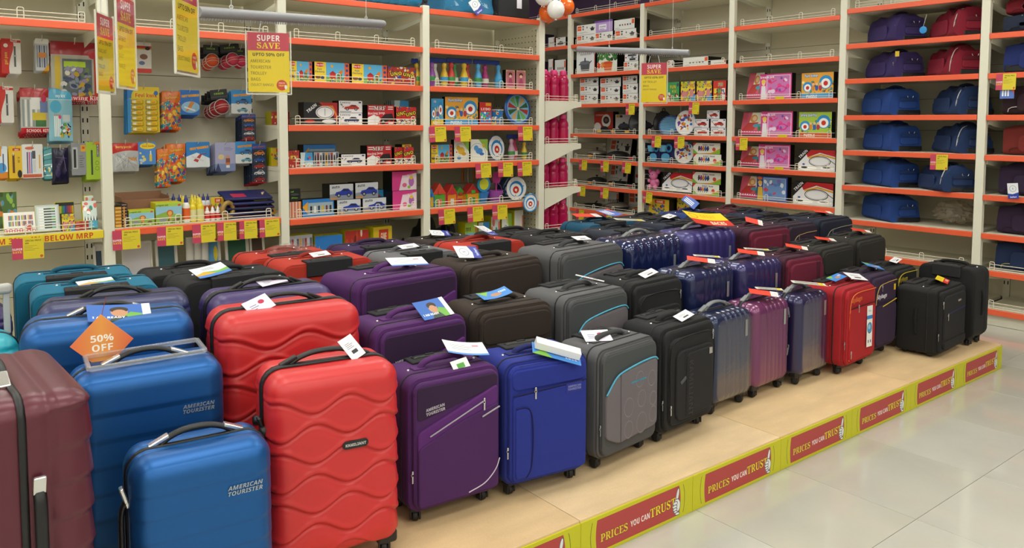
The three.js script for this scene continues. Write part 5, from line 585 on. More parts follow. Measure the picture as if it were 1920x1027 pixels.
// clay set bay
for (const [i, p] of [[2.42, 0.186, 2.049], [2.67, 0.297, 2.053], [2.988, 0.321, 2.052]].entries()) cA('clay', p, AD[2], 'clay_set_box', `yellow and blue clay playset box, ${ord[i]} of three from the signboard`, 'toy box', { side: '#e4612a', d: 0.1, yaw: 0.02 });
cA('unoPile', [3.298, 0.272, 2.046], AD[2], 'card_game_pile', 'red card game packs heaped beside the clay playsets', 'card game', { side: '#a8342c', d: 0.12 });
cA('trainDark', [2.575, 0.283, 1.75], AD[3], 'train_set_box', 'black and red train set box beside the stacked white car boxes', 'toy box', { side: '#17171a', d: 0.1 });
{ const p = [2.823, 0.203, 1.767], q = [2.822, 0.203, 1.673], hh = q[2] - AD[3]; cA('carWhite', q, AD[3], 'toy_car_box', 'white car box with a purple car, under the red car one', 'toy box', { side: '#d8d6dc' }); cA('carRed', p, AD[3], 'toy_car_box', 'white car box with a red sports car, topmost of its stack', 'toy box', { lift: hh + 0.001, side: '#d8d6dc' }); }
cA('mrf', [3.085, 0.247, 1.738], AD[3], 'toy_car_box', 'red racing jeep box with big white letters, upper shelf of two', 'toy box', { side: '#a8202a' });
cA('uno', [3.27, 0.104, 1.728], AD[3], 'card_game_box', 'red card game box beside the upper racing jeep box', 'card game', { d: 0.04 }); cA('uno', [3.379, 0.106, 1.726], AD[3], 'card_game_box', 'red card game box nearest the post on the train set shelf', 'card game', { d: 0.04 });
for (let i = 0; i < 5; i++) cA('skyBox', [3.377, 0.141, 1.782].map((v, j) => (j === 0 ? v + 0.004 * i : v)), AD[3], 'picture_book', 'blue picture book standing in a row behind the card games', 'book', { d: 0.012, z: 0.12 + i * 0.03, side: '#2f5fa0', group: 'blue books behind the card games' });
cA('redDeck', [2.359, 0.087, 1.393], AD[4], 'toy_box', 'red and yellow game box beside the post, racing jeep shelf', 'toy box', { side: '#8a2a2a' });
cA('skyBox', [2.461, 0.101, 1.375], AD[4], 'toy_card', 'light blue toy card leaning beside the row of small cars', 'toy card', { d: 0.02, lean: 0.1 });
cA('smallCars', [2.616, 0.209, 1.376], AD[4], 'small_car_set', 'row of small boxed cars in clear packs on the racing jeep shelf', 'toy cars', { side: '#8a8f98' });
cA('figures', [2.646, 0.275, 1.428], AD[4], 'toy_box', 'dark blue toy box standing behind the row of small cars', 'toy box', { z: 0.18, side: '#24508c' });
cA('carWhite', [2.841, 0.214, 1.355], AD[4], 'toy_car_box', 'white car box with a purple car, alone on the lower jeep shelf', 'toy box', { side: '#d8d6dc' });
cA('mrf', [3.069, 0.224, 1.418], AD[4], 'toy_car_box', 'red racing jeep box with big white letters, lower shelf of two', 'toy box', { side: '#a8202a' });
cA('uno', [3.238, 0.093, 1.402], AD[4], 'card_game_box', 'red card game box beside the lower racing jeep box', 'card game', { d: 0.04, yaw: 0.2 }); cA('uno', [3.337, 0.095, 1.401], AD[4], 'card_game_box', 'red card game box leaning near the yellow toy, lower jeep shelf', 'card game', { d: 0.04, yaw: -0.1 });
cA('yellowToy', [3.41, 0.091, 1.421], AD[4], 'toy_box', 'yellow game box at the post end of the lower jeep shelf', 'toy box', { z: 0.08, side: '#d8b72c' });
cA('stripeBox', [2.362, 0.095, 1.013], AD[5], 'toy_box', 'pink and orange striped box beside the post, blue car shelf', 'toy box', { side: '#e0862c' });
cA('autoCard', [2.359, 0.095, 1.109], AD[5], 'toy_card', 'black and lime toy card standing on the striped box', 'toy card', { d: 0.03, lift: 0.128 });
cA('figures', [2.545, 0.262, 1.023], AD[5], 'figure_set', 'blue window box of six little figures on the blue car shelf', 'toy box', { side: '#2f6fc0', d: 0.1 });
{ const b1 = [2.798, 0.208, 1.004], b2 = [3.022, 0.213, 1.004], t1 = [2.676, 0.207, 1.126], t2 = [2.893, 0.207, 1.129], o = { side: '#a8acb4', d: 0.13 };
  cA('auto', b1, AD[5], 'toy_car_box', 'silver box with a blue model car, lower box near the figure set', 'toy box', o); cA('auto', b2, AD[5], 'toy_car_box', 'silver box with a blue model car, lower box near the pink boxes', 'toy box', o);
  cA('auto', [t1[0] + 0.06, t1[1], t1[2]], AD[5], 'toy_car_box', 'silver box with a blue model car, upper box over the figure set', 'toy box', { ...o, lift: b1[2] - AD[5] + 0.002 }); cA('auto', [t2[0] + 0.06, t2[1], t2[2]], AD[5], 'toy_car_box', 'silver box with a blue model car, upper box nearer the pink boxes', 'toy box', { ...o, lift: b2[2] - AD[5] + 0.002 }); }
cA('skyBox', [3.101, 0.183, 1.055], AD[5], 'toy_box', 'pale blue picture box between the blue cars and pink boxes', 'toy box', { z: 0.15 });
{ const b = [3.305, 0.235, 1.049], t = [3.299, 0.239, 1.206]; cA('pinkBox', b, AD[5], 'toy_box', 'pink doll toy box, lower of two by the post', 'toy box', { side: '#d8a8c0', d: 0.15 }); cA('pinkBox', t, AD[5], 'toy_box', 'pink doll toy box, upper of two by the post', 'toy box', { side: '#d8a8c0', d: 0.15, lift: b[2] - AD[5] + 0.002 }); }
// bowling set bay
cA('doll', [4.386, 0.109, 2.071], AD[2], 'doll_box', 'pink doll box with yellow corners beside the bowling sets', 'toy box', { d: 0.05 }); cA('doll', [4.507, 0.111, 2.072], AD[2], 'doll_box', 'pink doll box with yellow corners nearest the end post', 'toy box', { d: 0.05 });
cA('puzzleBlue', [3.614, 0.126, 1.8], AD[3], 'puzzle_box', 'blue puzzle box with yellow lettering beside the middle post', 'toy box', { d: 0.05, side: '#2f7ab0' }); cA('puzzleOrange', [3.861, 0.347, 1.818], AD[3], 'puzzle_box', 'orange and blue puzzle box on the dartboard shelf', 'toy box', { d: 0.05, side: '#c9862c' });
cA('ludo', [4.112, 0.133, 1.778], AD[3], 'board_game_box', 'narrow red board game box between puzzle and blue tub', 'toy box', { d: 0.05, side: '#b8241f' });
cA('clay', [3.656, 0.223, 1.418], AD[4], 'clay_set_box', 'yellow and blue clay playset box below the blue puzzle box', 'toy box', { side: '#e4612a', d: 0.1 });
cA('bear', [3.858, 0.16, 1.456], AD[4], 'clay_set_box', 'white and green box with a yellow bear beside the clay playset', 'toy box', { d: 0.05 }); cA('bearBlue', [4.044, 0.188, 1.458], AD[4], 'clay_set_box', 'white and green box with a blue bear beside the round plate', 'toy box', { d: 0.05 });
// tall right-hand run: cookware cartons
const CK = (l, p, k, lab, o = {}) => cB(o.p ?? 'cook', p, BD1[k], 'cookware_box', lab, 'box', { d: 0.26, side: '#d0cfc9', ...o });
{ let a = [-7.354, 0.35, 2.701], b = [-7.356, 0.35, 2.827]; CK(0, a, 1, 'white cookware box, lower one beside the balloons on the top stack'); CK(0, b, 1, 'white cookware box, upper one next to the purple box', { lift: a[2] - BD1[1] + 0.002 });
  a = [-6.995, 0.331, 2.709]; b = [-6.997, 0.331, 2.851]; CK(0, a, 1, 'white cookware box under the purple one'); CK(0, b, 1, 'purple and white cooker box on the highest cookware stack', { lift: a[2] - BD1[1] + 0.002, p: 'cookPurple' });
  a = [-6.631, 0.363, 2.709]; b = [-6.65, 0.347, 2.829]; CK(0, a, 1, 'white cookware box beside the second post, lower of two'); CK(0, b, 1, 'white box with an orange end beside the second post', { lift: a[2] - BD1[1] + 0.002, p: 'cookPlain' });
  for (const [i, p] of [[-7.963, 0.128, 2.724], [-7.779, 0.197, 2.709]].entries()) cB(i ? 'panWhite' : 'cookPlain', p, BD1[1], 'cookware_box', i ? 'small white pan box just behind the end post' : 'small white box half hidden by the end post', 'box', { d: 0.2, side: '#c9c9d8' });
  for (const [i, p] of [[-7.976, 0.096, 2.44], [-7.787, 0.219, 2.421]].entries()) cB('cookPlain', p, BD1[2], 'cookware_box', i ? 'white cookware box above the pink bottles' : 'white carton edge beside the end post above the bottles', 'box', { d: 0.2 });
  cB('stockpot', [-7.347, 0.341, 2.501], BD1[2], 'stockpot_box', 'pale box with a grey stockpot picture', 'box', { side: '#a8321f', d: 0.24 }); cB('orangePot', [-6.933, 0.355, 2.466], BD1[2], 'stockpot_box', 'box with an orange pot and green leaves picture', 'box', { d: 0.24 });
  a = [-6.537, 0.239, 2.327]; b = [-6.53, 0.222, 2.426]; cB('cook', a, BD1[2], 'cookware_box', 'white cookware box with a black pan, under the black pot box', 'box', { d: 0.22 }); cB('blackCook', b, BD1[2], 'cookware_box', 'small box with a black pot picture beside the second post', 'box', { d: 0.22, lift: a[2] - BD1[2] + 0.002 });
  const cols = [[[-7.243, 0.336, 1.958], [-7.244, 0.336, 2.065], [-7.246, 0.336, 2.164]], [[-6.87, 0.353, 1.942], [-6.872, 0.353, 2.039], [-6.873, 0.353, 2.148]], [[-6.543, 0.249, 1.952], [-6.545, 0.249, 2.065], [-6.547, 0.248, 2.159]]], cn = ['nearest the bottles', 'in the middle', 'beside the post'], rn = ['bottom', 'middle', 'top'];
  cols.forEach((c, i) => c.forEach((p, j) => CK(0, p, 3, `white and orange cookware box, ${rn[j]} of the stack ${cn[i]}`, { lift: j ? c[j - 1][2] - BD1[3] + 0.002 : 0, d: 0.24 })));
  cB('panRed', [-7.284, 0.349, 1.746], BD1[4], 'pan_box', 'dark red cookware box with round pan pictures', 'box', { z: 0.3, d: 0.1, side: '#8a2417' }); cB('panWhite', [-6.925, 0.311, 1.71], BD1[4], 'pan_box', 'white box with a covered pan, beside the red one', 'box', { z: 0.3, d: 0.1 }); cB('panWhite', [-6.579, 0.328, 1.739], BD1[4], 'pan_box', 'white box with a pan behind the large black wok', 'box', { z: 0.32, d: 0.1 });
  cB('cook', [-7.041, 0.374, 1.389], BD1[5], 'pan_box', 'white cookware box tilted behind the steel lidded pan', 'box', { z: 0.34, d: 0.1, lean: 0.2 }); cB('blackCook', [-6.574, 0.329, 1.404], BD1[5], 'pan_box', 'grey box with a black pot standing behind the dark pans', 'box', { z: 0.34, d: 0.1 });
  cB('cook', [-7.055, 0.319, 1.072], BD1[6], 'pan_box', 'dim cookware box behind the yellow labelled pan', 'box', { z: 0.34, d: 0.1, lean: 0.15 }); cB('blackCook', [-6.595, 0.348, 1.099], BD1[6], 'pan_box', 'dim grey pot box behind the red labelled pan', 'box', { z: 0.34, d: 0.1 });
  cB('cookPlain', [-7.125, 0.247, 0.729], BD1[7], 'pan_box', 'dim white box behind the glass lid, lowest visible shelf', 'box', { z: 0.3, d: 0.1 }); cB('cook', [-6.634, 0.404, 0.764], BD1[7], 'pan_box', 'dim white box with orange label behind the silver pan lid', 'box', { z: 0.3, d: 0.1 }); }
// jigsaw bay
CK(0, [-5.932, 0.085, 2.304], 2, 'small white and orange box beside the sale sign'); CK(0, [-5.588, 0.348, 2.317], 2, 'long white and orange box above the jigsaw shelf', { p: 'cookPlain', d: 0.24 }); CK(0, [-5.283, 0.205, 2.265], 2, 'white box with a red end above the red jigsaw', { p: 'cookPlain' });
cB('jigGreen', [-5.908, 0.215, 2.06], BD1[3], 'jigsaw_box', 'green jigsaw box with yellow lettering beside the sale sign', 'toy box', { d: 0.06 }); cB('zoo', [-5.682, 0.207, 2.057], BD1[3], 'jigsaw_box', 'yellow animal jigsaw box next to the green one', 'toy box', { d: 0.06 }); cB('zoo', [-5.462, 0.206, 2.054], BD1[3], 'jigsaw_box', 'yellow animal jigsaw box next to the red one', 'toy box', { d: 0.06 }); cB('jigRed', [-5.26, 0.171, 2.051], BD1[3], 'jigsaw_box', 'red jigsaw box beside the third post', 'toy box', { d: 0.06, side: '#a82a22' });
{ const r = [[-5.486, 0.207, 1.551], [-5.488, 0.207, 1.648], [-5.49, 0.207, 1.735]], s = [[-5.268, 0.199, 1.552], [-5.271, 0.199, 1.648], [-5.338, 0.167, 1.739]];
  [r, s].forEach((c, i) => c.forEach((p, j) => { if (i === 0 && j === 2) return; cB('carRed', p, BD1[4], 'toy_car_box', `white box with a red car, ${['bottom', 'middle', 'top'][j]} of the stack ${i ? 'beside the third post' : 'beside the oval plate'}`, 'toy box', { lift: j ? c[j - 1][2] - BD1[4] + 0.002 : 0, d: 0.13, side: '#d4d2d8' }); })); }
{ const a = [-5.407, 0.381, 1.271], b = [-5.417, 0.368, 1.391]; cB('robot', a, BD1[5], 'toy_train_box', 'white and green robot train box, lower of the pair by the oval plate', 'toy box', { side: '#7fae3a', d: 0.2 }); cB('robot', b, BD1[5], 'toy_train_box', 'white and green robot train box, upper of the pair by the oval plate', 'toy box', { side: '#7fae3a', d: 0.2, lift: a[2] - BD1[5] + 0.002 });
  const c = [-5.413, 0.369, 0.949], d = [-5.409, 0.382, 1.076]; cB('robot', c, BD1[6], 'toy_train_box', 'white and green robot train box, lower of the pair by the track set', 'toy box', { side: '#7fae3a', d: 0.2 }); cB('robot', d, BD1[6], 'toy_train_box', 'white and green robot train box, upper of the pair by the track set', 'toy box', { side: '#7fae3a', d: 0.2, lift: c[2] - BD1[6] + 0.002 }); }
cB('train', [-5.821, 0.442, 1.037], BD1[6], 'train_set_box', 'white train track set box beside the pink soft toy', 'toy box', { d: 0.1, lean: 0.12 });
cB('yellowToy', [-6.071, 0.319, 0.736], BD1[7], 'toy_box', 'yellow game box low behind the suitcases', 'toy box', { d: 0.2 }); cB('zoo', [-5.793, 0.205, 0.764], BD1[7], 'toy_box', 'dim yellow and blue box low behind the suitcases', 'toy box', { z: 0.1 });
// pink play set bay
const pk = [[3, -4.589, 0.372, 2.093, -4.867, 0.184, 2.111], [4, -4.567, 0.371, 1.72, -4.892, 0.255, 1.707], [5, -4.585, 0.38, 1.393, -4.909, 0.257, 1.358], [6, -4.603, 0.364, 1.074, -4.92, 0.245, 1.051]];
for (const [k, z, w, t, z2, w2, t2] of pk) { const n = ['', '', '', 'topmost', 'second', 'third', 'lowest'][k];
  cB(k === 6 ? 'blueSet' : 'pinkSet', [z, w, t], BD1[k], 'play_set_box', k === 6 ? 'blue window box play set below the three pink ones' : `pink window box play set, ${n} of three`, 'toy box', { d: 0.07, side: k === 6 ? '#1f3880' : '#c2357f' });
  cB('leaning', [z2, w2, t2], BD1[k], 'doll_set_box', `doll house picture box leaning beside the ${k === 6 ? 'blue' : n + ' pink'} play set`, 'toy box', { d: 0.06, lean: 0.25, z: 0.03, side: '#b8324f' }); }
cB('puzzleOrange', [-4.14, 0.345, 2.082], BD1[3], 'puzzle_box', 'orange and blue puzzle box beside the duffel bay', 'toy box', { d: 0.07, side: '#c9862c' }); cB('puzzleGreen', [-4.153, 0.352, 1.711], BD1[4], 'puzzle_box', 'green and blue puzzle box beside the duffel bay', 'toy box', { d: 0.07, side: '#8aa83a' });
cB('train', [-4.129, 0.39, 1.353], BD1[5], 'train_set_box', 'white train track set box under the green puzzle box', 'toy box', { d: 0.07 }); cB('train', [-4.156, 0.432, 1.042], BD1[6], 'train_set_box', 'white train track set box on the lowest shelf in view', 'toy box', { d: 0.07 });
// ---------------------------------------------------------------- round and shaped toys
function discGeo(r, d, printId) { return memo('disc' + r.toFixed(3) + d + printId, () => { const g = lathe([[0.0005, d], [r * 0.9, d], [r * 0.97, d * 0.8], [r, d * 0.5], [r * 0.97, 0], [0.0005, 0]], 36).rotateX(PI / 2); return setUV(g, C[printId]); }); }
pr('dart', 200, 200, (g, w, h) => { box_(g, '#2f63b8', -2, -2, w + 4, h + 4); oval(g, '#7fb4d8', 100, 100, 84); for (let i = 0; i < 10; i++) { g.save(); g.translate(100, 100); g.rotate((i * PI) / 5); pathc(g, ['#3f8f4a', '#c8a06a', '#2f5f3a', '#a8342c', '#6fae5a'][i % 5], [[0, 0], [-16, -76], [16, -76]]); g.restore(); } oval(g, '#d8d4b0', 100, 100, 10); });
pr('plateFace', 200, 200, (g, w, h) => { box_(g, '#e9e9ea', -2, -2, w + 4, h + 4); oval(g, '#2f86c8', 100, 104, 70, 66); oval(g, '#f2f2f2', 100, 112, 56, 52); oval(g, '#c8322b', 100, 112, 30); oval(g, '#f2f2f2', 100, 112, 12); dots(g, 180, 180, 14, ['#3a5fb0', '#c94a4a', '#e0b23a'], 2, 5, 10, 10); });
pr('plateParty', 200, 220, (g, w, h) => { box_(g, '#ecebea', -2, -2, w + 4, h + 4); dots(g, 130, 130, 44, ['#d8902c', '#3a7fc8', '#c8402c', '#6a4a9c', '#e8c23a', '#8a5a3c', '#fff'], 6, 16, 34, 44); box_(g, '#3a9ac8', 130, 10, 60, 20); });
pr('racket', 200, 200, (g, w, h) => { box_(g, '#2b3f86', -2, -2, w + 4, h + 4); oval(g, '#4f8fb8', 100, 100, 82); for (let i = 0; i < 12; i++) { linec(g, '#9fd0d8', 3, [[10, 16 * i], [190, 16 * i + 10]]); linec(g, '#6a5a9c', 2, [[16 * i, 8], [16 * i + 20, 192]]); } });
pr('tinSide', 200, 120, (g, w, h) => { box_(g, '#27456e', -2, -2, w + 4, h + 4); dots(g, w, h, 60, ['#3a6fa8', '#8fb8d8', '#1c2c48', '#c9d8e4'], 3, 9); });
function disc(name, printId, r, thick, pos, yaw, tilt, label, cat, sx = 1) { const o = new THREE.Group(), m = part(o, 'face', discGeo(r, thick, printId), sheetMat(C[printId], 'gloss')); part(o, 'rim', memo('rim' + r.toFixed(3), () => new THREE.TorusGeometry(r * 0.985, 0.004, 6, 40)), M(0x2f63b8, 0.4)).position.z = thick * 0.5; o.scale.set(sx, 1, 1); o.position.set(pos[0], pos[1] + r * Math.cos(tilt), pos[2]); o.rotation.order = 'YXZ'; o.rotation.set(-tilt, yaw, 0); return tag(o, name, label, cat); }
{ const p = [4.526, 0.303, 1.852]; disc('dart_game', 'dart', p[1] / 2 * 0.97, 0.02, [p[0] - 0.02, AD[3], -5.66], 0, 0.12, 'round blue and green target game beside the end post', 'toy', 1); }
{ const p = [4.271, 0.232, 1.489]; disc('round_plate', 'plateFace', (p[2] - AD[4]) / 2, 0.012, [p[0], AD[4], -5.66], 0.1, 0.1, 'round white plate with a blue and red print above the tins', 'plate', 0.86); }
{ const p = [4.525, 0.274, 1.114], r = (p[2] - AD[5]) / 2; const o = new THREE.Group(); part(o, 'side', setUV(lathe([[r, 0], [r, 0.16], [r * 0.9, 0.162]], 36).rotateX(PI / 2), C.tinSide, null, ['x', 'z']), sheetMat(C.tinSide)); part(o, 'lid', discGeo(r * 0.98, 0.008, 'plateFace'), sheetMat(C.plateFace, 'gloss')).position.z = 0.161; o.position.set(p[0] - 0.03, AD[5] + r + 0.002, -5.79); o.rotation.z = -0.6; o.rotation.y = -0.1; tag(o, 'round_tin', 'round tin lying on its side with a white and red lid', 'tin'); }
{ const z = [-5.743, 0.284, 1.749], r = (z[2] - BD1[4]) / 2; disc('oval_plate', 'plateParty', r, 0.014, [6.97, BD1[4], z[0]], -PI / 2, 0.1, 'oval white plate with cartoon fruit print, upper of two', 'plate', z[1] / 2 / r); const q = [-5.754, 0.278, 1.402], r2 = (q[2] - BD1[5]) / 2; disc('oval_plate', 'plateParty', r2, 0.014, [6.97, BD1[5], q[0]], -PI / 2, 0.1, 'oval white plate with cartoon fruit print, lower of two', 'plate', q[1] / 2 / r2);
  const s = [-6.018, 0.298, 1.692], r3 = (s[2] - BD1[4]) / 2; disc('racket_set', 'racket', r3, 0.02, [7.02, BD1[4], s[0]], -PI / 2, 0.25, 'round blue strung racket set leaning beside the oval plate', 'toy', s[1] / 2 / r3); }
{ const hb = tag(new THREE.Group(), 'round_badge', 'round blue tag with a red ringed centre hanging off the toy house shelf', 'badge'); part(hb, 'face', discGeo(0.075, 0.004, 'plateFace'), sheetMat(C.plateFace, 'gloss')); part(hb, 'rim', new THREE.TorusGeometry(0.077, 0.006, 6, 32).translate(0, 0, 0.002), M(0x2f8fd0, 0.4)); hb.position.set(4.529, 0.884, -5.49); }
// bowling pins in clear bags with blue headers
const pinGeo = lathe([[0.001, 0], [0.02, 0.002], [0.03, 0.05], [0.031, 0.085], [0.024, 0.12], [0.014, 0.15], [0.014, 0.162], [0.02, 0.18], [0.016, 0.2], [0.001, 0.207]], 16);
const clear = new THREE.MeshPhysicalMaterial({ color: 0xffffff, transmission: 1, thickness: 0, roughness: 0.12, ior: 1.3, bumpMap: filmBump, bumpScale: 0.004 });
function pinSet([x, w, yt], deck, cols, label) { const o = new THREE.Group(), n = cols.length, s = Math.min(1.15, (yt - deck - 0.04) / 0.207); for (let i = 0; i < n; i++) { const p = part(o, 'pin', pinGeo, M(cols[i], 0.3)); p.scale.set(s * 1.15, s, s * 1.15); p.position.set(-w / 2 + 0.035 + (i * (w - 0.07)) / Math.max(1, n - 1), 0.002, (i % 2) * -0.05 - 0.02); part(p, 'label_band', memo('pinband', () => lathe([[0.0304, 0.045], [0.0316, 0.065], [0.0316, 0.085]], 16)), M([0x3f8f4a, 0xe9e4d8, 0x3a9ad0, 0xd8b23a][i % 4], 0.4)); } part(o, 'clear_bag', rbt(w, yt - deck - 0.03, 0.12, 0.03, 0, (yt - deck - 0.03) / 2, -0.045, 2), clear); part(o, 'header', rbt(w * 0.96, 0.04, 0.02, 0.006, 0, yt - deck - 0.02, -0.045), M(0x24409c, 0.5)); o.position.set(x, deck, -5.61); return tag(o, 'bowling_set', label, 'toy'); }
pinSet([3.64, 0.195, 2.14], AD[2], [0x8a3fa0, 0xd8d4cc, 0xe0b82a], 'bagged toy bowling pins in purple and yellow beside the post'); pinSet([3.872, 0.269, 2.148], AD[2], [0xc8322b, 0x3f8f4a, 0xe3bf2a, 0xb8322b], 'bagged toy bowling pins in red, green and yellow'); pinSet([4.162, 0.29, 2.149], AD[2], [0x4aa3d8, 0xb8307f, 0x4aa3d8], 'bagged toy bowling pins in light blue and pink');
pinSet([3.43, 0.061, 2.125], AD[2], [0xe0b82a], 'single yellow bagged pin just behind the post on the clay shelf');
pinSet([4.458, 0.141, 1.497], AD[4], [0xc9a0b8, 0xd8407a], 'pink and clear skittles with a white label, below the target game'); pinSet([4.604, 0.139, 1.467], AD[4], [0xe3bf2a], 'yellow skittle beside the end post below the target game');
// blue tub
{ const p = [4.27, 0.16, 1.715], h = p[2] - AD[3], r = p[1] / 2; pr('tubPrint', 200, 120, (g, w, h2) => { box_(g, '#2f7fc4', -2, -2, w + 4, h2 + 4); dots(g, w, h2, 30, ['#e9eef2', '#e8c23a', '#c9502c', '#1c4f8c'], 5, 14); }); const o = new THREE.Group(); part(o, 'cup', setUV(lathe([[0.001, 0], [r * 0.82, 0], [r, h], [r * 0.94, h], [r * 0.78, 0.01], [0.001, 0.01]], 24), C.tubPrint), sheetMat(C.tubPrint, 'gloss')); part(o, 'rim', new THREE.TorusGeometry(r, 0.004, 6, 24).rotateX(PI / 2).translate(0, h, 0), M(0xe6ecf0, 0.4)); o.position.set(p[0], AD[3], -5.68); tag(o, 'blue_tub', 'light blue printed tub beside the round target game', 'tub'); }
// toy houses, buckets and spades
function toyHouse([x, w, yt], cols, label, dz = 0) { const h = yt - AD[5], o = new THREE.Group(), s = new THREE.Shape(); s.moveTo(-w / 2, h * 0.52); s.lineTo(0, h * 0.98); s.lineTo(w / 2, h * 0.52); part(o, 'base', rbt(w * 0.92, h * 0.54, 0.09, 0.008, 0, h * 0.27, 0), M(cols[0], 0.35)); part(o, 'roof', ext(s, 0.1, 0.004).translate(0, 0, -0.05), M(cols[1], 0.35)); part(o, 'door', rbt(w * 0.3, h * 0.3, 0.012, 0.004, 0, h * 0.17, 0.045), M(cols[2], 0.4)); part(o, 'window', rbt(w * 0.26, h * 0.16, 0.012, 0.003, 0, h * 0.6, 0.052), M(cols[3], 0.4)); for (const k of [-1, 1]) part(o, 'post', lathe([[0.006, 0], [0.006, h * 0.5], [0.009, h * 0.52]], 8).translate(k * w * 0.43, 0, 0.045), M(cols[3], 0.4)); o.position.set(x, AD[5], -5.67 - dz); o.rotation.y = rr(-0.15, 0.15); return tag(o, 'toy_house', label, 'toy'); }
toyHouse([3.568, 0.063, 1.058], [0xd8b23a, 0x2f8fd0, 0xd8b23a, 0x3a6fb0], 'yellow toy house half hidden by the middle post'); toyHouse([3.651, 0.133, 1.095], [0x5aa83a, 0xe0503a, 0xd8705a, 0xd8503a], 'green toy house with a red roof'); toyHouse([3.775, 0.115, 1.08], [0xe08a2c, 0xc93a34, 0xd8d4cc, 0xc8304a], 'orange toy house with a red roof'); toyHouse([3.894, 0.134, 1.047], [0xe0902c, 0x4f9c3a, 0xc8304a, 0xb8402c], 'orange toy house with a green roof', 0.05); toyHouse([3.992, 0.153, 1.075], [0xe09a2c, 0xb8302c, 0x3f8f3a, 0x4aa83a], 'orange toy house with a green door');
function bucket([x, w, yt], hh, c, spade, label) { const o = new THREE.Group(), r = w / 2; part(o, 'pail', lathe([[0.001, 0], [r * 0.62, 0], [r * 0.95, hh], [r, hh + 0.006], [r * 0.9, hh], [r * 0.58, 0.008], [0.001, 0.008]], 24), M(c, 0.3)); part(o, 'handle', tube([[-r, hh, 0], [-r * 0.7, hh + 0.05, 0], [0, hh + 0.07, 0], [r * 0.7, hh + 0.05, 0], [r, hh, 0]], 0.003, 16, 5), M(c, 0.35)); const s = part(o, 'spade', mg([ext(poly([[-0.04, 0], [0.04, 0], [0.045, 0.08], [0, 0.11], [-0.045, 0.08]], 0.02), 0.006, 0.002).translate(0, 0.14, 0), rbt(0.016, 0.16, 0.01, 0.003, 0, 0.08, 0.003)]), M(spade, 0.35)); s.position.set(0.01, 0.03, 0); s.rotation.z = -0.05; o.position.set(x, AD[5], -5.67); return tag(o, 'bucket_and_spade', label, 'toy'); }
bucket([4.118, 0.145, 1.013], 0.1, 0x2f7fd0, 0x3f9bd8, 'blue sand bucket with a blue spade'); bucket([4.263, 0.167, 1.006], 0.1, 0xa24fb0, 0xd84aa0, 'purple sand bucket with a pink spade');
{ const c = tag(new THREE.Group(), 'round_card', 'blue round card with yellow centre hanging above the sand buckets', 'toy card'); part(c, 'card', lathe([[0.001, 0.004], [0.07, 0.004], [0.07, 0], [0.001, 0]], 32).rotateX(PI / 2), M(0x2f8fc4, 0.4)); part(c, 'centre', lathe([[0.001, 0.002], [0.05, 0.002]], 32).rotateX(PI / 2).translate(0, 0, 0.004), M(0xcfd23a, 0.4)); c.position.set(4.092, 1.066, -5.6); }
for (let i = 0; i < 6; i++) { const c = tag(mesh(memo('pan_l', () => lathe([[0.06, 0], [0.075, 0.004], [0.078, 0.012], [0.074, 0.012], [0.058, 0.006]], 24).rotateX(PI / 2)), M([0xd87a2c, 0xc9c0a8, 0xd88a3a][i % 3], 0.4)), 'toy_hoop', 'orange or buff toy hoop in the row behind the toy houses', 'toy', 'toy hoops behind the toy houses'); c.position.set(4.0 + i * 0.06, AD[5] + 0.24, -5.8); c.rotation.y = 0.9; }
// pink water bottles in rows on the end shelves
const bottleMat = new THREE.MeshPhysicalMaterial({ color: 0xe22a72, roughness: 0.12, transmission: 0.55, thickness: 0.0, clearcoat: 0.6, clearcoatRoughness: 0.08, ior: 1.4 }), capMat = M(0xe0407f, 0.35);
const bottleGeo = lathe([[0.001, 0.002], [0.036, 0.002], [0.04, 0.008], [0.04, 0.03], [0.0385, 0.034], [0.04, 0.038], [0.04, 0.12], [0.0365, 0.135], [0.0365, 0.145], [0.04, 0.16], [0.038, 0.185], [0.03, 0.205], [0.021, 0.222], [0.02, 0.236], [0.001, 0.236]], 20), capGeo = lathe([[0.023, 0.222], [0.0245, 0.226], [0.0245, 0.25], [0.02, 0.256], [0.019, 0.262], [0.001, 0.263]], 16);
{ let first = null; const rowN = ['top', 'second', 'third', 'lowest']; [1.8, 1.405, 0.993, 0.6].forEach((y, k) => { for (let i = 0; i < 3; i++) for (let j = 0; j < 4; j++) { const s = k === 0 ? 1.12 : 1.06; let o; if (!first) { o = new THREE.Group(); part(o, 'bottle_body', bottleGeo, bottleMat); part(o, 'cap', capGeo, capMat); first = o; } else { o = first.clone(); } o.scale.set(1.34, s, 1.34); o.position.set(4.816 + i * 0.116 + rr(-0.003, 0.003), y + 0.001, -5.64 - j * 0.118 + rr(-0.004, 0.004)); o.rotation.y = rr(0, 6); tag(o, 'water_bottle', `pink translucent water bottle standing on the ${rowN[k]} end shelf`, 'bottle', `pink bottles on the ${rowN[k]} end shelf`); } }); }
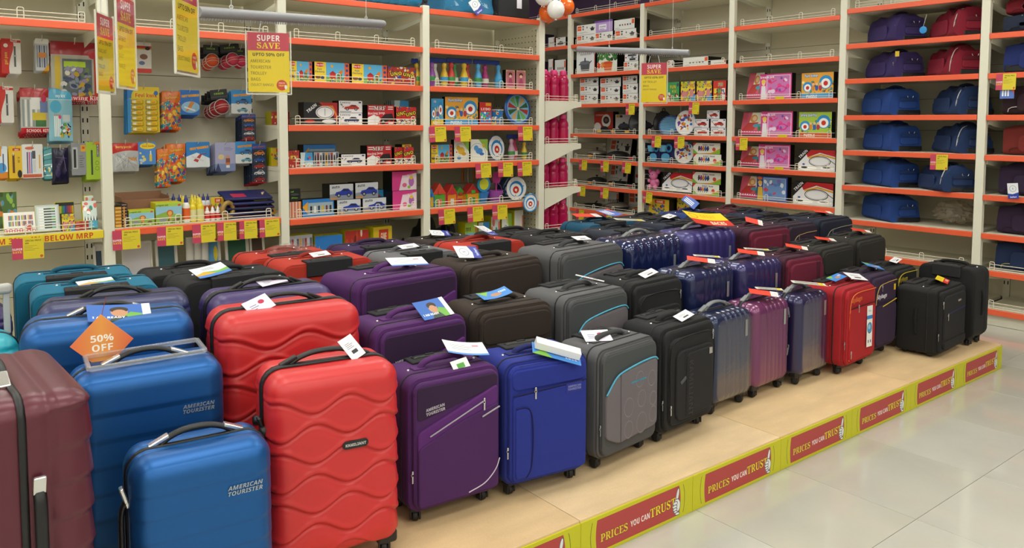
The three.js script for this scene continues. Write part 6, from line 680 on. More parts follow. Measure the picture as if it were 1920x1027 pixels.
// pans on the cookware shelves
const panMat = M(0x1c1d1f, 0.4), steelLid = M(0xb9b6b0, 0.18, { metalness: 0.85 });
const lidGeo = (r) => memo('lid' + r, () => lathe([[r, 0], [r * 1.02, 0.006], [r * 0.8, r * 0.22], [r * 0.4, r * 0.34], [0.001, r * 0.37]], 24)), panGeo = (r, h) => memo('pan' + r + h, () => lathe([[0.001, 0], [r * 0.72, 0], [r * 0.86, h * 0.3], [r, h], [r * 0.97, h], [r * 0.83, h * 0.35], [0.001, 0.006]], 24));
function pan(z, r, h, deck, label, o = {}) { const g = new THREE.Group(); part(g, 'bowl', panGeo(r, h), o.m ?? panMat); if (o.lid) { const l = part(g, 'lid', lidGeo(r), o.lid); l.position.y = h; part(l, 'knob', memo('knob', () => lathe([[0.006, 0], [0.006, 0.012], [0.017, 0.016], [0.017, 0.026], [0.001, 0.028]], 12)), panMat).position.y = r * 0.36; } part(g, 'handle', tube([[r * 0.95, h * 0.8, 0], [r + 0.05, h * 0.95, 0], [r + 0.15, h + 0.01, 0]], 0.009, 10, 6).rotateY(o.turn ?? 0.6), panMat); if (o.tagc) part(g, 'label', rbt(0.07, 0.028, 0.003, 0.001, 0, h * 0.6, 0).rotateY(-PI / 2).translate(-r * 0.95, 0, 0), M(o.tagc, 0.5), 'bright price label'); g.position.set(o.x ?? 7.03, deck, z); return tag(g, 'pan', label, 'pan'); }
pan([-7.043, 0.28, 1.573][0], 0.13, 0.05, BD1[4], 'black pan with a yellow label before the red cookware box', { tagc: 0xd8b02a }); pan([-6.814, 0.27, 1.606][0], 0.12, 0.06, BD1[4], 'black pan with a yellow label below the covered pan box', { tagc: 0xd8902a }); pan([-6.572, 0.302, 1.607][0], 0.13, 0.05, BD1[4], 'black pan with an amber label beside the second post', { tagc: 0xe0a02a });
{ const g = new THREE.Group(); part(g, 'bowl', lathe([[0.001, 0], [0.08, 0.01], [0.14, 0.05], [0.15, 0.06], [0.135, 0.052], [0.001, 0.012]], 28).rotateZ(1.35), M(0x2c2e31, 0.35)); part(g, 'handle', new THREE.TorusGeometry(0.03, 0.006, 6, 16).translate(-0.02, 0.17, 0).rotateY(0), panMat); g.scale.setScalar(0.88); g.position.set(7.1, BD1[4] + 0.14, [-6.551, 0.258, 1.638][0]); tag(g, 'wok', 'large grey wok standing upright beside the second post', 'pan'); }
{ const g = new THREE.Group(); part(g, 'bowl', lathe([[0.001, 0], [0.1, 0.01], [0.16, 0.05], [0.165, 0.06], [0.15, 0.052], [0.001, 0.012]], 28).rotateZ(1.35), M(0x232427, 0.4)); part(g, 'handle', new THREE.TorusGeometry(0.03, 0.006, 6, 16).translate(-0.02, 0.18, 0), panMat); g.scale.setScalar(0.8); g.position.set(7.14, BD1[4] + 0.14, [-6.199, 0.162, 1.638][0]); tag(g, 'wok', 'large black wok standing upright beside the blue racket set', 'pan'); }
pan([-7.199, 0.307, 1.239][0], 0.13, 0.07, BD1[5], 'black pan under a shiny steel lid on the lower pan shelf', { lid: steelLid, tagc: 0xd8902a }); pan([-6.836, 0.308, 1.251][0], 0.14, 0.06, BD1[5], 'black pan with a black lid and red label', { lid: panMat, tagc: 0xb8222c }); pan([-6.51, 0.206, 1.26][0], 0.12, 0.06, BD1[5], 'black pan with a red label beside the second post', { tagc: 0xb8222c });
pan([-7.2, 0.336, 0.905][0], 0.13, 0.05, BD1[6], 'black pan with an orange label above the silver lid', { tagc: 0xd87a2a, lid: panMat }); pan([-6.84, 0.254, 0.925][0], 0.12, 0.06, BD1[6], 'small black pan with a pale orange label, second lowest pan shelf', { tagc: 0xe0a060 }); pan([-6.53, 0.259, 0.911][0], 0.12, 0.05, BD1[6], 'black pan beside a dark red box, second lowest pan shelf', { tagc: 0x8a1f2a });
pan([-7.268, 0.351, 0.543][0], 0.12, 0.05, BD1[7], 'dark pan on the lowest pan shelf above the bottles', {}); pan([-6.836, 0.327, 0.599][0], 0.15, 0.06, BD1[7], 'pan with a domed shiny lid low beside the second post', { lid: steelLid }); pan([-6.489, 0.189, 0.596][0], 0.08, 0.05, BD1[7], 'small pan with a copper lid low beside the second post', { lid: M(0xb8724a, 0.25, { metalness: 0.7 }) });
// blue toddler sets and pink soft toy
function kidSet([z, w, yt], deck, label) { const h = yt - deck, o = new THREE.Group(); part(o, 'backing_card', rb(w, h, 0.004, 0.002).clone().translate(0, h / 2, -0.02), M(0x2c2f6a, 0.5)); part(o, 'bib', ext(rrect(w * 0.62, h * 0.42, w * 0.25, 0, h * 0.26), 0.02, 0.006), M(0x5aaad8, 0.35)); part(o, 'cup', lathe([[0.001, 0], [w * 0.2, 0], [w * 0.26, h * 0.3], [w * 0.22, h * 0.32], [0.001, h * 0.33]], 16).translate(-w * 0.16, h * 0.55, 0.02), M(0x6ab8e0, 0.3)); part(o, 'plate', new THREE.TorusGeometry(w * 0.2, w * 0.07, 6, 20).scale(1, 1, 0.5).translate(w * 0.2, h * 0.72, 0), M(0x4f9bd0, 0.35)); o.position.set(6.95, deck, z); o.rotation.y = -PI / 2; return tag(o, 'toddler_set', label, 'toy'); }
kidSet([-6.186, 0.162, 1.375], BD1[5], 'light blue toddler dinner set beside the second post'); kidSet([-6.003, 0.188, 1.385], BD1[5], 'light blue toddler dinner set beside the lower oval plate');
{ const o = new THREE.Group(), m = M(0xd877a4, 0.9); const sp = (r, x, y, z, sx = 1) => new THREE.SphereGeometry(r, 16, 12).scale(sx, 1, 0.9).translate(x, y, z); part(o, 'body', sp(0.05, 0, 0.06, 0), m); part(o, 'head', sp(0.045, 0, 0.135, 0.02), m); for (const k of [-1, 1]) { part(o, 'ear', sp(0.026, k * 0.05, 0.175, 0.01, 0.8), M(0xc85a94, 0.9)); part(o, 'arm', sp(0.02, k * 0.052, 0.08, 0.025), m); part(o, 'foot', sp(0.024, k * 0.035, 0.022, 0.035), m); part(o, 'eye', sp(0.005, k * 0.015, 0.145, 0.06), M(0x222222, 0.3)); } o.scale.setScalar(1.15); o.position.set(6.95, BD1[6] + 0.02, [-6.164, 0.178, 1.044][0]); o.rotation.y = -PI / 2; tag(o, 'soft_toy', 'pink soft toy with round ears beside the train track box', 'toy'); }

// ---------------------------------------------------------------- hooks and hanging packs (bays without middle shelves)
const hookGeo = memo('hook', () => mg([tube([[0, -0.06, -0.31], [0, -0.02, -0.1], [0, 0.002, 0], [0, 0.02, 0.012], [0, 0.034, 0.014]], 0.003, 16, 5), rbt(0.03, 0.04, 0.006, 0.002, 0, -0.06, -0.31)]));
const hookMat = M(0xd6d2c4, 0.3, { metalness: 0.3 });
function puff(w, h, t) { return memo(`puff${w.toFixed(3)}${h.toFixed(3)}${t}`, () => { const g = new THREE.BoxGeometry(w, h, t, 8, 10, 1), p = g.attributes.position; for (let i = 0; i < p.count; i++) { const u = p.getX(i) / w * 2, v = p.getY(i) / h * 2, e = (1 - u ** 4) * (1 - v ** 4), s = Math.sign(p.getZ(i)); p.setZ(i, s * (0.0008 + (t / 2) * e * (0.8 + 0.25 * Math.sin(u * 5 + v * 3) * Math.sin(v * 7 - u * 2)))); p.setX(i, p.getX(i) * (1 + 0.012 * Math.sin(v * 9))); } g.computeVertexNormals(); return g; }); }
function packOf(kind, printId, w, h, o) {
  const g = new THREE.Group(), sm = sheetMat(C[printId], o.mat ?? (kind === 'pouch' ? 'gloss' : 'card'));
  if (kind === 'pouch') { const m = part(g, 'pouch', setUV(puff(w, h, o.t ?? 0.02).clone().translate(0, -h / 2, 0), C[printId]), sm); part(g, 'header', bx(w * 0.98, h * 0.035, 0.003, 0, -h * 0.018, 0), M(o.head ?? 0xb0b0b0, 0.4)); }
  else { part(g, 'backing_card', setUV(ext(rrect(w, h, Math.min(0.008, w / 6), 0, -h / 2), 0.0016), C[printId]), sm); if (o.blister) { const [bw, bh, cy] = o.blister; part(g, 'blister', rbt(w * bw, h * bh, 0.022, 0.009, 0, -h * cy, 0.011, 2), new THREE.MeshPhysicalMaterial({ color: 0xffffff, transmission: 1, thickness: 0, roughness: 0.08, ior: 1.3 })); } }
  return g;
}
let nHook = 0;
// a hook with n packs: xc, w, top, height from the photograph's front pack
function stack(kind, printId, [x, w, yt, h], n, name, label, o = {}) {
  const hz = -5.9, hy = yt - 0.012; const hk = mesh(hookGeo, hookMat); hk.position.set(x, hy, hz); tag(hk, 'display_hook', `cream wire hook holding the ${o.short ?? label}`.split(' ').slice(0, 15).join(' '), 'hook');
  const proto = o.make ? o.make(w, h) : packOf(kind, printId, w, h, o), step = o.step ?? 0.036;
  for (let i = 0; i < n; i++) { const p = i ? proto.clone() : proto; p.position.set(x + (i ? rr(-0.004, 0.004) : 0), yt - i * step * 0.2, hz - 0.012 - i * step); p.rotation.set(0.02 + (i ? rr(0, 0.03) : 0), (o.yaw ?? 0) + (i ? rr(-0.06, 0.06) : 0), i ? rr(-0.03, 0.03) : (o.roll ?? 0)); tag(p, name, i ? `one of the ${o.plural ?? name.replaceAll('_', ' ') + 's'} hanging behind the ${label}`.split(' ').slice(0, 16).join(' ') : label, o.cat ?? 'pack', i ? `${o.plural ?? name.replaceAll('_', ' ') + 's'} behind the ${o.short ?? label}` : undefined); }
}
stack('card', 'penCard', [0.636, 0.106, 2.12, 0.218], 4, 'pen_card', 'red and white pen card hanging in the top row', { blister: [0.2, 0.66, 0.5], plural: 'red pen cards' });
stack('card', 'penPack', [0.806, 0.075, 2.132, 0.205], 3, 'pen_pack', 'silver pen pack with an orange label in the top row', { blister: [0.8, 0.7, 0.56] });
stack('pouch', 'drawKit', [0.992, 0.279, 2.123, 0.385], 3, 'drawing_kit', 'large red and silver drawing kit pouch', { t: 0.03, step: 0.06, head: 0x8f1a24 });
stack('card', 'penCard', [0.583, 0.111, 1.821, 0.228], 4, 'pen_card', 'red and white pen card beside the school kit, second row', { blister: [0.2, 0.66, 0.5], plural: 'red pen cards' });
stack('pouch', 'schoolKit', [0.755, 0.16, 1.816, 0.288], 5, 'school_kit', 'red topped school kit pouch with pencils inside', { t: 0.03, step: 0.045, head: 0x8f1a24 });
stack('pouch', 'blueKit', [0.898, 0.138, 1.816, 0.341], 4, 'stationery_pouch', 'light blue stationery pouch with white pencils', { t: 0.028, step: 0.04, head: 0x4aa0c8 });
stack('card', 'penOrange', [0.563, 0.063, 1.445, 0.202], 4, 'pen_card', 'orange and white pen card at the picture edge, third row', { blister: [0.24, 0.6, 0.5] });
stack('card', 'penYellow', [0.637, 0.072, 1.447, 0.207], 5, 'pen_card', 'yellow pen card with a brown pen, third row', { blister: [0.3, 0.7, 0.5] });
stack('card', 'penSet', [0.731, 0.116, 1.456, 0.217], 4, 'exam_set', 'white exam pen set card with purple and pink pens', { blister: [0.8, 0.75, 0.55] });
stack('card', 'pencilTeal', [0.817, 0.045, 1.438, 0.209], 4, 'pencil_pack', 'narrow teal pencil pack beside the exam set', { blister: [0.7, 0.7, 0.55] });
stack('pouch', 'navyPouch', [0.887, 0.095, 1.43, 0.231], 3, 'zip_pouch', 'dark navy zip pouch with thin purple lines', { t: 0.03, head: 0x14122a });
stack('card', 'calculator', [0.996, 0.088, 1.46, 0.213], 4, 'drawing_set', 'grey instrument card with an orange corner', { blister: [0.4, 0.7, 0.5] });
stack('card', 'markerLime', [1.085, 0.097, 1.466, 0.251], 5, 'marker_card', 'lime green marker card beside the first post', { blister: [0.2, 0.7, 0.58] });
// second bay
stack('card', 'dogBox', [1.419, 0.093, 2.147, 0.209], 1, 'dog_toy_box', 'white and red box with a brown ball picture behind the hanging signs', {});
const ball = (c) => memo('ball' + c, () => M(c, 0.35));
const ballPack = (c) => (w, h) => { const g = new THREE.Group(); part(g, 'card', setUV(ext(rrect(w, h * 0.4, 0.004, 0, -h * 0.2), 0.002), C.ballCard), sheetMat(C.ballCard)); const b = part(g, 'ball', new THREE.SphereGeometry(h * 0.28, 20, 16), ball(c)); b.position.set(0, -h * 0.7, 0.03); part(b, 'seam', mg([new THREE.TorusGeometry(h * 0.281, 0.0018, 5, 28), new THREE.TorusGeometry(h * 0.272, 0.0015, 5, 28).translate(0, 0, 0.018)]).rotateX(1.2), M(0xead6cc, 0.5)); part(g, 'clear_rim', new THREE.TorusGeometry(h * 0.3, 0.003, 5, 28).translate(0, -h * 0.7, 0.03), M(0xd8d4d2, 0.2)); return g; };
stack('', '', [1.871, 0.107, 2.157, 0.158], 3, 'ball_pack', 'orange cricket ball in a clear pack under a black card', { make: ballPack(0xe0562a), step: 0.07, cat: 'ball' }); stack('', '', [2.002, 0.141, 2.172, 0.16], 3, 'ball_pack', 'pink cricket ball in a clear pack, top row', { make: ballPack(0xd83a5c), step: 0.07, cat: 'ball', roll: 0.15 }); stack('', '', [2.084, 0.072, 2.15, 0.142], 2, 'ball_pack', 'pink cricket ball pack half behind the sale sign', { make: ballPack(0xd8305a), step: 0.07, cat: 'ball' });
stack('', '', [1.917, 0.123, 1.838, 0.179], 4, 'ball_pack', 'dark red cricket ball in a clear pack, second row', { make: ballPack(0xa82a34), step: 0.065, cat: 'ball', roll: 0.12 });
stack('', '', [1.406, 0.207, 1.842, 0.314], 4, 'glue_card', 'large yellow and blue card of twelve glue tubes', { make: (w, h) => { const g = new THREE.Group(); part(g, 'backing_card', setUV(ext(rrect(w, h, 0.006, 0, -h / 2), 0.002), C.glueCard), sheetMat(C.glueCard)); const tg = setUV(new RoundedBoxGeometry(w * 0.36, h * 0.085, 0.016, 1, 0.006), C.glueTube); for (let j = 0; j < 6; j++) for (let i = 0; i < 2; i++) part(g, 'glue_tube', tg, sheetMat(C.glueTube, 'gloss')).position.set(-w * 0.2 + i * w * 0.45, -h * (0.33 + j * 0.12), 0.01); return g; }, step: 0.03, plural: 'glue cards' });
stack('pouch', 'orangePouch', [1.59, 0.126, 1.818, 0.271], 5, 'balloon_pouch', 'orange balloon pouch in the second row', { t: 0.024, step: 0.03, head: 0xc8642a });
stack('card', 'planeBlue', [1.713, 0.14, 1.828, 0.175], 5, 'toy_plane_card', 'blue toy plane card in the second row', { blister: [0.6, 0.5, 0.6], plural: 'toy plane cards' });
stack('card', 'carCard', [2.086, 0.152, 1.839, 0.175], 5, 'toy_car_card', 'toy car card with a grey car below the sale sign', { blister: [0.7, 0.36, 0.78], plural: 'toy car cards' });
stack('card', 'multiCars', [2.138, 0.105, 1.661, 0.196], 5, 'toy_car_strip', 'strip of boxed toy cars beside the second post, upper row', { blister: [0.8, 0.8, 0.56], plural: 'toy car strips' });
stack('pouch', 'silverPouch', [1.279, 0.172, 1.456, 0.194], 5, 'party_pouch', 'silver and red party pouch beside the first post', { t: 0.03, step: 0.035, head: 0xa82a24 });
stack('card', 'glueBlue', [1.418, 0.118, 1.461, 0.156], 5, 'glue_card', 'small blue glue card with a yellow tube', { blister: [0.25, 0.5, 0.62], plural: 'small glue cards' });
stack('pouch', 'orangePouch', [1.613, 0.127, 1.447, 0.27], 6, 'balloon_pouch', 'orange balloon pouch in the third row', { t: 0.024, step: 0.032, head: 0xc8642a }); stack('pouch', 'orangePouch', [1.528, 0.086, 1.415, 0.272], 3, 'balloon_pouch', 'darker orange pouch beside the third row balloon pouch', { t: 0.024, step: 0.032, head: 0xa8502a });
stack('card', 'planeCard', [1.764, 0.165, 1.457, 0.182], 6, 'toy_plane_card', 'blue card with a red toy plane, third row', { blister: [0.6, 0.5, 0.65], plural: 'toy plane cards' });
stack('card', 'lilacCard', [1.959, 0.149, 1.451, 0.213], 7, 'figure_card', 'lilac card with a small orange figure', { blister: [0.3, 0.45, 0.66] });
stack('card', 'carCard', [2.109, 0.149, 1.457, 0.164], 5, 'toy_car_card', 'toy car card with a blue convertible, third row', { blister: [0.7, 0.36, 0.78], plural: 'toy car cards' });
stack('card', 'multiCars', [2.213, 0.111, 1.439, 0.3], 6, 'toy_car_strip', 'long strip of boxed toy cars near the second post, lower row', { blister: [0.8, 0.8, 0.56], plural: 'toy car strips' });
// goods on the low ledges of these bays
cA('green', [0.582, 0.104, 1.158], LOWD, 'notebook', 'green picture notebook standing at the back of the pen bay ledge', 'book', { z: 0.28, d: 0.02, side: '#b8c83a' });
cA('paintSet', [0.615, 0.171, 1.046], LOWD, 'paint_set', 'white paint tube set with red dotted edge', 'paint set', { d: 0.03, lean: 0.3, side: '#e4dfda' }); cA('markers', [0.764, 0.135, 1.082], LOWD, 'marker_set', 'silver marker set in a clear rounded pack', 'marker set', { d: 0.03, lean: 0.25, mat: 'gloss', side: '#c4ccc8' });
cA('crayons', [0.88, 0.109, 1.085], LOWD, 'crayon_box', 'box of rainbow crayons standing at the back', 'crayons', { z: 0.16, d: 0.04, side: '#2b2d2f' }); cA('redPacks', [0.948, 0.081, 0.975], LOWD, 'eraser_box', 'low dark red boxes of small packs', 'box', { d: 0.08, side: '#7a2a2a' }); cA('zoo', [0.872, 0.074, 1.025], LOWD, 'crayon_box', 'small colourful crayon box in front of the rainbow one', 'crayons', { d: 0.05 });
cA('pencilSet', [1.005, 0.085, 1.091], LOWD, 'pencil_box', 'white and blue pencil box leaning by the first post', 'pencils', { d: 0.04, lean: 0.2, side: '#4a4d50' }); cA('pencilSet', [1.054, 0.055, 1.122], LOWD, 'pencil_box', 'blue pencil box standing behind by the first post', 'pencils', { d: 0.04, z: 0.12, side: '#2f86a8' });
cA('yellowPack', [1.143, 0.063, 1.051], LOWD, 'sweet_box', 'stack of small yellow packs just past the first post', 'packs', { d: 0.1 }); cA('brownPack', [1.195, 0.041, 1.069], LOWD, 'sweet_box', 'column of dark brown packs beside the yellow packs', 'packs', { d: 0.14 });
cA('animalBox', [1.3, 0.163, 1.02], LOWD, 'crayon_set', 'green and blue animal crayon set, smaller one', 'crayons', { d: 0.1, side: '#9fbf4a' }); cA('animalBox', [1.473, 0.173, 1.059], LOWD, 'crayon_set', 'green and blue animal crayon set, taller one', 'crayons', { d: 0.14, side: '#9a8a6a' });
{ const o = new THREE.Group(); part(o, 'tray', mg([rbt(0.3, 0.16, 0.006, 0.002, 0, 0.08, 0.1), rbt(0.3, 0.2, 0.006, 0.002, 0, 0.1, -0.1), rbt(0.006, 0.18, 0.2, 0.002, -0.15, 0.09, 0), rbt(0.006, 0.18, 0.2, 0.002, 0.15, 0.09, 0)]), M(0x8a6248, 0.8)); o.position.set([1.387, 0.366, 1.064][0] - 0.02, LOWD, -5.86); tag(o, 'cardboard_tray', 'torn brown cardboard tray behind the animal crayon sets', 'box'); }
function glue([x, w, yt], c, cap, band, label, dz = 0) { const h = yt - LOWD, r = Math.min(w / 2, 0.034), o = new THREE.Group(); part(o, 'bottle', lathe([[0.001, 0], [r * 0.9, 0], [r, 0.006], [r, h * 0.62], [r * 0.5, h * 0.74], [0.001, h * 0.74]], 16), M(c, 0.3)); part(o, 'label', lathe([[r * 1.01, h * 0.12], [r * 1.02, h * 0.14], [r * 1.02, h * 0.5], [r * 1.01, h * 0.52]], 16), M(band, 0.45)); part(o, 'nozzle', lathe([[r * 0.56, h * 0.72], [r * 0.56, h * 0.84], [r * 0.3, h * 0.9], [r * 0.14, h], [0.001, h]], 12), M(cap, 0.35)); o.position.set(x, LOWD, -5.63 - dz); return tag(o, 'glue_bottle', label, 'glue'); }
glue([1.592, 0.049, 1.103], 0xe8e6e2, 0x2a2f7a, 0xe0622a, 'white glue bottle with an orange label and navy nozzle'); for (let i = 0; i < 3; i++) glue([1.568, 0.042, 1.104].map((v, j) => (j ? v : v - 0.02 * i)), 0xe8e6e2, 0x2a2f7a, 0xe0622a, 'white glue bottle with a navy nozzle, queued behind the orange labelled one', 0.07 * (i + 1)).userData.group = 'glue bottles behind the orange labelled one';
glue([1.636, 0.046, 1.079], 0xe0c92a, 0xe8d23a, 0xd8d49a, 'yellow glue bottle beside the orange labelled one'); glue([1.684, 0.05, 1.083], 0xe0c92a, 0xe8d23a, 0xd8d49a, 'yellow glue bottle beside the red and white sticks'); for (let i = 0; i < 6; i++) { const g = glue([1.636, 0.046, 1.086].map((v, j) => (j ? v : v - 0.02 + (i % 2) * 0.08)), 0xe0c92a, 0xe8d23a, 0xd8d49a, 'yellow glue bottle in the rows behind the front two', 0.08 + 0.07 * (i >> 1)); g.userData.group = 'yellow glue bottles in the rows behind'; }
for (let i = 0; i < 4; i++) glue([1.732, 0.036, 1.014].map((v, j) => (j ? v : v + i * 0.037)), 0xe8e4e2, 0xe8e8e8, 0xc82a2a, `white glue stick with a red band, ${ord[i]} from the yellow bottles`); for (let i = 0; i < 3; i++) glue([1.727, 0.036, 1.092].map((v, j) => (j ? v : v + i * 0.03)), 0xe4e2e8, 0x2a2f7a, 0xe0622a, 'white bottle with a navy nozzle behind the glue sticks', 0.16).userData.group = 'navy nozzled bottles behind the glue sticks';
cA('yellowToy', [1.827, 0.092, 1.068], LOWD, 'tape_card', 'yellow and orange tape card behind the tape roll', 'tape', { z: 0.1, d: 0.015, side: '#d8722a' }); { const t = tag(mesh(new THREE.TorusGeometry(0.05, 0.017, 8, 28), M(0x9a7a3a, 0.3)), 'tape_roll', 'brown tape roll standing on the glue ledge', 'tape'); t.position.set([1.871, 0.082, 0.978][0], LOWD + 0.067, -5.62); t.rotation.y = 0.5; }
for (let i = 0; i < 5; i++) { const p = mesh(rb(0.34, 0.018, 0.2, 0.007, 2), M([0x1f2456, 0x2a2a5e, 0x1b1f4a, 0x252a60, 0x20245a][i], 0.5)); p.position.set([2.04, 0.271, 0.948][0] + rr(-0.01, 0.01), LOWD + 0.02 + i * 0.034, -5.72); p.rotation.set(0.22, rr(-0.08, 0.08), 0); tag(p, 'zip_folder', i === 4 ? 'dark blue zip folder on top of the folder pile' : 'dark blue zip folder lying in the pile by the second post', 'folder', i === 4 ? undefined : 'zip folders in the pile'); const e = part(p, 'print', rb(0.1, 0.002, 0.08, 0.001), M([0xb02a4a, 0xd8c23a][i % 2], 0.5)); e.position.set(i % 2 ? 0.08 : -0.06, 0.0095, 0.03); }
for (let i = 0; i < 7; i++) { const p = new THREE.Group(); part(p, 'barrel', new THREE.CylinderGeometry(0.0045, 0.0045, 0.17, 6), M(0xe0a52a, 0.4)); part(p, 'tip', new THREE.ConeGeometry(0.0045, 0.018, 6).translate(0, 0.094, 0), M(0xd8c0a0, 0.6)); p.position.set([2.205, 0.072, 1.015][0] - 0.03 + i * 0.009, LOWD + 0.085, -5.66 - i * 0.012); p.rotation.set(-0.35, 0, 0.35); tag(p, 'pencil', 'yellow pencil leaning in the bundle beside the second post', 'pencil', 'pencils in the bundle by the second post'); }
// framed pictures on the base of the second bay
const pics = [['picCity', [1.063, 0.062, 0.877], 'framed street print standing behind the first post'], ['picFountain', [1.297, 0.19, 0.893], 'white framed print with a bursting fountain pattern'], ['picTeal', [1.483, 0.144, 0.87], 'white framed print of teal water'], ['picBeach', [1.784, 0.132, 0.838], 'white framed print of a blue beach sky'], ['picBoard', [1.969, 0.172, 0.831], 'small green chalk board with a white frame'], ['picBrown', [2.118, 0.11, 0.818], 'brown woodland picture beside the second post']];
for (const [id, [x, w], label] of pics) { const o = new THREE.Group(), h = 0.585; part(o, 'picture', setUV(rb(w - 0.02, h - 0.02, 0.006, 0.001).clone().translate(0, h / 2, 0), C[id]), sheetMat(C[id])); for (const k of [-1, 1]) { part(o, 'frame_side', rbt(0.014, h, 0.018, 0.003, k * (w / 2 - 0.007), h / 2, 0.002), M(0xdcd8d0, 0.5)); part(o, 'frame_rail', rbt(w, 0.014, 0.018, 0.003, 0, h / 2 + k * (h / 2 - 0.007), 0.002), M(0xdcd8d0, 0.5)); } o.position.set(x, 0.215, -5.68); o.rotation.x = -0.12; tag(o, 'framed_picture', label, 'picture'); }
for (let i = 0; i < 3; i++) { const r = mesh(lathe([[0.026, 0], [0.026, 0.6], [0.02, 0.6], [0.02, 0.55]], 16), M(0xd8d6d0, 0.5)); r.position.set([1.635, 0.05, 0.828][0] + i * 0.05, 0.2, -5.72); tag(r, 'paper_roll', `white paper roll standing between the prints, ${ord[i]} from the teal one`, 'roll'); }

// heaps on the base shelves of the toy bays, seen over the suitcases
{ const B0 = 0.2; const heap = [['smallCars', 2.42, 0.2, 0.55, 'low grey toy pack heaped under the blue car shelf'], ['figures', 2.66, 0.22, 0.53, 'blue toy pack heaped under the blue car shelf'], ['redDeck', 2.9, 0.2, 0.55, 'red and yellow pack heaped under the blue car shelf'], ['yellowToy', 3.12, 0.18, 0.56, 'yellow toy pack heaped under the blue car shelf'], ['animalBox', 4.0, 0.13, 0.53, 'green and blue box on the base of the bowling set bay'], ['skyBox', 4.14, 0.12, 0.52, 'light blue box on the base of the bowling set bay'], ['pencilSet', 4.27, 0.1, 0.56, 'teal and white box on the base of the bowling set bay'], ['bear', 4.4, 0.11, 0.58, 'white bear picture box on the base of the bowling set bay'], ['cookPlain', 4.53, 0.11, 0.6, 'pale upright box on the base beside the end post']];
  for (const [id, x, w, h, label] of heap) { const m = mesh(cartonGeo(w, h, 0.12, C[id], sw('#9a9488')), sheetMat(C[id])); m.position.set(x, B0 + 0.001, -5.72); m.rotation.y = rr(-0.1, 0.1); tag(m, 'toy_box', label, 'toy box'); }
  for (let i = 0; i < 3; i++) { const g = bagBody(0.3, 0.36 - i * 0.05, 0.3, 0.4, 1.6, 3 + i).clone(); const b = mesh(g, M([0x17171b, 0x202126, 0x1b1c20][i], 0.35)); b.position.set([3.62, 3.83, 3.32][i], B0 + 0.001, -5.8); b.rotation.y = 0.1 * i; b.scale.set([0.72, 0.55, 0.5][i], 1.55, 1); tag(b, 'black_bag', ['black crumpled bag behind the middle post on the base shelf', 'dark crumpled bag next to the green and blue box', 'black crumpled bag beside the yellow toy pack on the base shelf'][i], 'bag'); }
}

cA('redDeck', [2.38, 0.15, AD[3] + 0.1], AD[3], 'toy_box', 'dark red toy box deep on the shelf edge seen past the second post', 'toy box', { z: 0.3, side: '#3a2a2a' }); cA('yellowToy', [2.37, 0.14, AD[4] + 0.14], AD[4], 'toy_box', 'black and yellow toy box deep on the shelf seen past the second post', 'toy box', { z: 0.3, side: '#26241c' });

// ---------------------------------------------------------------- wheeled duffel bags, lying with one end to the aisle
// a loft of cross-sections from the front end (u = 0) to the far end (u = 1); profile: half width and height over the length
function duffel(q) {
  const { w, h, L, col } = q, o = new THREE.Group(), c = fabric(col), dk = fabric(new THREE.Color(col).multiplyScalar(0.55).getHex()), tp = q.taper ?? 0.25;
  part(o, 'body', bagBody(w, h, L, tp, q.lump ?? 0.5, q.sd ?? 0), c);
  const b = part(o, 'wheel_base', rbt(w * 0.72, h * 0.2, L * 0.3, 0.012, w * 0.13, h * 0.1, L * 0.36), black, 'black moulded base'); part(b, 'skid', rbt(w * 0.3, 0.018, 0.02, 0.005, w * 0.25, h * 0.05, L * 0.52), blackSoft);
  for (const k of [-1, 1]) part(b, 'wheel', lathe([[0.001, -0.012], [0.024, -0.012], [0.027, 0], [0.024, 0.012], [0.001, 0.012]], 14).rotateZ(PI / 2), blackSoft).position.set(w * 0.13 + k * w * 0.3, 0.028, L * 0.42);
  const z1 = L / 2 * 0.985, pk = part(o, 'end_pocket', ext(poly([[-w * 0.2, h * 0.24], [w * 0.36, h * 0.24], [w * 0.33, h * 0.6], [-w * 0.16, h * 0.6]], 0.03), 0.03, 0.01).translate(0, 0, z1 - 0.012), c); part(pk, 'pocket_flap', ext(poly([[-w * 0.21, h * 0.5], [w * 0.37, h * 0.5], [w * 0.32, h * 0.64], [-w * 0.15, h * 0.64]], 0.02), 0.014, 0.005).translate(0, 0, z1 + 0.012), dk);
  part(o, 'ring', new THREE.TorusGeometry(0.026, 0.0035, 6, 18, PI).rotateZ(PI).translate(w * 0.12, h * 0.7, z1 + 0.022), steel);
  part(o, 'grab_handle', tube([[-w * 0.12, h * 0.97, L * 0.05], [-w * 0.1, h * 1.04, L * 0.12], [0, h * 1.07, L * 0.18], [w * 0.1, h * 1.03, L * 0.24], [w * 0.12, h * 0.95, L * 0.3]], 0.011, 20, 6), dk);
  for (const k of [-1, 1]) part(o, 'strap', tube([[k * w * 0.46, h * 0.1, L * 0.18], [k * w * 0.46 * (1 - tp * 0.4), h * 0.55, L * 0.18], [k * w * 0.38 * (1 - tp), h * 0.97, L * 0.18], [0, h * 1.0, L * 0.17]], 0.008, 20, 5).scale(1, 1, 1), dk);
  part(o, 'zip', tube([[-w * 0.44, h * 0.12, L * 0.42], [-w * 0.42, h * 0.5, L * 0.425], [-w * 0.3, h * 0.86, L * 0.4], [-w * 0.1, h * 0.96, L * 0.3], [0, h, 0], [0, h * 0.97, -L * 0.4]], 0.0045, 40, 5), q.zip ? M(q.zip, 0.5) : dk); zipPull(o, -w * 0.42, h * 0.5, L * 0.44);
  part(o, 'side_panel', ext(rrect(L * 0.62, h * 0.5, 0.03, 0, h * 0.36), 0.012, 0.005).rotateY(-PI / 2).translate(-w / 2 * (1 - tp * 0.12) + 0.004, 0, -0.03), c);
  return o;
}
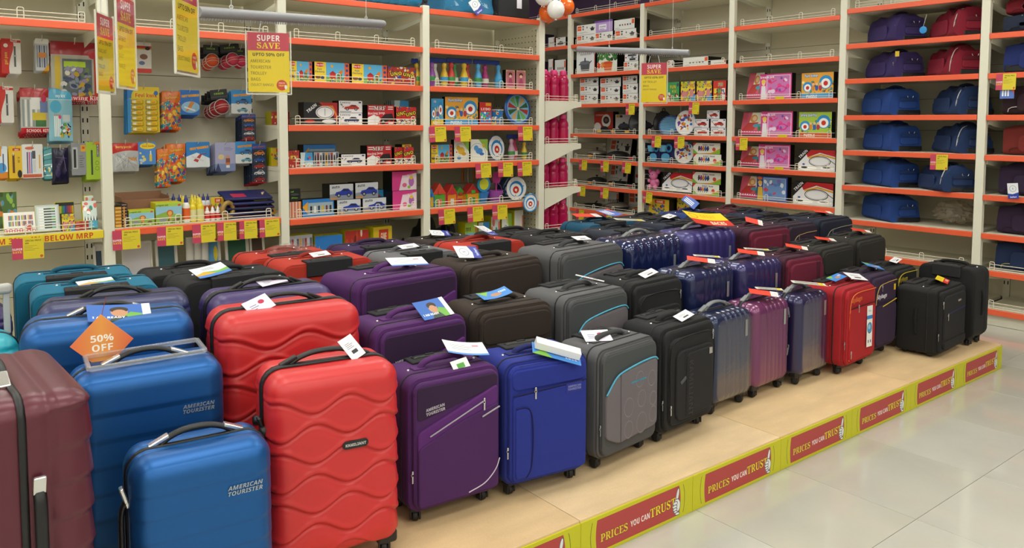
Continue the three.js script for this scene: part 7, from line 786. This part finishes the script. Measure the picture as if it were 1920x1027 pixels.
// on the duffel bay: centre z, width and crown height from the photograph
function shelfBag(q, [z, w, yt], k, turn, name, label, x = 7.12) { const deck = BD3[k]; yt = capY(yt, deck, BH3); const o = duffel({ w: q.w ?? 0.31, h: Math.min(yt - deck - 0.02, 0.245), L: 0.44, ...q }); o.position.set(x + (q.dx ?? 0), deck, z + (q.dz ?? 0)); o.rotation.y = -PI / 2 + turn; return tag(o, name, label, 'travel bag'); }
const DB = 0x1a3f86, DN = 0x17305c, DP = 0x34265e, DM = 0x84112c;
shelfBag({ col: DP, taper: 0.3, lump: 0.8 }, [-3.509, 0.532, 2.594], 1, 1.02, 'wheeled_duffel', 'purple wheeled duffel on the upper shelf beside the crimson one'); shelfBag({ col: DP, taper: 0.32, lump: 0.9, sd: 2 }, [-3.514, 0.529, 2.256], 2, 1.02, 'wheeled_duffel', 'purple wheeled duffel with a small yellow tag');
shelfBag({ col: DB, taper: 0.2, sd: 1 }, [-3.54, 0.515, 1.936], 3, 1.02, 'wheeled_duffel', 'bright blue wheeled duffel, topmost of the four in its column'); shelfBag({ col: DB, taper: 0.22, sd: 3 }, [-3.517, 0.47, 1.63], 4, 1.02, 'wheeled_duffel', 'bright blue wheeled duffel, second of the four in its column'); shelfBag({ col: DB, taper: 0.22, sd: 4 }, [-3.512, 0.438, 1.3], 5, 1.02, 'wheeled_duffel', 'bright blue wheeled duffel, third of the four in its column'); shelfBag({ col: DB, taper: 0.22, sd: 6 }, [-3.509, 0.472, 0.982], 6, 1.02, 'wheeled_duffel', 'bright blue wheeled duffel, lowest of the four in its column');
shelfBag({ col: DM, taper: 0.45, lump: 1.3, sd: 2, zip: 0xc8b8b4 }, [-2.975, 0.47, 2.606], 1, 0.85, 'wheeled_duffel', 'crimson wheeled duffel with a round blue tag, uppermost'); shelfBag({ col: DM, taper: 0.5, lump: 1.2, sd: 5, zip: 0xc8b8b4 }, [-2.993, 0.444, 2.272], 2, 0.85, 'wheeled_duffel', 'crimson wheeled duffel on the lower of the two red shelves');
shelfBag({ col: DN, taper: 0.5, lump: 1, sd: 1, zip: 0xb9bcc0 }, [-2.935, 0.393, 1.932], 3, 0.85, 'wheeled_duffel', 'navy wheeled duffel, topmost of three in its column'); shelfBag({ col: DN, taper: 0.5, lump: 1, sd: 4, zip: 0xb9bcc0 }, [-2.917, 0.38, 1.616], 4, 0.85, 'wheeled_duffel', 'navy wheeled duffel, middle of three in its column'); shelfBag({ col: DN, taper: 0.5, lump: 1.2, sd: 7, zip: 0xb9bcc0, dx: -0.1, dz: 0.04 }, [-3.03, 0.414, 1.281], 5, 0.85, 'wheeled_duffel', 'navy wheeled duffel jutting over the shelf under a price card');
{ // crumpled clear wrapping left on a shelf
  const g = new THREE.IcosahedronGeometry(0.14, 5), p = g.attributes.position; for (let i = 0; i < p.count; i++) { const v = new V3(p.getX(i), p.getY(i), p.getZ(i)), n = 1 + 0.16 * Math.sin(v.x * 70 + v.y * 30) * Math.sin(v.z * 60 - v.y * 40) + 0.1 * Math.sin(v.y * 130 + v.x * 90); p.setXYZ(i, v.x * n * 0.95, v.y * n * 0.75, v.z * n * 1.3); } g.computeVertexNormals(); const m = mesh(g, new THREE.MeshPhysicalMaterial({ color: 0xd8cfc0, transmission: 0.75, thickness: 0, roughness: 0.3, ior: 1.3, side: THREE.DoubleSide })); const q = [-2.952, 0.34, 0.964]; m.scale.setScalar(0.86); m.position.set(7.12, BD3[6] + 0.12, q[0]); tag(m, 'plastic_wrapping', 'crumpled clear plastic wrapping alone on a lower shelf', 'wrapping'); }
// larger bags on the last bay: long soft bags lying along the shelf
function longBag(q, zc, k, yt, name, label) { const deck = BD3[k], L = q.L ?? 0.6, h = yt - deck, o = new THREE.Group(), c = fabric(q.col), dk = fabric(new THREE.Color(q.col).multiplyScalar(0.5).getHex()); part(o, 'body', bagBody(0.34, h, L, q.taper ?? 0.15, q.lump ?? 0.6, q.sd ?? 0).clone().rotateY(-PI / 2).rotateY(PI), c); part(o, 'front_pocket', ext(rrect(L * 0.62, h * 0.55, 0.04, 0, h * 0.38), 0.022, 0.008).translate(0, 0, 0.163), c); part(o, 'piping', tube([[-L * 0.42, h * 0.08, 0.165], [-L * 0.4, h * 0.2, 0.174], [L * 0.4, h * 0.16, 0.174]], 0.0035, 20, 5), q.pip ? M(q.pip, 0.5) : dk); part(o, 'grab_handle', tube([[-0.12, h * 0.92, 0.1], [-0.1, h * 0.8, 0.175], [0, h * 0.72, 0.19], [0.1, h * 0.8, 0.175], [0.12, h * 0.92, 0.1]], 0.011, 20, 6), dk); part(o, 'zip', tube([[-L * 0.46, h * 0.75, 0.06], [-L * 0.2, h * 0.97, 0.05], [L * 0.2, h * 0.97, 0.05], [L * 0.46, h * 0.75, 0.06]], 0.004, 24, 5), dk); zipPull(o, -L * 0.3, h * 0.8, 0.13); if (q.base) part(o, 'base_band', rbt(L * 0.94, h * 0.2, 0.02, 0.006, 0, h * 0.14, 0.165), blackSoft); o.position.set(7.1, deck, zc); o.rotation.y = -PI / 2; return tag(o, name, label, 'travel bag'); }
const zb = -2.26;
longBag({ col: 0x7d1426, lump: 0.9, sd: 2 }, zb, 1, BD3[1] + 0.12, 'travel_bag', 'dark red travel bag lying on a navy one, highest on the last bay').position.y += 0.145; longBag({ col: 0x17223a, L: 0.61 }, zb, 1, BD3[1] + 0.14, 'travel_bag', 'navy travel bag beneath the dark red one on the last bay').position.x -= 0.03;
longBag({ col: 0x182a6a, base: 1, sd: 1 }, zb, 2, BD3[2] + 0.24, 'travel_bag', 'royal blue travel bag with a black base band'); longBag({ col: 0x2c1420, pip: 0xd8ccd0, sd: 3 }, zb, 3, BD3[3] + 0.24, 'travel_bag', 'dark plum travel bag with white piping under a price card'); longBag({ col: 0x70201a, sd: 5, taper: 0.05, lump: 0.3 }, zb + 0.02, 4, BD3[4] + 0.24, 'travel_bag', 'rust red boxy travel bag with white print'); longBag({ col: 0x2d1b3a, sd: 6, lump: 0.9 }, zb, 5, BD3[5] + 0.25, 'travel_bag', 'plum travel bag with a white and blue swing ticket'); longBag({ col: 0x2b1836, sd: 8, lump: 0.9 }, zb, 6, BD3[6] + 0.24, 'travel_bag', 'plum travel bag on the shelf below the ticketed one'); longBag({ col: 0x15294f, sd: 9, pip: 0xa8a86a, lump: 0.6 }, zb, 7, BD3[7] + 0.235, 'travel_bag', 'navy travel bag with an olive zip on the lowest shelf');
// ---------------------------------------------------------------- price cards clipped to the shelf fronts
const priceGeo = setUV(ext(rrect(0.165, 0.125, 0.004), 0.0016), C.price), priceGeo2 = setUV(ext(rrect(0.14, 0.125, 0.004), 0.0016), C.price);
const priceA = (list, where, h, from) => list.forEach((x, i) => { const o = mesh(priceGeo, sheetMat(C.price)); o.position.set(x, h - 0.03, AF + 0.022); o.rotation.set(-0.06, 0, rr(-0.03, 0.03)); tag(o, 'price_card', `red and yellow price card on ${where}, ${ord[i]} from the ${from}`, 'price card'); });
const priceB = (list, where, h, from) => list.forEach((z, i) => { const o = mesh(priceGeo2, sheetMat(C.price)); o.position.set(BF - 0.022, h - 0.03, z); o.rotation.order = 'YXZ'; o.rotation.set(-0.05, -PI / 2, rr(-0.04, 0.04)); tag(o, 'price_card', `red and yellow price card on ${where}, ${ord[i]} from the ${from}`, 'price card'); });
priceA([[0.641, 0.143, 0.904][0]], 'the yellow printed strip', LOW, 'start');
priceA([[1.186, 0.132, 0.905][0], [1.453, 0.141, 0.908][0], [1.678, 0.148, 0.908][0], [1.831, 0.143, 0.904][0], [1.974, 0.144, 0.904][0], [2.122, 0.152, 0.905][0]], 'the glue ledge', LOW + 0.005, 'first post');
priceA([[3.56, 0.156, 1.526][0], [3.81, 0.152, 1.525][0], [4.487, 0.16, 1.522][0]], 'the puzzle shelf', AH[3], 'middle post'); priceA([[4.024, 0.153, 1.212][0], [4.265, 0.166, 1.204][0], [4.482, 0.16, 1.212][0]], 'the round plate shelf', AH[4], 'middle post'); priceA([[3.647, 0.17, 0.86][0], [3.939, 0.174, 0.849][0], [4.203, 0.159, 0.855][0]], 'the toy house shelf', AH[5], 'middle post');
priceB([[-6.451, 0.169, 1.793][0]], 'the stacked cookware shelf', BH1[3], 'bottles'); priceB([[-5.519, 0.151, 1.78][0]], 'the jigsaw shelf', BH1[3], 'second post'); priceB([[-6.043, 0.158, 1.415][0], [-5.712, 0.149, 1.421][0]], 'the racket shelf', BH1[4], 'second post'); priceB([[-7.241, 0.165, 1.1][0], [-6.861, 0.164, 1.103][0], [-6.498, 0.154, 1.106][0]], 'the steel lid shelf', BH1[5], 'bottles'); priceB([[-7.266, 0.146, 0.77][0], [-6.861, 0.173, 0.778][0]], 'the second lowest pan shelf', BH1[6], 'bottles'); priceB([[-6.163, 0.154, 0.765][0]], 'the track set shelf', BH1[6], 'second post'); priceB([[-7.287, 0.157, 0.479][0], [-6.798, 0.181, 0.497][0]], 'the lowest pan shelf', BH1[7], 'bottles'); priceB([[-4.903, 0.154, 1.414][0]], 'the green puzzle shelf', BH1[4], 'third post');
priceB([[-2.971, 0.178, 1.326][0]], 'the jutting navy duffel shelf', BH3[4], 'fourth post'); priceB([[-2.496, 0.153, 1.942][0]], 'the dark plum bag shelf', BH3[2], 'last post');
for (const [i, [l, t, k]] of [[-4.488, 0.124, 1.86, 3], [-4.445, 0.117, 1.485, 4], [-4.477, 0.13, 1.165, 5]].map((r) => [r[0], r[2], r[3]]).entries()) { const o = mesh(rb(0.1, 0.03, 0.003, 0.001), M(0xd8c22c, 0.5)); o.position.set(6.84, BD1[k] + 0.012, l); o.rotation.y = -PI / 2; tag(o, 'shelf_label', `small yellow label under the ${['topmost', 'second', 'third'][i]} pink play set`, 'label'); }

// ---------------------------------------------------------------- hanging rails, sale boards, balloons and things on top of the shelving
const railMat = M(0x96969c, 0.45), nylon = M(0xd8d8d8, 0.4);
function rail(a, b, r, name, label, hang) { const o = new THREE.Group(); part(o, 'tube', wire(a, b, r, 14), railMat); part(o, 'comb', (() => { const l = [], A = new V3(...a), B = new V3(...b), n = Math.floor(A.distanceTo(B) / 0.02); for (let i = 1; i < n; i++) { const p = A.clone().lerp(B, i / n); l.push(bx(0.006, 0.012, 0.004, p.x, p.y - r - 0.006, p.z)); } return mg(l); })(), railMat).userData.kind = 'stuff'; for (const t of hang) { const p = new V3(...a).lerp(new V3(...b), t); part(o, 'hanging_wire', wire([p.x, p.y + r, p.z], [p.x, CEILING, p.z], 0.0015), nylon); part(o, 'hook', new THREE.TorusGeometry(0.008, 0.002, 5, 12).translate(p.x, p.y + r + 0.008, p.z), nylon); } return tag(o, name, label, 'rail'); }
function board(id, w, h, pos, yaw, label, wires = 0.06) { const o = new THREE.Group(); part(o, 'printed_sheet', setUV(bx(w, h, 0.002), C[id]), sheetMat(C[id], 'gloss')); part(o, 'sleeve', rbt(w + 0.014, h + 0.018, 0.005, 0.002, 0, -0.002, 0), new THREE.MeshPhysicalMaterial({ color: 0xffffff, transmission: 1, thickness: 0, roughness: 0.06, ior: 1.45, clearcoat: 0.6, clearcoatRoughness: 0.05 }), 'clear plastic sleeve'); for (const k of [-1, 1]) part(o, 'hanger', wire([k * w * 0.22, h / 2, 0], [k * w * 0.16, h / 2 + wires, 0], 0.0025), nylon); part(o, 'edge', mg([bx(0.006, h + 0.02, 0.007, w / 2 + 0.008, 0, 0), bx(0.006, h + 0.02, 0.007, -w / 2 - 0.008, 0, 0), bx(w + 0.02, 0.006, 0.007, 0, -h / 2 - 0.01, 0)]), M(0xd6d4c8, 0.3)); o.position.set(...pos); o.rotation.y = yaw; return tag(o, 'sale_board', label, 'sign'); }
rail([1.07, 2.073, -3.55], [2.553, 2.237, -4.6], 0.024, 'sign_rail', 'grey tube rail hung on wires above the clay set bay', [0.13, 0.87]);
rail([5, 2.276, -5.388], [5.35, 2.195, -4.386], 0.026, 'sign_rail', 'grey tube rail hung on wires before the cookware bay', [0.3, 0.86]);
board('save50', 0.2, 0.298, [1.529, 1.901, -3.93], -0.35, 'red and yellow sale board facing out under the first rail, up to half off');
board('save65', 0.215, 0.335, [5.2, 1.949, -4.64], -1.03, 'red and yellow sale board under the second rail, before the jigsaws');
board('save75', 0.21, 0.315, [0.736, 1.887, -3.7], 1.08, 'turned yellow sale board, one nearest the pen bay hooks', 0.14); board('save55', 0.21, 0.315, [0.692, 1.887, -3.13], 1.08, 'turned yellow sale board, middle of the three hanging side by side', 0.14); board('save50', 0.21, 0.315, [0.765, 1.918, -2.65], 0.98, 'turned yellow sale board closest to the grey rail end', 0.14);
{ const up = ([x, y, z]) => [x, y + 0.32, z]; rail(up([0.747, 1.904, -3.95]), up([0.692, 1.887, -3.13]), 0.02, 'sign_rail', 'grey rail above the frame carrying the pair of turned boards', [0.1, 0.9]); const c = [0.765, 1.918, -2.65]; rail([c[0] - 0.15, c[1] + 0.32, c[2] - 0.1], [c[0] + 0.15, c[1] + 0.32, c[2] + 0.1], 0.02, 'sign_rail', 'short grey rail above the frame carrying the third turned board', [0.2, 0.8]); }
{ const geo = new THREE.SphereGeometry(1, 28, 22); const bal = (c, p, r, label) => { const o = new THREE.Group(), b = part(o, 'balloon', geo, M(c, 0.18, { clearcoat: 0.5, clearcoatRoughness: 0.05 })); b.scale.set(r, r * 1.06, r); part(o, 'knot', new THREE.ConeGeometry(0.012, 0.02, 8).translate(0, -r * 1.07, 0), M(c, 0.3)); o.position.set(...p); tag(o, 'balloon', label, 'balloon'); };
  bal(0xf2f0ee, [4.654, 2.593, -5.3], 0.078, 'white balloon at the front of the cluster on the end post'); bal(0xf2f0ee, [4.603, 2.72, -5.4], 0.085, 'white balloon cut by the picture top above the end post'); bal(0xee6a1c, [4.908, 2.66, -5.45], 0.078, 'orange balloon right of the white one'); bal(0xee6a1c, [4.705, 2.586, -5.46], 0.085, 'orange balloon behind the front white one'); }
const TOP0 = AD[0];
{ const q = { w: 0.5, h: 0.62, d: 0.24, col: 0x1476a8, skin: 'lines', R: 0.05, mo: { metal: 0, rough: 0.45 } }, o = hardCase(q); o.rotation.set(0, 0, PI / 2); o.position.set([3.463, 0.152, 2.553][0] + 0.1, TOP0 + 0.28, -5.75); tag(o, 'hard_suitcase', 'blue suitcase lying on its side on top of the clay set bay', 'suitcase'); }
{ const b = new THREE.Group(), g = bagBody(0.3, 0.24, 0.5, 0.3, 1.4, 3).clone().rotateY(PI / 2); part(b, 'bag', g, fabric(0x1d6f9a)); const f = bagBody(0.36, 0.27, 0.56, 0.25, 2.2, 5).clone().rotateY(PI / 2); part(b, 'plastic_cover', f, clear, 'clear crumpled cover'); b.position.set([3.958, 0.473, 2.554][0], TOP0, -5.76); tag(b, 'travel_bag', 'teal bag wrapped in clear plastic on top of the bowling set bay', 'travel bag');
  const t = mesh(setUV(rb(0.1, 0.13, 0.002, 0.0005).clone(), C.tkNavy), sheetMat(C.tkNavy)); t.position.set(3.94, 2.577, -5.5); t.rotation.set(-0.2, 0, 0.6); tag(t, 'swing_ticket', 'white and violet ticket on the plastic wrapped bag', 'ticket'); }
{ const b = new THREE.Group(), w = [4.41, 0.349, 2.641][1]; part(b, 'body', rbt(w, 0.3, 0.3, 0.02, 0, 0.15, 0, 2), blackSoft); part(b, 'label', rbt(0.055, 0.2, 0.003, 0.001, 0.05, 0.19, 0.151), M(0xe6e2ee, 0.5), 'white paper label'); b.position.set([4.41, 0.349, 2.641][0], TOP0, -5.72); tag(b, 'storage_case', 'black case with a white label on top beside the balloons', 'box'); }
// wrapping film left on the upper shelf of the clay set bay
{ const f = mesh(rb(0.7, 0.16, 0.03, 0.012, 3).clone(), clear); f.position.set(2.9, AD[1] + 0.09, -5.85); f.rotation.x = 0.1; tag(f, 'plastic_sheet', 'clear plastic sheet propped on the upper shelf behind the sale board', 'wrapping'); }
// ---------------------------------------------------------------- tickets tied to the suitcases
function ticket(id, w, h, pos, rot, label, bend = 0) { const g = new THREE.BoxGeometry(w, 0.0012, h, 8, 1, 8), p = g.attributes.position; for (let i = 0; i < p.count; i++) p.setY(i, p.getY(i) + bend * ((p.getX(i) / w) ** 2 * 4 - (p.getZ(i) / h) * 0.5)); setUV(g.translate(0, 0, 0), C[id], null, ['x', 'z']); const uv = g.attributes.uv, r = C[id]; for (let i = 0; i < uv.count; i++) uv.setY(i, r.v0 + r.v1 - uv.getY(i)); g.computeVertexNormals(); const o = mesh(g, sheetMat(C[id])); o.position.set(...pos); o.rotation.set(...rot); return tag(o, 'swing_ticket', label, 'ticket'); }
const topY = (k) => PODIUM + cases[k].q.h;
// position over a suitcase: local x, height above its top, local z
function over(k, x, dy, z) { const { o, q } = cases[k]; o.updateMatrixWorld(); const v = new V3(x, q.h + dy, z).applyMatrix4(o.matrixWorld); return [v.x, v.y, v.z]; }
{ const o = new THREE.Group(), f = 0, s = setUV(new RoundedBoxGeometry(0.13, 0.13, 0.002, 1, 0.0006), C.tkFifty); part(o, 'card', s, sheetMat(C.tkFifty)).rotation.z = PI / 4; part(o, 'string', wire([0, 0.078, 0], [0.02, 0.14, -0.05], 0.0012), M(0x7a2a2a, 0.6)); o.position.set(0.521, 0.889, -2.8); o.rotation.set(-0.1, -0.14, 0); tag(o, 'discount_tag', 'orange diamond tag reading half price on the largest blue suitcase', 'tag'); }
ticket('tkFace', 0.2, 0.085, over('blueL', 0.03, 0.012, 0.07), [0.5, -0.1, -0.05], 'blue and green portrait card on the largest blue suitcase', 0.003);
ticket('tkHeart', 0.1, 0.07, over('redL', -0.1, 0.012, 0.03), [0.6, 0.3, 0.1], 'pale lilac card on the handle of the larger red suitcase'); ticket('tkWhite', 0.055, 0.085, over('redM', 0.085, 0.03, 0.0), [0.8, 0.35, 0.1], 'white barcode card on the handle of the badge-bearing red suitcase', 0.002);
ticket('tkLong', 0.19, 0.075, over('purL', 0.07, 0.035, 0.04), [0.35, -0.05, -0.05], 'long white card on the largest purple suitcase'); ticket('tkFace', 0.155, 0.1, over('purM', 0.08, 0.03, 0.08), [0.6, 0.1, -0.05], 'blue portrait card on the medium purple suitcase', 0.002);
ticket('tkLong', 0.17, 0.085, over('purS', 0.09, 0.05, 0.03), [0.3, -0.25, -0.12], 'folded white leaflet on the smallest purple suitcase', 0.006); ticket('tkGreen', 0.075, 0.055, over('purS', 0.04, 0.005, 0.085), [0.9, 0.1, 0], 'small white tag with a green shoe on the smallest purple suitcase');
{ const o = new THREE.Group(); part(o, 'packet', rbt(0.185, 0.03, 0.045, 0.002, 0, 0.02, 0), M(0xe9e9ec, 0.4)); part(o, 'leaflet', setUV(bx(0.2, 0.002, 0.075, 0, 0.001, 0.01), C.tkBlue, null, ['x', 'z']), sheetMat(C.tkBlue)); o.position.set(...over('royS', 0.05, 0.006, 0.1)); o.rotation.set(0.35, -0.62, -0.1); tag(o, 'white_packet', 'white packet with a blue leaflet lying on the royal blue suitcase', 'packet'); }
ticket('tkBlue', 0.17, 0.06, over('brM', -0.04, 0.035, 0.03), [0.25, 0.1, 0.03], 'curled blue card on the medium brown suitcase', 0.008); ticket('tkNavy', 0.11, 0.12, over('brL', -0.12, 0.04, 0.0), [0.3, 1.3, 0.1], 'white card lying on the large brown suitcase'); ticket('tkWhite', 0.12, 0.05, over('grL', 0.06, 0.035, 0.03), [0.3, 0.1, -0.1], 'slim white card on the largest grey suitcase'); ticket('tkWhite', 0.04, 0.14, over('grM', 0.07, 0.04, 0.03), [0.25, 0.7, -0.25], 'white strip ticket on the medium grey suitcase'); ticket('tkHeart', 0.13, 0.07, over('grS', -0.07, 0.02, 0.0), [0.5, -0.3, 0.1], 'pale lilac card behind the handle of the smallest grey suitcase');
ticket('tkWhite', 0.115, 0.05, over('blS', 0.03, 0.02, 0.07), [0.35, 0.2, 0.05], 'white card on the front black suitcase'); ticket('tkWhite', 0.125, 0.045, over('blM', 0.02, 0.02, 0.06), [0.35, 0.2, 0.05], 'white card on the medium black suitcase');
for (const [k, who] of [['nvM', 'medium navy shell'], ['viM', 'medium violet shell'], ['mvS', 'mauve shell']]) { ticket('tkRed', 0.06, 0.15, over(k, -0.03, 0.045, 0.06), [0.15, 0.75, 0.12], `red ticket on the ${who}`); ticket('tkStripe', 0.06, 0.15, over(k, 0.05, 0.05, 0.05), [0.1, 0.95, -0.1], `striped pale ticket on the ${who}`, 0.004); }
ticket('tkStripe', 0.07, 0.19, over('vnS', 0.03, 0.04, 0.05), [0.12, 0.85, -0.08], 'long striped ticket on the small violet navy shell', 0.004); ticket('tkRed', 0.06, 0.13, over('maM', 0.03, 0.04, 0.06), [0.2, 0.7, 0.05], 'red and white ticket on the medium maroon suitcase'); ticket('tkRed', 0.05, 0.12, over('maL', -0.02, 0.035, 0.05), [0.4, 0.9, 0.3], 'red ticket sticking up on the large maroon suitcase');
ticket('tkSale', 0.34, 0.15, over('viL', 0.06, 0.055, 0.05), [0.42, -0.15, -0.06], 'yellow and red sale board lying on the deep-fluted violet shell', 0.01);
ticket('tkBlue', 0.15, 0.06, over('reS', -0.04, 0.035, 0.0), [0.2, 0.1, 0.05], 'blue card on the handle of the front red suitcase'); ticket('tkWhite', 0.13, 0.08, over('reS', 0.1, 0.03, 0.05), [0.35, -0.3, -0.05], 'white leaflet on the front red suitcase'); { const t = mesh(setUV(rb(0.072, 0.24, 0.0015, 0.0005).clone(), C.tkGlobe), sheetMat(C.tkGlobe)); t.position.set(...over('reS', 0.07, -0.245, 0.155)); t.rotation.set(-0.03, 0.07, -0.05); tag(t, 'swing_ticket', 'long white ticket with a blue globe on the front red suitcase', 'ticket'); }
ticket('tkBlue', 0.15, 0.055, over('plS', 0.05, 0.035, 0.03), [0.3, -0.35, -0.15], 'bright blue card on the small plum suitcase'); ticket('tkRed', 0.06, 0.13, over('olM', 0.05, 0.03, 0.03), [0.2, 0.9, 0], 'red ticket on the medium olive suitcase'); ticket('tkRed', 0.06, 0.13, over('olN', 0.05, 0.035, 0.03), [0.2, 0.8, 0], 'red and yellow ticket on the end olive suitcase'); ticket('tkWhite', 0.13, 0.05, over('kyS', 0.06, 0.03, 0.03), [0.2, 0.2, 0.05], 'white and red card on the yellow piped black suitcase'); ticket('tkSale', 0.14, 0.075, over('cab', 0.03, 0.03, 0.06), [0.35, 0.3, -0.1], 'yellow and red card on the boxy black cabin case');
ticket('tkSafari', 0.15, 0.1, over('blkA', 0.1, 0.03, -0.08), [0.25, 0.2, 0.06], 'white card with coloured print on the black suitcase turned away', 0.004); ticket('tkNavy', 0.14, 0.11, over('redC', -0.05, 0.055, 0.0), [0.45, 0.4, -0.35], 'large white card propped on the brick red suitcase behind the brown one', 0.004); ticket('tkNavy', 0.1, 0.12, over('brnB', 0.03, 0.03, 0), [0.2, 1.2, 0], 'violet and white card on the last-row brown suitcase'); ticket('tkWhite', 0.11, 0.05, over('gryA', 0.03, 0.03, -0.03), [0.25, 0.1, 0], 'white card on the pale grey suitcase'); ticket('tkWhite', 0.1, 0.05, over('redA', 0, 0.02, -0.02), [0.3, 0.1, 0], 'white card under the handle of the front brick red suitcase'); ticket('tkStripes3', 0.19, 0.13, over('teaC', -0.1, 0.05, 0), [0.25, 0.3, -0.1], 'blue card with white stripes on the deep teal suitcase', 0.004); ticket('tkRed', 0.09, 0.2, over('teaC', 0.1, 0.045, 0.02), [0.15, 1.3, 0], 'red card beside the striped one on the deep teal suitcase'); ticket('tkStripe', 0.08, 0.2, over('nvgA', -0.1, 0.05, 0), [0.15, 1.1, -0.1], 'striped orange ticket on the slate navy suitcase'); ticket('tkWhite', 0.13, 0.06, over('nvyD', 0, 0.04, 0), [0.2, 0.3, 0], 'white card on the ink navy suitcase'); ticket('tkStripes3', 0.1, 0.12, over('bluG', 0, 0.08, 0), [0.7, 0.4, 0.2], 'striped card standing on the last-row blue suitcase'); ticket('tkRed', 0.06, 0.14, over('nyL', 0.03, 0.035, 0.03), [0.2, 1.0, 0], 'red and blue ticket on the large dark navy suitcase'); ticket('tkHeart', 0.12, 0.06, over('purH', 0.02, 0.02, 0), [0.3, 0.2, 0], 'buff card on the handle of the muted purple shell'); ticket('tkSafari', 0.14, 0.06, over('tealA', 0.0, 0.015, -0.05), [0.2, 0.1, 0], 'cream card on the handle of the front teal suitcase');
{ // clear tray around a handle
  const o = new THREE.Group(), w = 0.34, d = 0.13, m = new THREE.MeshPhysicalMaterial({ color: 0xf2f4f6, transmission: 0.85, thickness: 0, roughness: 0.15, ior: 1.4 }); for (const k of [-1, 1]) { part(o, 'long_rail', rbt(w, 0.016, 0.014, 0.005, 0, 0, k * d / 2), m); part(o, 'short_rail', rbt(0.014, 0.016, d, 0.005, k * w / 2, 0, 0), m); } o.position.set(...over('blueM', 0, 0.02, 0.0)); o.rotation.set(0.05, -5 * PI / 180, 0.02); tag(o, 'clear_tray', 'clear plastic frame resting around the handle of the medium blue suitcase', 'tray'); }
{ const g = new THREE.TorusKnotGeometry(0.06, 0.02, 60, 8, 3, 5).scale(1.3, 0.35, 0.6); const o = mesh(g, clear); o.position.set(...over('redB', 0.0, 0.03, -0.11)); tag(o, 'plastic_wrapping', 'crumpled clear film around the last-row brick red pull handle', 'wrapping'); }
{ const o = mesh(setUV(rb(0.075, 0.12, 0.002, 0.0006).clone(), C.tkNavy), sheetMat(C.tkNavy)); o.position.set(6.8, 1.088, -2.403); o.rotation.set(0, -PI / 2, 0.1); tag(o, 'swing_ticket', 'white and blue ticket hanging from the plum travel bag', 'ticket'); const b = tag(new THREE.Group(), 'bag_tag', 'round blue tag hanging from the upper crimson duffel', 'tag'); part(b, 'disc', lathe([[0.001, 0.003], [0.03, 0.003], [0.03, 0], [0.001, 0]], 24).rotateX(PI / 2), M(0x2a8fd8, 0.4)); part(b, 'cord', wire([0, 0.03, 0], [0.01, 0.13, -0.03], 0.0015), nylon); b.position.set(6.86, 2.387, -3.152); b.rotation.y = -PI / 2; const y = mesh(rb(0.035, 0.045, 0.002, 0.0006), M(0xd8b82a, 0.5)); y.position.set(6.85, 2.201, -3.359); y.rotation.y = -PI / 2; tag(y, 'bag_tag', 'small yellow tag on the lower purple duffel', 'tag'); const v = mesh(setUV(rb(0.1, 0.08, 0.002, 0.0006).clone(), C.tkStripes3), sheetMat(C.tkStripes3)); v.position.set(6.84, 1.839, -2.489); v.rotation.y = -PI / 2; tag(v, 'swing_ticket', 'violet ticket below the price card on the dark plum bag', 'ticket'); }
// labels shared by accident get their place along the row
{ const by = new Map(); for (const o of things) { if (o.userData.group) continue; const l = o.userData.label; by.set(l, [...(by.get(l) ?? []), o]); } for (const [l, v] of by) if (v.length > 1) console.log('same label', l, v.length); }

renderer.render(scene, camera);
